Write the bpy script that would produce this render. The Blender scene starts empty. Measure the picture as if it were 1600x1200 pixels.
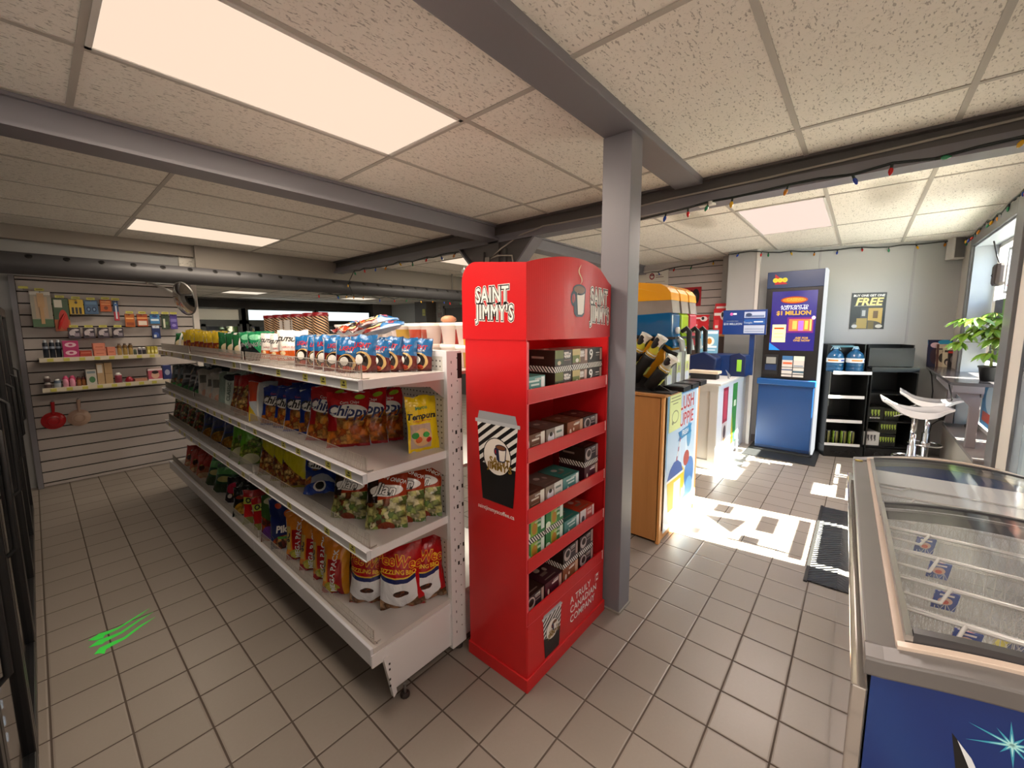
import bpy, bmesh, math, random
from mathutils import Vector, Matrix, noise
PI = math.pi
random.seed(7)
SC = bpy.context.scene
COL = SC.collection

# ------------------------------------------------------------------ camera, world, sun, lights, exposure
def aim_camera():
    r, p, y = 0.0053, -0.1175, -0.8592
    M3 = Matrix.Rotation(y, 3, 'Z') @ Matrix.Rotation(p, 3, 'X') @ Matrix.Rotation(r, 3, 'Y')
    right, fwd, up = M3.col[0], M3.col[1], M3.col[2]
    cd = bpy.data.cameras.new('camera')
    cd.sensor_fit = 'HORIZONTAL'; cd.sensor_width = 36
    cd.lens = 639.4 / 1600 * 36
    cd.shift_x = 5.04 / 1600; cd.shift_y = -12.82 / 1600
    cd.clip_start = 0.02; cd.clip_end = 200
    co = bpy.data.objects.new('camera', cd); COL.objects.link(co)
    m = Matrix.Identity(4)
    for i in range(3):
        m[i][0] = right[i]; m[i][1] = up[i]; m[i][2] = -fwd[i]
    m[0][3], m[1][3], m[2][3] = 0.0, 0.0, 1.5576
    co.matrix_world = m
    SC.camera = co
aim_camera()
SC.view_settings.view_transform = 'Standard'
SC.view_settings.look = 'None'
SC.view_settings.gamma = 1
SC.view_settings.use_curve_mapping = False
SC.view_settings.exposure = 1.27

W = bpy.data.worlds.new('sky'); SC.world = W; W.use_nodes = True
wn = W.node_tree.nodes; wl = W.node_tree.links
sky = wn.new('ShaderNodeTexSky'); sky.sky_type = 'NISHITA'
sky.sun_disc = False; sky.sun_elevation = math.radians(44); sky.sun_rotation = math.radians(187)
wl.new(sky.outputs[0], wn['Background'].inputs[0])
wn['Background'].inputs[1].default_value = 0.85

SUN_DIR = Vector((-0.125, 1.0, -0.97))
def sun():
    ld = bpy.data.lights.new('sun', 'SUN'); ld.energy = 66.0; ld.angle = math.radians(0.5); ld.color = (1.0, 0.93, 0.80)
    o = bpy.data.objects.new('sun', ld); COL.objects.link(o)
    o.rotation_euler = SUN_DIR.to_track_quat('-Z', 'Y').to_euler(); o.location = (5, -8, 8)
sun()

LK = 1.25          # lamp level
H = 2.53          # ceiling height
HL = 2.19         # low ceiling at the back
# ceiling panels: x0, x1, y0, y1, z, watts, colour
PANELS = [
    (0.21, 1.42, 1.50, 2.11, H, 13, (1, .84, .68)),
    (0.68, 1.90, 4.90, 5.50, H, 6.5, (1, .86, .68)),
    (4.00, 5.22, 0.29, 0.90, H, 18, (1, .84, .76)),
    (4.00, 5.22, 4.20, 4.81, H, 18, (1, .88, .70)),
    (2.20, 2.80, 7.95, 8.55, HL, 6, (1, .95, .80)),
    (4.35, 4.95, 7.95, 8.55, HL, 6, (1, .95, .80)),
    (-1.90, -1.29, 0.2, 1.4, H, 75, (1, .90, .80)),  # added fill panel behind the viewer, brightens shelf fronts and stand side
    (0.16, 1.36, -.86, -.28, H, 5, (1, .90, .82)),  # added fill panel out of view, lifts the freezer and stand header
]
def panel_lamps():
    for i, (x0, x1, y0, y1, z, w, c) in enumerate(PANELS):
        ld = bpy.data.lights.new('panel_lamp', 'AREA'); ld.shape = 'RECTANGLE'
        ld.size = x1 - x0 - .04; ld.size_y = y1 - y0 - .04; ld.energy = w * LK; ld.color = c
        o = bpy.data.objects.new('panel_lamp', ld); COL.objects.link(o)
        o.location = ((x0 + x1) / 2, (y0 + y1) / 2, z - .012)
panel_lamps()

# ------------------------------------------------------------------ materials
def lin(h):
    h = h.lstrip('#')
    v = [int(h[i:i + 2], 16) / 255 for i in (0, 2, 4)]
    return tuple((c / 12.92 if c <= .04045 else ((c + .055) / 1.055) ** 2.4) for c in v) + (1.0,)
MT = {}
class N:
    """small node writer"""
    def __init__(s, name):
        s.m = bpy.data.materials.new(name); s.m.use_nodes = True
        s.t = s.m.node_tree; s.b = s.t.nodes['Principled BSDF']
    def put(s, sock, v):
        if hasattr(v, 'is_output') or isinstance(v, bpy.types.NodeSocket): s.t.links.new(v, sock)
        else: sock.default_value = v
    def n(s, typ, *a, **k):
        nd = s.t.nodes.new('ShaderNode' + typ)
        for kk, v in k.items():
            if kk.startswith('i_'): s.put(nd.inputs[kk[2:].replace('_', ' ')], v)
            else: setattr(nd, kk, v)
        for i, v in enumerate(a):
            if v is not None: s.put(nd.inputs[i], v)
        return nd
    def ma(s, op, a, b=0.0, c=None):
        nd = s.t.nodes.new('ShaderNodeMath'); nd.operation = op
        s.put(nd.inputs[0], a); s.put(nd.inputs[1], b)
        if c is not None: s.put(nd.inputs[2], c)
        return nd.outputs[0]
    def mix(s, f, a, b):
        nd = s.t.nodes.new('ShaderNodeMix'); nd.data_type = 'RGBA'
        s.put(nd.inputs[0], f); s.put(nd.inputs[6], a); s.put(nd.inputs[7], b)
        return nd.outputs[2]
    def ramp(s, f, stops, interp='LINEAR'):
        nd = s.t.nodes.new('ShaderNodeValToRGB'); cr = nd.color_ramp; cr.interpolation = interp
        while len(cr.elements) < len(stops): cr.elements.new(.5)
        for e, (p, c) in zip(cr.elements, stops): e.position = p; e.color = c
        s.put(nd.inputs[0], f); return nd.outputs[0]
    def bump(s, h, strength, dist):
        nd = s.n('Bump', i_Strength=strength, i_Distance=dist, i_Height=h)
        s.t.links.new(nd.outputs[0], s.b.inputs['Normal'])
    def sep(s, v):
        nd = s.n('SeparateXYZ', v); return nd.outputs[0], nd.outputs[1], nd.outputs[2]
    def set(s, **k):
        for kk, v in k.items(): s.put(s.b.inputs[kk.replace('_', ' ')], v)
def mt(name, hexc=None, rough=.5, metal=0.0, **k):
    if name in MT: return MT[name]
    q = N(name); q.set(Base_Color=lin(hexc), Roughness=rough, Metallic=metal)
    for kk, v in k.items(): q.put(q.b.inputs[kk.replace('_', ' ')], v)
    if 'Emission_Color' in k: pass
    MT[name] = q.m; return q.m
def emis(name, hexc, strength):
    if name in MT: return MT[name]
    q = N(name); q.set(Base_Color=(0, 0, 0, 1), Roughness=.6, Emission_Color=lin(hexc), Emission_Strength=strength * .61)
    MT[name] = q.m; return q.m
def noisy(name, c1, c2, scale=8, rough=.5, bump=0, bscale=60, metal=0, det=4):
    if name in MT: return MT[name]
    q = N(name); tc = q.n('TexCoord')
    nz = q.n('TexNoise', tc.outputs['Object'], i_Scale=scale, i_Detail=det)
    q.set(Base_Color=q.mix(nz.outputs[0], lin(c1), lin(c2)), Roughness=rough, Metallic=metal)
    if bump:
        n2 = q.n('TexNoise', tc.outputs['Object'], i_Scale=bscale, i_Detail=3)
        q.bump(n2.outputs[0], bump, .002)
    MT[name] = q.m; return q.m
def prn(name, base, layers, rough=.35, wrinkle=0, emit=0, asp=1.0):
    """printed surface: layers drawn over the base colour in the part's own UV square"""
    if name in MT: return MT[name]
    q = N(name); uv = q.n('UVMap'); U, V, _ = q.sep(uv.outputs[0])
    def colr(c):
        if isinstance(c, str): return lin(c)
        sc, cs = c[1], c[2:]
        mp = q.n('Mapping', uv.outputs[0], i_Scale=(sc * asp, sc, 1))
        ds = q.n('TexNoise', mp.outputs[0], i_Scale=1.3, i_Detail=2)
        ad = q.n('VectorMath', mp.outputs[0], ds.outputs[1], operation='ADD')
        vo = q.n('TexVoronoi', ad.outputs[0], i_Scale=1.0, distance='CHEBYCHEV')
        sx = q.n('SeparateColor', vo.outputs['Color'])
        k = len(cs)
        st = [(min(.999, i / k), lin(x)) for i, x in enumerate(cs)]
        cc = q.ramp(sx.outputs[0], st, 'CONSTANT')
        dk = q.ma('MULTIPLY', q.ma('POWER', vo.outputs['Distance'], 1.6), 1.9)
        return q.mix(q.ma('MINIMUM', dk, .75), cc, lin('#1e0c04'))
    cur = colr(base)
    def rect(u0, u1, v0, v1):
        a = q.ma('MULTIPLY', q.ma('GREATER_THAN', U, u0), q.ma('LESS_THAN', U, u1))
        b = q.ma('MULTIPLY', q.ma('GREATER_THAN', V, v0), q.ma('LESS_THAN', V, v1))
        return q.ma('MULTIPLY', a, b)
    for L in layers:
        k = L[0]
        if k == 'r': m = rect(*L[1:5]); c = L[5]
        elif k == 'e':
            du = q.ma('DIVIDE', q.ma('SUBTRACT', U, L[1]), L[3]); dv = q.ma('DIVIDE', q.ma('SUBTRACT', V, L[2]), L[4])
            m = q.ma('LESS_THAN', q.ma('ADD', q.ma('MULTIPLY', du, du), q.ma('MULTIPLY', dv, dv)), 1.0); c = L[5]
        elif k == 's': m = q.ma('LESS_THAN', V, q.ma('MULTIPLY_ADD', U, L[1], L[2])); c = L[3]
        elif k == 'p':   # parabola edge: v < a + b*(u-.5)^2
            du = q.ma('SUBTRACT', U, .5)
            m = q.ma('LESS_THAN', V, q.ma('MULTIPLY_ADD', q.ma('MULTIPLY', du, du), L[2], L[1])); c = L[3]
        elif k == 'd':   # diagonal stripes in a rectangle
            fr = q.ma('FRACT', q.ma('MULTIPLY', q.ma('MULTIPLY_ADD', V, L[7], U), L[5]))
            m = q.ma('MULTIPLY', rect(*L[1:5]), q.ma('LESS_THAN', fr, L[6])); c = L[8]
        cur = q.mix(m, cur, colr(c))
    q.set(Base_Color=cur, Roughness=rough)
    if emit: q.set(Emission_Color=cur, Emission_Strength=emit * .61)
    if wrinkle:
        tc = q.n('TexCoord')
        mp = q.n('Mapping', tc.outputs['Object'], i_Scale=(14, 14, 9))
        nz = q.n('TexNoise', mp.outputs[0], i_Scale=1.0, i_Detail=3, i_Roughness=.55, i_Distortion=.9)
        q.bump(nz.outputs[0], wrinkle, .02)
    MT[name] = q.m; return q.m

# ------------------------------------------------------------------ mesh writer
_TXT = {}
def text_geo(s, size=1.0, fat=0.0, align='CENTER', shear=0.0, space=1.0):
    key = (s, size, fat, align, shear, space)
    if key in _TXT: return _TXT[key]
    cu = bpy.data.curves.new('t', 'FONT'); cu.body = s; cu.size = size; cu.offset = fat * size
    cu.align_x = align; cu.align_y = 'CENTER'; cu.shear = shear; cu.resolution_u = 2; cu.fill_mode = 'FRONT'; cu.space_character = space
    ob = bpy.data.objects.new('t', cu); COL.objects.link(ob)
    me = bpy.data.meshes.new_from_object(ob)
    vs = [(v.co.x, v.co.y) for v in me.vertices]; fs = [tuple(p.vertices) for p in me.polygons]
    if me.polygons and me.polygons[0].normal.z < 0: fs = [f[::-1] for f in fs]
    bpy.data.objects.remove(ob); bpy.data.curves.remove(cu); bpy.data.meshes.remove(me)
    _TXT[key] = (vs, fs); return vs, fs

class M:
    def __init__(s): s.v = []; s.f = []; s.mi = []; s.sm = []; s.uv = []; s.mats = []
    def k(s, mat):
        if mat not in s.mats: s.mats.append(mat)
        return s.mats.index(mat)
    def face(s, idx, mat, smooth=False, uv=None):
        s.f.append(tuple(idx)); s.mi.append(s.k(mat)); s.sm.append(smooth)
        s.uv.append(uv or [(0, 0)] * len(idx))
    def quad(s, a, b, c, d, mat, uv=((0, 0), (1, 0), (1, 1), (0, 1)), smooth=False):
        n = len(s.v); s.v += [tuple(a), tuple(b), tuple(c), tuple(d)]
        s.face((n, n + 1, n + 2, n + 3), mat, smooth, list(uv)); return s
    def box(s, x0, x1, y0, y1, z0, z1, mat, X=None, faces=None):
        """faces: dict side -> material for '-x','+x','-y','+y','-z','+z'; X a matrix"""
        if x0 > x1: x0, x1 = x1, x0
        if y0 > y1: y0, y1 = y1, y0
        if z0 > z1: z0, z1 = z1, z0
        P = lambda x, y, z: (X @ Vector((x, y, z))) if X is not None else (x, y, z)
        F = faces or {}
        q = {'-y': ((x0, y0, z0), (x1, y0, z0), (x1, y0, z1), (x0, y0, z1)),
             '+y': ((x1, y1, z0), (x0, y1, z0), (x0, y1, z1), (x1, y1, z1)),
             '-x': ((x0, y1, z0), (x0, y0, z0), (x0, y0, z1), (x0, y1, z1)),
             '+x': ((x1, y0, z0), (x1, y1, z0), (x1, y1, z1), (x1, y0, z1)),
             '+z': ((x0, y0, z1), (x1, y0, z1), (x1, y1, z1), (x0, y1, z1)),
             '-z': ((x0, y1, z0), (x1, y1, z0), (x1, y0, z0), (x0, y0, z0))}
        n = len(s.v)
        cs = [(x0, y0, z0), (x1, y0, z0), (x1, y1, z0), (x0, y1, z0), (x0, y0, z1), (x1, y0, z1), (x1, y1, z1), (x0, y1, z1)]
        s.v += [tuple(P(*c)) for c in cs]
        for key, vs in q.items():
            m = F.get(key, mat)
            if m is None: continue
            s.face([n + cs.index(c) for c in vs], m, False, [(0, 0), (1, 0), (1, 1), (0, 1)])
        return s
    def rings(s, rings, mat, caps=True, smooth=True, closed=False, uvs=None):
        """rings: lists of points of the same length"""
        n0 = len(s.v); k = len(rings[0]); m = len(rings)
        for r in rings: s.v += [tuple(p) for p in r]
        for i in range(m - 1 + (1 if closed else 0)):
            a = n0 + i * k; b = n0 + ((i + 1) % m) * k
            for j in range(k):
                j2 = (j + 1) % k
                s.face((a + j, a + j2, b + j2, b + j), mat, smooth, [(j / k, i / max(1, m - 1)), ((j + 1) / k, i / max(1, m - 1)), ((j + 1) / k, (i + 1) / max(1, m - 1)), (j / k, (i + 1) / max(1, m - 1))])
        if caps and not closed:
            for r, rev in ((rings[0], True), (rings[-1], False)):
                n = len(s.v); s.v += [tuple(p) for p in r]
                idx = list(range(n, n + k))
                s.face(idx[::-1] if rev else idx, mat, False, None)
        return s
    def lathe(s, prof, mat, c=(0, 0, 0), n=20, X=None, caps=True, smooth=True):
        R = []
        for r, z in prof:
            ring = []
            for j in range(n):
                a = 2 * PI * j / n
                p = Vector((c[0] + r * math.cos(a), c[1] + r * math.sin(a), c[2] + z))
                ring.append(tuple(X @ p) if X is not None else tuple(p))
            R.append(ring)
        return s.rings(R, mat, caps, smooth)
    def tube(s, pts, r, mat, n=8, closed=False, caps=True):
        pts = [Vector(p) for p in pts]; R = []; m = len(pts)
        up = None
        for i in range(m):
            a = pts[i - 1] if (i > 0 or closed) else pts[i]; b = pts[(i + 1) % m] if (i < m - 1 or closed) else pts[i]
            d = (b - a).normalized()
            if up is None: up = Vector((0, 0, 1)) if abs(d.z) < .9 else Vector((1, 0, 0))
            sd = d.cross(up)
            if sd.length < 1e-4: sd = d.orthogonal()
            sd.normalize(); u2 = sd.cross(d).normalized(); up = u2
            rr = r[i] if isinstance(r, (list, tuple)) else r
            R.append([tuple(pts[i] + (sd * math.cos(2 * PI * j / n) + u2 * math.sin(2 * PI * j / n)) * rr) for j in range(n)])
        return s.rings(R, mat, caps, n > 4, closed)
    def bar(s, a, b, w, mat):
        """thin square bar"""
        return s.tube([a, b], w * .7, mat, n=4)
    def prism(s, poly, fn, d, mat, side=None, smooth=False):
        """polygon in 2D (u,v), fn(u,v,w)->3D, thickness d along w"""
        n = len(poly); a = len(s.v)
        us = [p[0] for p in poly]; vs = [p[1] for p in poly]; u0, v0 = min(us), min(vs); du = (max(us) - u0) or 1; dv = (max(vs) - v0) or 1
        s.v += [tuple(fn(u, v, 0)) for u, v in poly] + [tuple(fn(u, v, d)) for u, v in poly]
        uv = [((u - u0) / du, (v - v0) / dv) for u, v in poly]
        s.face(range(a, a + n), mat, False, uv)
        s.face(range(a + 2 * n - 1, a + n - 1, -1), side or mat, False, uv[::-1])
        for i in range(n):
            j = (i + 1) % n
            s.face((a + j, a + i, a + n + i, a + n + j), side or mat, smooth, None)
        return s
    def text(s, t, size, fn, mat, fat=0.0, align='CENTER', shear=0.0, sx=1.0, space=1.0):
        vs, fs = text_geo(t, size, fat, align, shear, space)
        n = len(s.v); s.v += [tuple(fn(x * sx, y)) for x, y in vs]
        for f in fs: s.face([n + i for i in f], mat)
        return s
    def build(s, name, parent=None, loc=None, rz=0, bevel=0, fixn=False):
        me = bpy.data.meshes.new(name); me.from_pydata(s.v, [], s.f)
        for m in s.mats: me.materials.append(m)
        me.polygons.foreach_set('material_index', s.mi)
        me.polygons.foreach_set('use_smooth', s.sm)
        ul = me.uv_layers.new(name='UVMap')
        flat = [c for u in s.uv for p in u for c in p]
        ul.data.foreach_set('uv', flat)
        me.update(); me.validate()
        if fixn:
            bm = bmesh.new(); bm.from_mesh(me); bmesh.ops.remove_doubles(bm, verts=bm.verts, dist=1e-5); bmesh.ops.recalc_face_normals(bm, faces=bm.faces); bm.to_mesh(me); bm.free()
        o = bpy.data.objects.new(name, me); COL.objects.link(o)
        if parent: o.parent = parent
        if loc: o.location = loc
        if rz: o.rotation_euler = (0, 0, rz)
        if bevel:
            md = o.modifiers.new('bevel', 'BEVEL'); md.width = bevel; md.segments = 2; md.limit_method = 'ANGLE'; md.angle_limit = math.radians(50)
        return o
    def bw(s, name, parent, **k):
        L = Vector((0, 0, 0)); q = parent
        while q: L -= q.location; q = q.parent
        return s.build(name, parent, loc=L, **k)
def tag(o, label=None, cat=None, group=None, kind=None):
    if label: o['label'] = label
    if cat: o['category'] = cat
    if group: o['group'] = group
    if kind: o['kind'] = kind
    return o
def thing(name, label, cat, loc=(0, 0, 0), rz=0, group=None):
    o = bpy.data.objects.new(name, None); COL.objects.link(o); o.empty_display_size = .1
    o.location = loc; o.rotation_euler = (0, 0, rz)
    return tag(o, label, cat, group)
def struct(name, m, label=None, **k):
    o = m.build(name, **k); o['kind'] = 'structure'
    if label: o['label'] = label
    return o
def dup(root, loc, rot=None, label=None, group=None):
    r = root.copy(); COL.objects.link(r); r.location = loc
    if rot is not None: r.rotation_euler = rot
    if label: r['label'] = label
    if group: r['group'] = group
    for ch in list(root.children):
        c = ch.copy(); COL.objects.link(c); c.parent = r
        for g in ch.children:
            d = g.copy(); COL.objects.link(d); d.parent = c
    return r
def Rz(a): return Matrix.Rotation(a, 4, 'Z')
def Rx(a): return Matrix.Rotation(a, 4, 'X')
def Ry(a): return Matrix.Rotation(a, 4, 'Y')
def Tr(x, y, z): return Matrix.Translation((x, y, z))
def arc(cx, cy, r, a0, a1, n): return [(cx + r * math.cos(a0 + (a1 - a0) * i / n), cy + r * math.sin(a0 + (a1 - a0) * i / n)) for i in range(n + 1)]
ORD = ['first', 'second', 'third', 'fourth', 'fifth', 'sixth', 'seventh', 'eighth', 'ninth', 'tenth', 'eleventh', 'twelfth', 'thirteenth', 'fourteenth']

# ------------------------------------------------------------------ the room
def floor_mat():
    q = N('floor_tile'); tc = q.n('TexCoord'); x, y, z = q.sep(tc.outputs['Object'])
    def grid(c, ph):
        t = q.ma('FRACT', q.ma('DIVIDE', q.ma('SUBTRACT', c, ph), .21))
        return q.ma('ABSOLUTE', q.ma('SUBTRACT', t, .5))
    g = q.ma('MAXIMUM', grid(x, .1166), grid(y, .1433))
    m = q.ma('GREATER_THAN', g, .484)
    soft = q.ramp(g, [(.46, (0, 0, 0, 1)), (.492, (1, 1, 1, 1))])
    cx = q.ma('FLOOR', q.ma('DIVIDE', q.ma('SUBTRACT', x, .1166), .21)); cy = q.ma('FLOOR', q.ma('DIVIDE', q.ma('SUBTRACT', y, .1433), .21))
    cb = q.n('CombineXYZ', cx, cy, 0.0); wn_ = q.n('TexWhiteNoise', cb.outputs[0])
    nz = q.n('TexNoise', tc.outputs['Object'], i_Scale=2.2, i_Detail=5)
    fine = q.n('TexNoise', tc.outputs['Object'], i_Scale=90, i_Detail=3)
    base = q.mix(q.ma('MULTIPLY_ADD', wn_.outputs[0], .35, q.ma('MULTIPLY', nz.outputs[0], .6)), lin('#81786f'), lin('#958c84'))
    base = q.mix(q.ma('MULTIPLY', fine.outputs[0], .25), base, lin('#776c62'))
    q.set(Base_Color=q.mix(m, base, lin('#4a3f36')), Roughness=q.ma('MULTIPLY_ADD', m, .4, q.ma('MULTIPLY_ADD', nz.outputs[0], .16, .30)))
    q.bump(q.ma('MULTIPLY_ADD', soft, -1.0, q.ma('MULTIPLY', fine.outputs[0], .06)), .5, .003)
    return q.m
def tile_mat():
    q = N('ceiling_tile'); tc = q.n('TexCoord')
    mp = q.n('Mapping', tc.outputs['Object'], i_Scale=(1, 1, 1))
    n1 = q.n('TexNoise', mp.outputs[0], i_Scale=70, i_Detail=2, i_Distortion=1.2)
    mp2 = q.n('Mapping', tc.outputs['Object'], i_Scale=(.55, 1.6, 1), i_Rotation=(0, 0, .5))
    n2 = q.n('TexNoise', mp2.outputs[0], i_Scale=84, i_Detail=1)
    sp = q.ramp(n2.outputs[0], [(.33, (1, 1, 1, 1)), (.37, (0, 0, 0, 1))])
    sm = q.ramp(n1.outputs[0], [(.32, (1, 1, 1, 1)), (.42, (0, 0, 0, 1))])
    big = q.n('TexNoise', tc.outputs['Object'], i_Scale=1.1, i_Detail=4)
    base = q.mix(big.outputs[0], lin('#f2ede4'), lin('#e8e2d8'))
    base = q.mix(q.ma('MULTIPLY', sm, .22), base, lin('#8d857b'))
    base = q.mix(q.ma('MULTIPLY', sp, .5), base, lin('#6e665c'))
    # two old water stains past the cross beam
    x, y, z = q.sep(tc.outputs['Object'])
    for (sx, sy, rx, ry) in ((4.1, 1.25, .45, .16), (4.2, -.05, .5, .16)):
        du = q.ma('DIVIDE', q.ma('SUBTRACT', x, sx), rx); dv = q.ma('DIVIDE', q.ma('SUBTRACT', y, sy), ry)
        r2 = q.ma('ADD', q.ma('ADD', q.ma('MULTIPLY', du, du), q.ma('MULTIPLY', dv, dv)), q.ma('MULTIPLY', q.ma('SUBTRACT', big.outputs[0], .5), 2.0))
        base = q.mix(q.ma('MULTIPLY', q.ramp(r2, [(.25, (1, 1, 1, 1)), (1, (0, 0, 0, 1))]), .42), base, lin('#80745f'))
    q.set(Base_Color=base, Roughness=.9)
    q.bump(q.ma('SUBTRACT', 1.0, q.ma('MAXIMUM', sp, q.ma('MULTIPLY', sm, .5))), .5, .003)
    return q.m
FLOOR = floor_mat(); TILE = tile_mat()
TBAR = mt('tbar', '#b3ada4', .5)
GREY = noisy('beam_grey', '#7d7b82', '#747278', 3, .42)
GREYD = noisy('beam_dark', '#5c5857', '#53504e', 3, .5)
WALLG = noisy('wall_grey', '#a9a9a8', '#a1a1a0', 2, .55, .08, 40)
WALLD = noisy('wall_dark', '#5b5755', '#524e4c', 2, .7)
SLAT = noisy('slat_panel', '#b9b0ac', '#aaa19c', 3, .45)
SLOT = mt('slot', '#2a2624', .8)
WHITE = mt('white_metal', '#dcdbdd', .35)
WHITE2 = mt('white_paint', '#d4d1cc', .45)
BLACK = mt('black_plastic', '#0d0d0f', .35)
BLACKM = mt('black_matt', '#121213', .6)
CHROME = mt('chrome', '#d8d8da', .12, 1.0)
STEEL = mt('steel', '#9b9a98', .35, 1.0)
GLASS = None
def glass_mat(name, tint='#ffffff', rough=.0, mixv=.12, gl=.03):
    if name in MT: return MT[name]
    q = N(name); t = q.t
    tr = t.nodes.new('ShaderNodeBsdfTransparent'); tr.inputs[0].default_value = lin(tint)
    gs = t.nodes.new('ShaderNodeBsdfGlossy'); gs.inputs['Roughness'].default_value = gl
    lw = t.nodes.new('ShaderNodeLayerWeight'); lw.inputs[0].default_value = .5
    mx = t.nodes.new('ShaderNodeMixShader')
    f = q.ma('MULTIPLY_ADD', q.ma('POWER', lw.outputs[1], 4.0), .8, mixv)
    t.links.new(f, mx.inputs[0]); t.links.new(tr.outputs[0], mx.inputs[1]); t.links.new(gs.outputs[0], mx.inputs[2])
    t.links.new(mx.outputs[0], t.nodes['Material Output'].inputs[0])
    MT[name] = q.m; return q.m
GLASS = glass_mat('window_glass', '#f4f8f7', mixv=.05)

XW = 6.55     # counter side wall
def wall_with(name, x0, x1, y, z0, z1, mat, th=.12, holes=()):
    pass

def room():
    m = M(); m.box(-2.7, 9.2, -1.3, 11.0, -.1, 0, FLOOR); struct('floor', m, 'grey beige square floor tiles with dark grout')
    # ceilings
    m = M(); m.box(-2.7, 3.02, -.9, 6.1, H, H + .06, TILE); m.box(3.02, 9.2, -.9, 11.0, H, H + .06, TILE)
    m.box(1.2, 3.02, 6.1, 6.2, HL, H + .06, TILE)
    struct('ceiling', m, 'white fissured drop ceiling tiles')
    m = M(); m.box(1.33, 6.6, 6.0, 10.6, HL, HL + .03, TILE); m.box(1.33, 6.6, 5.97, 6.0, HL, H, mt('bulk', '#8e867e', .7))
    m.box(-.95, 1.33, 6.02, 6.12, 2.40, H, mt('bulk2', '#948b82', .7))
    struct('ceiling_low', m, 'lower ceiling over the coolers at the back')
    # T bars
    def bars(name, xs, ys, x0, x1, y0, y1, z, w=.024):
        m = M()
        for x in xs: m.box(x - w / 2, x + w / 2, y0, y1, z - .004, z + .004, TBAR)
        for y in ys: m.box(x0, x1, y - w / 2, y + w / 2, z - .0045, z + .003, TBAR)
        struct(name, m, 'pale ceiling grid bars')
    bars('trim_1', [-2.3, -1.07, .15, 1.37, 2.59], [-.87, -.27, .32], -2.7, 3.0, -.9, .92, H)
    bars('trim_2', [-2.25, -1.02, .20, 1.43, 2.65], [1.49, 2.12, 2.70], -2.7, 3.0, .98, 2.76, H)
    bars('trim_3', [-.55, .67, 1.91], [3.1, 3.7, 4.3, 4.89, 5.51], -.9, 3.0, 2.76, 6.02, H)
    bars('trim_4', [4.0, 5.22, 6.44, 3.12], [-.27, .28, .91, 1.5, 2.1, 2.72, 3.3, 4.2, 4.82, 5.4], 3.0, 9.0, -.85, 6, H)
    bars('trim_5', [1.6, 2.2, 2.8, 3.4, 4.0, 4.35, 4.95, 5.6], [6.7, 7.33, 7.95, 8.55, 9.2, 9.8], 1.33, 6.5, 6.0, 10.3, HL, .02)
    # beams
    m = M(); m.box(-2.7, 2.98, .872, 1.05, 2.49, H + .02, GREY); struct('trim_6', m, 'grey boxed ceiling beam carried by the post', bevel=.004)
    m = M(); m.box(1.951, 2.079, .90, 1.052, 0, 2.49, GREY); m.box(1.945, 2.085, .893, 1.06, 0, .012, mt('caulk', '#8b867e', .8))
    struct('trim_7', m, 'square grey post beside the red display stand', bevel=.003)
    m = M()
    for a, b in ((-2.7, 2.98), (3.14, 6.55)):
        m.box(a, b, 2.735, 2.80, 2.40, H, GREY); m.box(a, b, 2.69, 2.86, 2.385, 2.402, GREY); m.box(a, b, 2.715, 2.83, H - .02, H, GREY)
    struct('trim_8', m, 'grey steel ceiling beam over the snack shelves')
    m = M()
    m.box(3.03, 3.07, -.8, 6.0, 2.385, H, GREYD); m.box(2.99, 3.13, -.8, 6.0, 2.365, 2.39, GREY); m.box(3.02, 3.03, -.8, 6.0, 2.39, 2.44, GREY)
    m.box(2.985, 3.12, -.8, 6.0, H - .015, H, GREYD)
    struct('trim_9', m, 'dark grey cross beam with a cable along it')
    # haunches and column where the beams cross
    m = M()
    for s in (-1, 1):
        m.prism([(0, 2.37), (.42, 2.37), (.10, 2.06), (0, 2.02)], lambda u, v, w, s=s: (3.02 + w, 2.77 + s * (u + .05), v), .09, GREYD)
        m.box(2.99, 3.13, 2.77 + s * .13, 2.77 + s * .16, 2.1, 2.3, GREYD)
        X = Tr(3.06, 2.77 + s * .33, 2.2) @ Rx(s * math.radians(46))
        m.box(-.07, .07, -.23, .23, -.012, .006, GREY, X)
    m.box(2.99, 3.13, 2.70, 2.84, 0, 2.38, GREYD)
    struct('trim_10', m, 'dark column with braces where the beams meet')
    m = M(); m.box(2.965, 2.99, 2.80, 2.86, 2.13, 2.24, mt('galv', '#8f8c86', .4, .6)); o = m.build('junction_box', bevel=.003)
    tag(o, 'small metal junction box on the dark column under the beams', 'electrical box')
    # walls
    m = M(); m.box(-.95, 1.33, 6.12, 6.2, 0, H, WALLG); m.box(1.27, 1.33, 6.05, 10.4, 0, HL, WALLG)
    struct('wall_left', m)
    m = M(); m.box(-2.72, -2.6, -.9, 6.2, 0, H, WALLG); m.box(-2.6, -.9, 6.1, 6.2, 0, H, WALLG); struct('wall_behind', m)
    m = M(); m.box(1.27, 6.6, 10.55, 10.65, 0, HL, WALLD); m.box(5.98, 6.6, 9.9, 10.55, 0, HL, WALLD); struct('wall_far', m)
    m = M(); m.box(XW, XW + .1, 1.55, 10.6, 0, H, WALLG); struct('wall_counter', m)
    # skewed back wall with corner column
    a = Vector((6.58, 1.14, 0)); b = Vector((7.02, -.86, 0))
    a = Vector((6.28, 1.06, 0))
    m = M(); d = (b - a).normalized(); nn = Vector((-d.y, d.x, 0))
    if nn.x < 0: nn = -nn
    def P(t, w, z): p = a + d * t + nn * w; return (p.x, p.y, z)
    L = (b - a).length
    m.prism([(-.04, 0), (L + .5, 0), (L + .5, H), (-.04, H)], lambda u, v, w: P(u, w, v), .1, WALLG)
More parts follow.
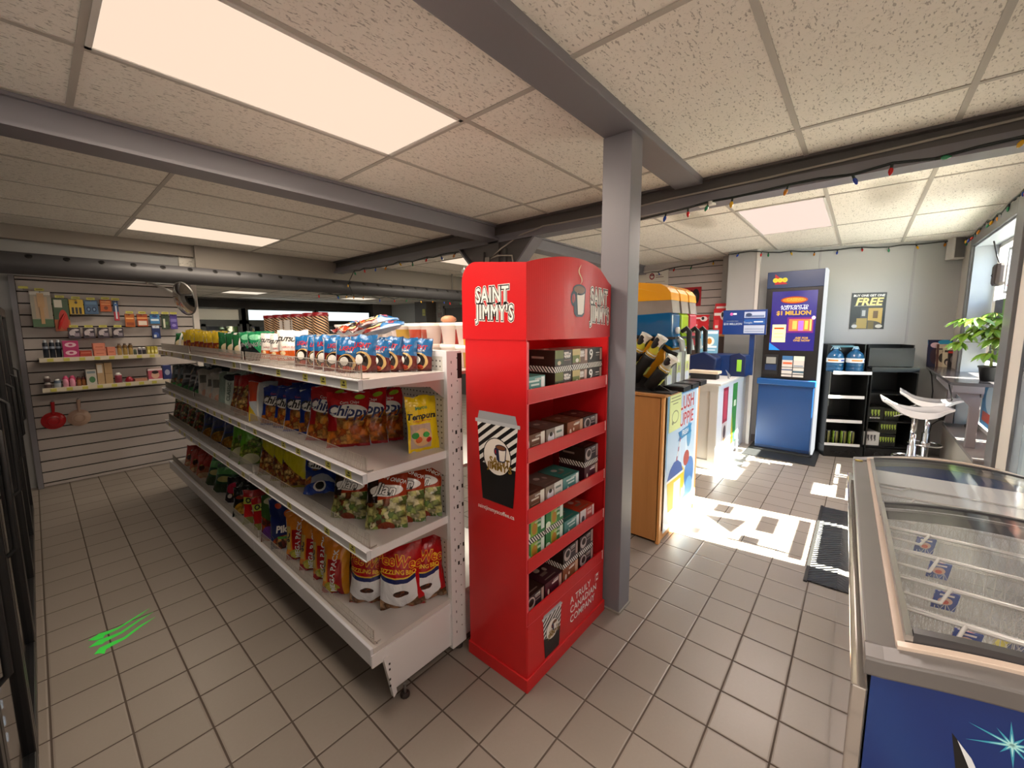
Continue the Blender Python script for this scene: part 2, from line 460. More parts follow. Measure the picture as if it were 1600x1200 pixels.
    for t in (.62, 1.55): m.prism([(t, 0), (t + .02, 0), (t + .02, H), (t, H)], lambda u, v, w: P(u, -w, v), .004, mt('batten', '#9c9b9c', .5))
    struct('wall_back', m, fixn=True)
    m = M(); m.prism([(0, 0), (L, 0), (L, .1), (0, .1)], lambda u, v, w: P(u, -w, v), .012, mt('skirt', '#75716f', .5)); struct('baseboard_back', m, fixn=True)
    m = M(); m.box(6.12, 6.6, 1.07, 1.42, 0, H, WALLG); m.box(6.42, 6.62, 1.42, 1.56, 0, H, WALLG); m.box(6.10, 6.14, 1.05, 1.09, 0, H, WHITE2); struct('trim_11', m, 'boxed grey column in the back corner')
    # slat wall behind the counter
    m = M(); z = .3
    m.box(6.52, 6.55, 1.55, 3.4, .2, H, SLOT)
    while z < H - .04:
        m.box(6.505, 6.53, 1.55, 3.4, z, min(z + .102, H), SLAT); z += .112
    struct('trim_12', m, 'grey slatted panel behind the counter')
    # window wall, y = -.8, with a door and a window opening
    y0, y1 = -1.02, -.8
    m = M(); wm = noisy('wall_cream', '#b9b2a9', '#b0a9a0', 2, .5)
    D = (3.20, 4.19, 0, 2.14); Wn = (4.70, 6.375, .50, 2.38)
    m.box(-2.7, D[0], y0, y1, 0, H, wm); m.box(D[0], D[1], y0, y1, D[3], H, wm)
    m.box(D[1], Wn[0], y0, y1, 0, H, wm)
    m.box(Wn[0], Wn[1], y0, y1, 0, Wn[2], wm); m.box(Wn[0], Wn[1], y0, y1, Wn[3], H, wm)
    m.box(Wn[1], 7.3, y0, y1, 0, H, wm)
    struct('wall_front', m)
    # window 1
    FR = noisy('frame_grey', '#5e5d5f', '#545355', 5, .4); FL = mt('frame_light', '#8f959d', .4)
    w = thing('window_1', 'shop window with grey frame and deep reveal', None, (0, 0, 0)); w['kind'] = 'structure'
    m = M()
    for (xa, xb, za, zb) in ((4.50, 4.72, .42, 2.47), (6.355, 6.44, .42, 2.47), (4.72, 6.355, 2.36, 2.47), (4.72, 6.355, .42, .51)): m.box(xa, xb, -.815, -.778, za, zb, FR)
    m.build('window_frame', w, bevel=.003)
    m = M()
    m.box(4.70, 4.74, -1.0, -.8, .5, 2.38, FL); m.box(6.335, 6.375, -1.0, -.8, .5, 2.38, FL); m.box(4.7, 6.375, -1.0, -.8, 2.345, 2.38, FL)
    for x in (4.76, 5.52, 6.31): m.box(x - .02, x + .02, -1.0, -.96, .5, 2.36, WHITE2)
    m.box(4.74, 6.34, -1.0, -.96, 2.31, 2.35, WHITE2); m.box(4.74, 6.34, -1.0, -.96, .5, .55, WHITE2)
    m.build('window_sash', w)
    m = M(); m.box(4.70, 6.375, -1.0, -.72, .485, .515, mt('sill', '#6c6664', .45)); m.build('window_sill', w, bevel=.003)
    m = M(); m.box(4.74, 6.34, -.985, -.98, .53, 2.33, GLASS); m.build('window_pane', w)
    # door 1
    dr = thing('door_1', 'glazed shop door with dark metal frame', None); dr['kind'] = 'structure'
    DK = mt('door_metal', '#3d3c40', .35, .3)
    m = M()
    for (xa, xb, za, zb) in ((3.20, 3.28, 0, 2.14), (4.11, 4.19, 0, 2.14), (3.28, 4.11, 2.04, 2.14), (3.28, 4.11, .03, .30)): m.box(xa, xb, -.86, -.79, za, zb, DK)
    m.build('door_frame', dr, bevel=.003)
    m = M(); m.box(3.28, 4.11, -.83, -.824, .3, 2.04, glass_mat('door_glass', '#f2f4f0', mixv=.1)); m.build('door_pane', dr)
    m = M()
    m.tube([(3.40, -.79, 1.05), (3.40, -.74, 1.07), (3.40, -.74, 1.35), (3.40, -.79, 1.37)], .011, CHROME); m.build('door_handle', dr)
    # outside
    m = M(); m.box(-30, 40, -40, -1.3, -.2, -.1, noisy('concrete_yard', '#94918b', '#a09c95', 1.5, .9)); struct('ground', m)
room()

def panels():
    for i, (x0, x1, y0, y1, z, w, c) in enumerate(PANELS):
        if x0 < 0: lab = 'added warm fill light panel out of view behind the viewer'
        elif y1 < 0: lab = 'added warm fill light panel, out of view above the near freezer end'
        else: lab = ['largest warm ceiling light panel over the aisle in the foreground', 'long narrow warm ceiling light panel before the slatted end wall',
                'bright pinkish ceiling light panel over the sunny entrance floor', 'ceiling light panel past the crossed beams above the red stand', 'small ceiling light nearer the convex mirror over the far coolers',
                'small ceiling light right of the other above the far coolers'][i]
        t = thing('ceiling_light', lab, 'ceiling light', ((x0 + x1) / 2, (y0 + y1) / 2, z), group='flat panel lights in the ceiling')
        a, b = (x1 - x0) / 2, (y1 - y0) / 2
        m = M()
        for q in ((-a, a, -b, -b + .018), (-a, a, b - .018, b), (-a, -a + .018, -b, b), (a - .018, a, -b, b)): m.box(q[0], q[1], q[2], q[3], -.007, .002, WHITE2)
        m.build('frame', t)
        m = M(); cc = '#%02x%02x%02x' % tuple(int(255 * v ** .45) for v in (c[0], c[1] * .92, c[2] * .88))
        m.box(-a + .018, a - .018, -b + .018, b - .018, -.003, .001, emis('diffuser_%d' % i, cc, .675)); m.build('diffuser', t)
panels()

def duct():
    t = thing('air_duct', 'long round grey ventilation duct with a row of round holes', 'duct', (0, 5.75, 2.15))
    m = M(); n = 24; xs = [-.95, 6.5]
    m.tube([(-.95, 0, 0), (6.5, 0, 0)], .098, noisy('duct_grey', '#48474a', '#403f42', 3, .5), n=28); m.build('duct_body', t)
    x = .049 - .232 * 3; h0 = None
    while x < 6.4:
        th = math.radians(205) if False else 0
        # hole on the side facing the aisle, a little above the middle
        a = math.radians(38)
        if h0:
            o = h0.copy(); COL.objects.link(o); o.location.x = x; x += .232; continue
        m = M(); X = Tr(0, -.097 * math.cos(a), .097 * math.sin(a)) @ Rx(PI / 2 - a)
        m.lathe([(.026, -.002), (.024, .003), (.019, .0035)], mt('ring_dark', '#2d2b2a', .4, .5), n=14, X=X, caps=False)
        m.lathe([(.020, .0008), (.0, .0009)], mt('hole', '#060606', .3), n=14, X=X, caps=False)
        h0 = m.build('vent_hole', t, loc=(x, 0, 0)); x += .232
    m = M()
    for x in (-.6, 5.1):
        m.box(x - .012, x + .012, -.004, .004, .09, .38, STEEL)
    m.build('hanger', t)
duct()

def slatwall():
    m = M(); m.box(-.09, 1.27, 6.09, 6.12, 0, 2.07, SLOT); z = -.066
    while z < 2.04:
        m.box(-.055, 1.275, 6.065, 6.10, max(z, 0.005), min(z + .098, 2.06), SLAT); z += .1108
    m.box(-.095, -.058, 6.03, 6.10, 0, 2.07, GREY); m.box(1.275, 1.33, 6.03, 6.12, 0, HL, mt('edge_white', '#c5beb8', .5))
    struct('trim_13', m, 'grey slatted end wall with dark grooves')
slatwall()

# ------------------------------------------------------------------ snack gondola
LAM = mt('shelf_enamel', '#c9c4c0', .2)
RAIL = mt('rail_white', '#cfd0d6', .25)
WIRE = mt('fence_wire', '#b8b2aa', .3, .5)
YEL = mt('price_yellow', '#c8c25a', .5)
LV = [1.365, 1.005, .695]        # shelf tops
SY = [1.39, 2.70, 3.95, 5.03]
XB = 1.19
def peg_mat():
    q = N('pegboard'); tc = q.n('TexCoord'); x, y, z = q.sep(tc.outputs['Object'])
    f = lambda c: q.ma('SUBTRACT', q.ma('FRACT', q.ma('DIVIDE', c, .0254)), .5)
    a, b = f(y), f(z); r = q.ma('ADD', q.ma('MULTIPLY', a, a), q.ma('MULTIPLY', b, b))
    q.set(Base_Color=q.mix(q.ma('LESS_THAN', r, .026), lin('#c4c1ba'), lin('#1c1a19')), Roughness=.4); return q.m
PEG = peg_mat()
def fence(m, x, y0, y1, z, h=.062, x1=None):
    """low chrome wire fence along y, or along x when x1 is given"""
    if x1 is None:
        n = int((y1 - y0) / .0125)
        for i in range(n + 1):
            yy = y0 + (y1 - y0) * i / n; m.bar((x, yy, z), (x, yy, z + h), .0017, WIRE)
        for hh in (.004, h * .5, h): m.bar((x, y0, z + hh), (x, y1, z + hh), .002, WIRE)
        m.tube([(x + .03, y0, z + .004), (x, y0, z + .004), (x, y0, z + h)], .003, WIRE, n=6)
def gondola():
    t = thing('gondola_shelf', 'long white double-sided snack shelving unit down the middle of the aisle', 'shelving')
    m = M(); m.box(XB, XB + .045, SY[0], SY[-1], .05, 1.43, PEG); m.box(XB - .004, XB + .05, SY[0], SY[-1], 1.43, 1.455, WHITE); m.build('back_panel', t)
    for y in SY:
        m = M(); y0 = y - .014 if y == SY[0] else y - .012
        m.box(XB - .012, XB + .075, y0, y0 + .028, .03, 1.455, WHITE)
        if y == SY[0]:
            for k in range(26):
                zz = .10 + k * .052; m.box(XB + .012, XB + .016, y0 - .001, y0, zz, zz + .012, BLACK); m.box(XB + .046, XB + .050, y0 - .001, y0, zz + .02, zz + .026, BLACK)
            for zz in (.99, 1.075, .81, .72, .52, .44):
                m.box(XB + .030, XB + .040, y0 - .0015, y0, zz, zz + .018, BLACKM); m.box(XB + .062, XB + .071, y0 - .0015, y0, zz + .002, zz + .02, BLACKM)
            m.box(XB + .05, XB + .076, y0 - .002, y0, 1.33, 1.445, BLACKM)
        m.build('upright', t, bevel=.0015)
    m = M()
    m.box(.775, XB, SY[0], SY[-1], .262, .285, LAM)
    for k in range(5): m.box(.80 + .0 * k, .804, 1.405 + k * .012, 1.409 + k * .012, .285, .2855, BLACKM)
    b = m.build('base_deck', t)
    m = M()
    for a, c in zip(SY[:-1], SY[1:]):
        m.box(.762, .776, a + .001, c - .001, .215, .288, RAIL); m.box(.770, .80, a + .001, c - .001, .205, .216, RAIL)
    m.build('price_rail', b, bevel=.002)
    m = M()
    m.box(.79, .791, 1.41, 1.42, .286, .287, WIRE)
    for a, c in zip(SY[:-1], SY[1:]): fence(m, .79, a + .02, c - .02, .286)
    m.build('wire_fence', b)
    m = M(); m.box(.764, XB, SY[0] - .005, SY[0] + .004, .208, .262, WHITE)
    m.prism([(.835, .205), (XB, .205), (XB, .045), (.862, .045), (.855, .03)], lambda u, v, w: (u, SY[0] + w, v), .006, WHITE)
    m.prism([(.812, .22), (.838, .225), (.868, .035), (.852, .02)], lambda u, v, w: (u, SY[0] - .012 + w, v), .02, WHITE)
    for zz in (.19, .165, .12, .09): m.box(.833, .840, SY[0] - .014, SY[0] - .011, zz - .008, zz, BLACKM)
    m.box(1.0, XB, SY[0] + .02, SY[-1], .02, .20, mt('kick', '#5a5652', .6))
    m.build('end_plate', b)
    for (x, y) in ((.90, 1.37), (1.235, 1.40), (.92, 2.7), (.92, 3.95), (.92, 5.0)):
        m = M(); m.lathe([(.006, 0), (.006, .05)], STEEL, (x, y, .005), 8); m.lathe([(.02, 0), (.02, .012), (.01, .016)], mt('foot_rubber', '#2a1d18', .6), (x, y, 0), 10)
        m.build('foot', t)
    for li, z in enumerate(LV):
        for a, c in zip(SY[:-1], SY[1:]):
            m = M(); m.box(.785, XB, a + .003, c - .003, z - .02, z, LAM); m.box(.785, XB, a + .002, a + .006, z - .034, z + .001, WHITE)
            m.box(.785, XB, c - .006, c - .002, z - .034, z, WHITE)
            s = m.build('shelf', t)
            m = M(); m.box(.768, .786, a + .004, c - .004, z - .038, z + .002, RAIL)
            m.box(.764, .770, a + .004, c - .004, z - .040, z - .036, WHITE); m.box(.764, .770, a + .004, c - .004, z - .003, z + .001, WHITE)
            rnd = random.Random(int(z * 100) + int(a * 10)); yy = a + .09
            while yy < c - .1:
                m.box(.7665, .768, yy, yy + .045, z - .036, z - .004, YEL); m.box(.7662, .7666, yy + .008, yy + .036, z - .028, z - .022, mt('ink', '#3a3a20', .6)); m.box(.7662, .7666, yy + .012, yy + .026, z - .018, z - .010, mt('ink', '', .6))
                yy += rnd.choice((.17, .22, .3, .4))
            m.build('price_rail', s, bevel=.001)
            m = M(); fence(m, .792, a + .02, c - .02, z); m.build('wire_fence', s)
            m = M(); m.prism([(XB, z - .02), (XB, z - .13), (1.10, z - .06), (.84, z - .03), (.84, z - .02)], lambda u, v, w: (u, a + .008 + w, v), .003, mt('galv2', '#a8a39c', .4, .5)); m.build('bracket', s)
    # other side of the unit: only its upper shelf is seen
    m = M(); m.box(1.245, 1.66, SY[0], SY[-1], 1.345, 1.36, LAM); m.box(1.655, 1.67, SY[0], SY[-1], 1.325, 1.362, RAIL)
    m.box(1.245, 1.66, SY[0], SY[-1], .9, .915, LAM); m.box(1.245, 1.70, SY[0], SY[-1], .26, .285, LAM); m.box(1.25, 1.6, SY[0] + .02, SY[-1], .02, .26, WHITE)
    m.build('rear_shelf', t)
gondola()

# ------------------------------------------------------------------ bags
FOILB = noisy('foil_back', '#b9bec6', '#9aa2ad', 6, .28, .3, 22, .25)
def bag(w, h, t, mat, texts=(), seed=0, back=None, pinch=.07, nu=14, nv=18):
    """pillow bag standing on z=0, front towards -y"""
    R = random.Random(seed); m = M(); back = back or FOILB; off = R.random() * 50
    lean = (R.random() - .5) * .03
    def S(u, v, s):   # u -1..1, v 0..1, s -1 front +1 back
        e = max(0.0, min(1.0, (v - .035) / .93)); env = math.sin(PI * e) ** .48 if 0 < e < 1 else 0.0
        if v < .5: env = min(1.0, env * 1.05)
        prof = (1 - abs(u) ** 2.2) ** .7
        x = u * w / 2 * (1 - pinch * math.sin(PI * v)); z = v * h
        n = noise.noise(Vector((u * 1.6 + off, v * 2.4 + s * 3, off))) ; n2 = noise.noise(Vector((u * 4.5 + off, v * 6.5, s * 2.0 + off)))
        d = env * prof * (t / 2) * (1 + .22 * n) + .006 * n2 * (1 - abs(u) ** 4)
        # folds running in from the seals
        fold = (math.exp(-v * 9) + math.exp(-(1 - v) * 9)) * .006 * math.sin(u * 9 + off)
        wave = .5 * h * lean * v * v
        z += .012 * noise.noise(Vector((u * 1.6 + off, 7, 0))) * (v ** 3) * h / .25
        x += .004 * n2
        return Vector((x, s * d + fold + wave, z))
    for s in (-1, 1):
        n0 = len(m.v)
        for j in range(nv + 1):
            for i in range(nu + 1):
                m.v.append(tuple(S(-1 + 2 * i / nu, j / nv, s)))
        for j in range(nv):
            for i in range(nu):
                a = n0 + j * (nu + 1) + i; q = [a, a + 1, a + nu + 2, a + nu + 1]
                uv = [(i / nu, j / nv), ((i + 1) / nu, j / nv), ((i + 1) / nu, (j + 1) / nv), (i / nu, (j + 1) / nv)]
                if s > 0: q = q[::-1]; uv = uv[::-1]
                m.face(q, mat if s < 0 else back, True, uv)
    # sawtooth seals
    for v0, sg in ((0, -1), (1, 1)):
        k = 24
        for i in range(k):
            a = S(-1 + 2 * i / k, v0, -1); b = S(-1 + 2 * (i + 1) / k, v0, -1); c = (a + b) / 2 + Vector((0, 0, sg * .003 if sg > 0 else 0))
            if sg > 0:
                n = len(m.v); m.v += [tuple(a), tuple(b), tuple(c)]; m.face((n, n + 1, n + 2), mat, False, [(i / k, 1), ((i + 1) / k, 1), ((i + .5) / k, 1)])
    for tx in texts:   # (string, size rel w, u centre, v centre, material, fat, rot, shear)
        st, sz, uc, vc, tm, fat = tx[:6]; rot = tx[6] if len(tx) > 6 else 0; shr = tx[7] if len(tx) > 7 else 0
        lay = tx[8] if len(tx) > 8 else 0
        ca, sa = math.cos(rot), math.sin(rot)
        def fn(x, y):
            X_, Y_ = x * ca - y * sa, x * sa + y * ca
            u = uc + X_ / (w / 2); v = vc + Y_ / h
            p = S(max(-.97, min(.97, u)), max(.02, min(.98, v)), -1); p.y -= .0016 + .0007 * lay; return p
        m.text(st, sz * w, fn, tm, fat=fat, shear=shr)
    return m
WT = mt('print_white', '#f2f0ec', .35); NV = mt('print_navy', '#16255e', .35); BKP = mt('print_black', '#101012', .35); RDP = mt('print_red', '#c11318', .35)
YLP = mt('print_yellow', '#f3c52a', .35); ORP = mt('print_orange', '#e2611c', .35); GRP = mt('print_green', '#2e7d3a', .35)
CH_CORN = ('chips', 7, '#c96b1c', '#e08c30', '#b04f12', '#eaa84c')
CH_NUT = ('chips', 13, '#a85a24', '#d49a4c', '#7c3814', '#e8c070')
CH_GRN = ('chips', 9, '#8a9a4c', '#c9c678', '#5d7a3a', '#e6dfae', '#7a3e1c')
CH_RED = ('chips', 9, '#b8481c', '#7e1c14', '#dfa05a', '#5c2a14')
CH_MIX = ('chips', 8, '#8b9a62', '#aea88a', '#5e5a48', '#d0c8a8', '#b86a3a')
BK = {}
def kind(key, w, h, t, base, layers, texts=(), asp=.75, rough=.22, wr=.75, back=None, cat='bag'):
    mat = prn('bag_' + key, base, layers, rough, wr, asp=asp)
    for vnt in range(3):
        m = bag(w, h, t, mat, texts, seed=len(BK) * 7 + vnt * 31 + 3, back=back)
        me = m.build('snack_bag').data; o = [x for x in COL.objects if x.data == me][0]; bpy.data.objects.remove(o)
        me.use_fake_user = True; BK[(key, vnt)] = me
def swoosh(u0, u1, v0, v1): return ('r', u0, u1, v0, v1)
kind('chippy_red', .185, .25, .07, '#b3141a', [('s', .10, .50, CH_CORN), ('r', 0, .24, .30, .62, '#9c1016'), ('e', .5, .64, .46, .125, '#f2f0ec'), ('e', .78, .90, .12, .045, '#9db52c'), ('r', 0, 1, 0, .05, '#8e1418')],
     [('Chippy', .36, 0, .635, NV, .03, -.12, .2), ('Corn Chips', .10, .1, .80, WT, .01)])
kind('chippy_blue', .175, .235, .06, '#17348e', [('s', .12, .46, CH_CORN), ('r', 0, .2, .25, .6, '#142c7a'), ('e', .5, .60, .44, .12, '#f2f0ec'), ('r', 0, 1, 0, .05, '#142c7a')],
     [('Chippy', .35, 0, .60, BKP, .03, -.12, .2), ('Corn Chips', .09, .1, .78, RDP, .01)])
kind('blue_maroon', .125, .155, .045, '#1b5f96', [('s', -.12, .56, '#5c1512'), ('r', 0, .05, 0, 1, '#b9bcc4'), ('e', .5, .30, .36, .26, '#c9a76a'), ('e', .46, .30, .30, .22, '#1c0e0a'), ('e', .40, .34, .17, .13, '#e9e6df'), ('e', .5, .12, .18, .07, '#b2371c'), ('s', .2, -.12, '#3c0f0c')],
     [('LIGHT', .22, 0, .72, RDP, .03, -.05, .2), ('Snack', .12, .2, .62, WT, .01)])
kind('white_nuts', .15, .175, .06, '#e9e4dc', [('r', 0, .8, .12, .40, '#cf5a1e'), ('r', 0, .8, .2, .24, '#e9c9a0'), ('e', .2, .33, .1, .06, '#f4d9a8')],
     [('CUTSUBOY', .20, 0, .72, BKP, .04, -.05, .3), ('GARLIC FLAVOR', .09, 0, .50, RDP, .01), ('CORN NUTS', .14, -.08, .18, WT, .02)])
kind('green_black', .15, .17, .06, '#1f7a4c', [('s', -.9, .7, '#12181a'), ('r', 0, 1, 0, .12, '#401414'), ('e', .3, .8, .25, .1, '#7cc79a')],
     [('DING GONG', .20, 0, .55, WT, .03, .1, .2), ('DING GONG', .20, 0, .55, BKP, .0, .1, .2, 1)])
kind('pouch_yellow', .12, .175, .05, '#d0b02c', [('r', 0, 1, 0, .52, '#7e2a1c'), ('e', .5, .28, .34, .16, CH_CORN), ('r', 0, 1, .50, .54, '#d8b43a')], [], wr=.7)
kind('pouch_orange', .10, .16, .045, '#b4701c', [('r', 0, 1, 0, .45, '#7e2216'), ('e', .5, .26, .3, .14, '#e0a050')], [], wr=.7)
kind('mix_green', .15, .16, .06, '#1d5a32', [('s', 1.2, -.2, '#8c2416'), ('e', .45, .35, .3, .2, '#e5d6b0'), ('r', .4, .55, 0, 1, '#e9e6e0'), ('r', 0, 1, 0, .18, '#b5542c')], [], wr=.8)
kind('dark_green', .19, .24, .07, '#3a4a4c', [('s', .2, .34, CH_MIX), ('e', .4, .12, .3, .1, '#3f9a4a'), ('e', .5, .68, .36, .12, '#8a98a0'), ('r', .1, .3, .4, .9, '#5a6e78')], [], wr=.7)
kind('grey_black', .19, .25, .07, '#5a6066', [('r', 0, 1, .45, .70, '#98a0a6'), ('s', .15, .3, '#2a2e30'), ('r', .2, .8, .52, .62, '#3a3e42'), ('e', .4, .15, .25, .1, '#3f7a4a')], [], wr=.7)
kind('grey_white', .17, .24, .07, '#b5b3ac', [('e', .5, .3, .5, .3, '#b9b0a6'), ('e', .4, .22, .2, .12, '#c79a86'), ('r', .1, .6, .55, .8, '#6c6c66')], [], wr=.8)
kind('mint_white', .17, .25, .07, '#cbd8ce', [('r', 0, .30, 0, 1, '#7f9288'), ('e', .55, .85, .35, .1, '#2d2f33')], [('CLASSIC', .2, -.1, .45, mt('mintp', '#4c6a5c', .4), .02, 1.5)], wr=.7)
kind('red_nuts', .20, .26, .07, '#a5181a', [('p', .75, -1.9, CH_NUT), ('r', .46, .54, 0, 1, '#a5181a'), ('e', .72, .45, .2, .30, '#b01c1c'), ('e', .70, .40, .12, .2, CH_NUT), ('r', 0, .24, 0, .7, CH_NUT)], [('Bay', .2, .4, .62, WT, .03, 1.2)])
kind('white_yellow', .16, .23, .06, '#c2c8cc', [('s', -1.0, .45, '#d8b82c'), ('r', 0, .34, .5, 1, '#c4401c'), ('r', .34, .40, 0, 1, '#eceae4')], [])
kind('tempura', .16, .265, .05, '#e2c014', [('r', .06, .72, .06, .50, '#b9a08c'), ('e', .42, .26, .3, .16, '#d9b07c'), ('e', .30, .22, .10, .06, '#c8541c'), ('e', .2, .3, .12, .06, '#2f8a3a'), ('e', .55, .30, .12, .05, '#3aa048'), ('e', .62, .20, .09, .05, '#b81c1c')],
     [('Tempura', .26, -.12, .64, BKP, .03, .02, .15), ('Marco', .15, -.1, .79, GRP, .03), ('Crispy batter mix', .08, -.1, .56, RDP, .01)], asp=.6)
kind('brown_green', .19, .25, .07, '#3a4e34', [('s', .10, .66, ('chips', 12, '#8c7a44', '#5c5a34', '#a8442c', '#b8a868')), ('e', .5, .82, .36, .1, '#c8c49a')], [], wr=.7)
kind('blue_yellow', .19, .24, .07, '#34407c', [('s', .1, .42, '#3c4250'), ('e', .5, .20, .42, .16, ('chips', 4, '#d8a02c', '#c98a1e', '#e8bc50')), ('e', .3, .6, .2, .12, '#4a4e6e')], [], wr=.7)
kind('green_wave', .20, .26, .07, '#68b02c', [('s', .5, .40, ('chips', 14, '#8aa83a', '#6c9a2c', '#b0bc54')), ('e', .35, .12, .26, .12, '#c9c8a0'), ('e', .8, .22, .16, .18, '#1f6a2a')], [], wr=.6)
kind('yellow_nut', .19, .27, .07, '#c9be12', [('s', -.55, .62, CH_NUT), ('e', .35, .86, .36, .11, '#15171c'), ('s', 0, .04, '#8e8420')], [('JBI', .26, -.3, .86, WT, .04, .05, .2), ('JBI', .26, -.3, .86, BKP, .01, .05, .2, 1)], asp=.7)
kind('brown_peas', .175, .25, .065, '#9c3212', [('s', .08, .46, CH_GRN), ('r', 0, .3, .44, .95, '#26140e'), ('e', .5, .64, .42, .10, '#e8e6e2'), ('e', .5, .03, .2, .09, '#7c2c12')],
     [('GREEN ONION', .13, .2, .84, WT, .02, -.35, .1), ('Jian', .36, -.02, .655, BKP, .06, -.15, .2), ('Jian', .36, -.02, .655, WT, .02, -.15, .2, 1)], asp=.7, back=mt('bag_back_white', '#cfd2d6', .3))
kind('blue_white', .2, .26, .08, '#1c3f9a', [('p', .62, -1.2, '#aab4c6'), ('s', 0, .3, '#1c3f9a'), ('e', .5, .18, .2, .14, '#e8e8ea'), ('e', .5, .18, .14, .1, '#15181c'), ('r', 0, .2, .3, .6, CH_CORN)], [])
kind('chee', .17, .20, .06, '#b3181a', [('r', 0, .95, .60, .80, '#c9cf5a'), ('r', 0, 1, 0, .22, '#8a8a4a'), ('e', .55, .40, .3, .05, '#d9a060')], [('O-CHEE', .25, 0, .70, BKP, .04, 0, .1)])
kind('red_crisp', .17, .20, .06, '#b0342a', [('p', .5, -1.0, '#b0684a'), ('e', .5, .12, .4, .12, '#c9a880'), ('e', .3, .45, .16, .14, CH_RED)], [], wr=.8)
kind('green_foil', .18, .21, .06, '#2f5a3a', [('r', 0, 1, .62, .86, '#5fa85c'), ('e', .5, .45, .36, .1, '#c2bb78'), ('s', 0, .3, '#3a4a30')], [], wr=.9, rough=.14)
kind('black_pink', .16, .19, .06, '#2a2226', [('e', .4, .55, .36, .22, '#c42c4c'), ('e', .6, .3, .2, .12, '#c9a23a'), ('e', .25, .25, .12, .08, '#d8c8c0')], [], wr=.9, rough=.14)
kind('black_yellow', .16, .19, .06, '#151414', [('e', .5, .25, .44, .2, ('chips', 4, '#c9962c', '#e0b040', '#a8781e')), ('e', .5, .62, .4, .08, '#8a3424')], [], wr=.8, rough=.16)
kind('orange_mega', .15, .28, .10, '#d8801a', [('r', .30, .78, .22, .66, '#a81216'), ('s', 1.4, -.5, '#a81216'), ('r', 0, .24, .25, .72, '#c9b05a'), ('e', .45, .14, .3, .12, '#a8a032'), ('r', 0, 1, 0, .14, '#9a1416'), ('e', .42, .12, .22, .08, '#c8c040'), ('r', .82, 1, 0, 1, '#e8a02a')],
     [('MEGA PACK', .26, .10, .44, WT, .03, 1.5), ('SC', .3, -.78, .5, BKP, .04, 1.5)], asp=.6, back=mt('bag_back_white', '', .3))
kind('pee_red', .19, .285, .09, '#a90f18', [('p', .52, .35, '#e0b83a'), ('p', .50, .35, '#16225c'), ('p', .43, .35, '#dcdde2'), ('s', -.35, .18, ('chips', 8, '#a5764e', '#c49a74', '#8a5a34', '#b98a60')), ('s', .45, -.22, ('chips', 8, '#a5764e', '#c49a74', '#8a5a34')), ('e', .48, .27, .18, .05, ('chips', 12, '#5c2a10', '#7a3c18', '#3e1c0c')), ('r', .86, 1, .12, 1, '#b31218')],
     [('PeeWee', .31, -.05, .75, YLP, .06, -.22), ('PeeWee', .31, -.05, .75, RDP, .015, -.22, 0, 1), ('SIZZLING BBQ', .13, -.08, .605, YLP, .02, -.12)], asp=.65, back=mt('bag_back_red', '#a01018', .3))
kind('blue_star', .17, .27, .07, '#15225c', [('e', .5, .14, .42, .16, CH_RED), ('e', .62, .72, .13, .08, '#d8641c'), ('e', .3, .86, .1, .05, '#b8381c'), ('r', .25, .8, .22, .27, '#4c9a3a')],
     [('Piker', .3, 0, .42, WT, .04, .1, .2)])
kind('purple_mix', .16, .26, .06, '#3a5a2a', [('s', -.3, .55, CH_RED), ('e', .3, .2, .26, .14, '#5a2a7a'), ('e', .5, .86, .4, .08, '#c9c4a0')], [])

NB = [0]
def put(key, x, y, z, yaw, label, group, lean=10, sc=1.0, roll=0, cat='snack bag'):
    v = NB[0] % 3; NB[0] += 1
    o = bpy.data.objects.new('snack_bag', BK[(key, v)]); COL.objects.link(o)
    o.location = (x, y, z + .001)
    o.rotation_mode = 'QUATERNION'
    o.rotation_quaternion = (Rz(math.radians(yaw)) @ Rx(-math.radians(lean)) @ Ry(math.radians(roll))).to_quaternion()
    sc *= random.uniform(.93, 1.06); o.scale = (sc, sc * random.uniform(.9, 1.15), sc * random.uniform(.96, 1.05))
    return tag(o, label, cat, group)
def row(key, spots, z, yaw, desc, where, grp, lean=10, sc=1.0):
    """spots nearest first"""
    for i, (x, y) in enumerate(spots):
        n = len(spots)
        lab = ('%s %s' % (desc, where)) if n == 1 else '%s, %s from near end %s' % (desc, ORD[i], where)
        put(key, x, y, z, yaw + random.uniform(-9, 7), lab, grp if n > 1 else None, lean + random.uniform(-2, 2), sc, random.uniform(-3, 3))
G1 = 'snack bags on the top shelf'; G2 = 'snack bags on the second shelf'; G3 = 'snack bags on the third shelf'; G4 = 'snack bags on the bottom shelf'
z = LV[0]
row('blue_maroon', [(1.125, 1.50), (1.07, 1.535), (1.02, 1.57), (.975, 1.60), (.93, 1.64), (.885, 1.69), (.885, 1.79), (.89, 1.90), (.90, 2.02), (.90, 2.15)], z, -52, 'blue and maroon foil snack bag', 'of top shelf', G1, 10)
for i, (x, y, zz, yw, l, rl) in enumerate(((.985, 1.72, 1.540, -120, 76, 5), (.99, 1.77, 1.575, -112, 80, -4), (.97, 1.88, 1.545, -60, 78, 6))):
    put('blue_maroon', x, y, zz - .005, yw, 'blue and maroon snack bag lying on the upright ones, ' + ('lowest of three', 'uppermost of three', 'farthest left of three')[i], 'snack bags lying on the top shelf bags', l, 1.1, rl)
row('white_nuts', [(.90, 2.30), (.90, 2.44), (.90, 2.58)], z, -38, 'white corn nut bag', 'of top shelf', G1, 8)
row('green_black', [(.90, 2.75), (.90, 2.90)], z, -38, 'green and black snack bag', 'of top shelf', G1, 8)
row('mix_green', [(.90, 3.08), (.90, 3.22), (.90, 3.36)], z, -38, 'green and red foil snack pouch', 'of top shelf', G1, 8)
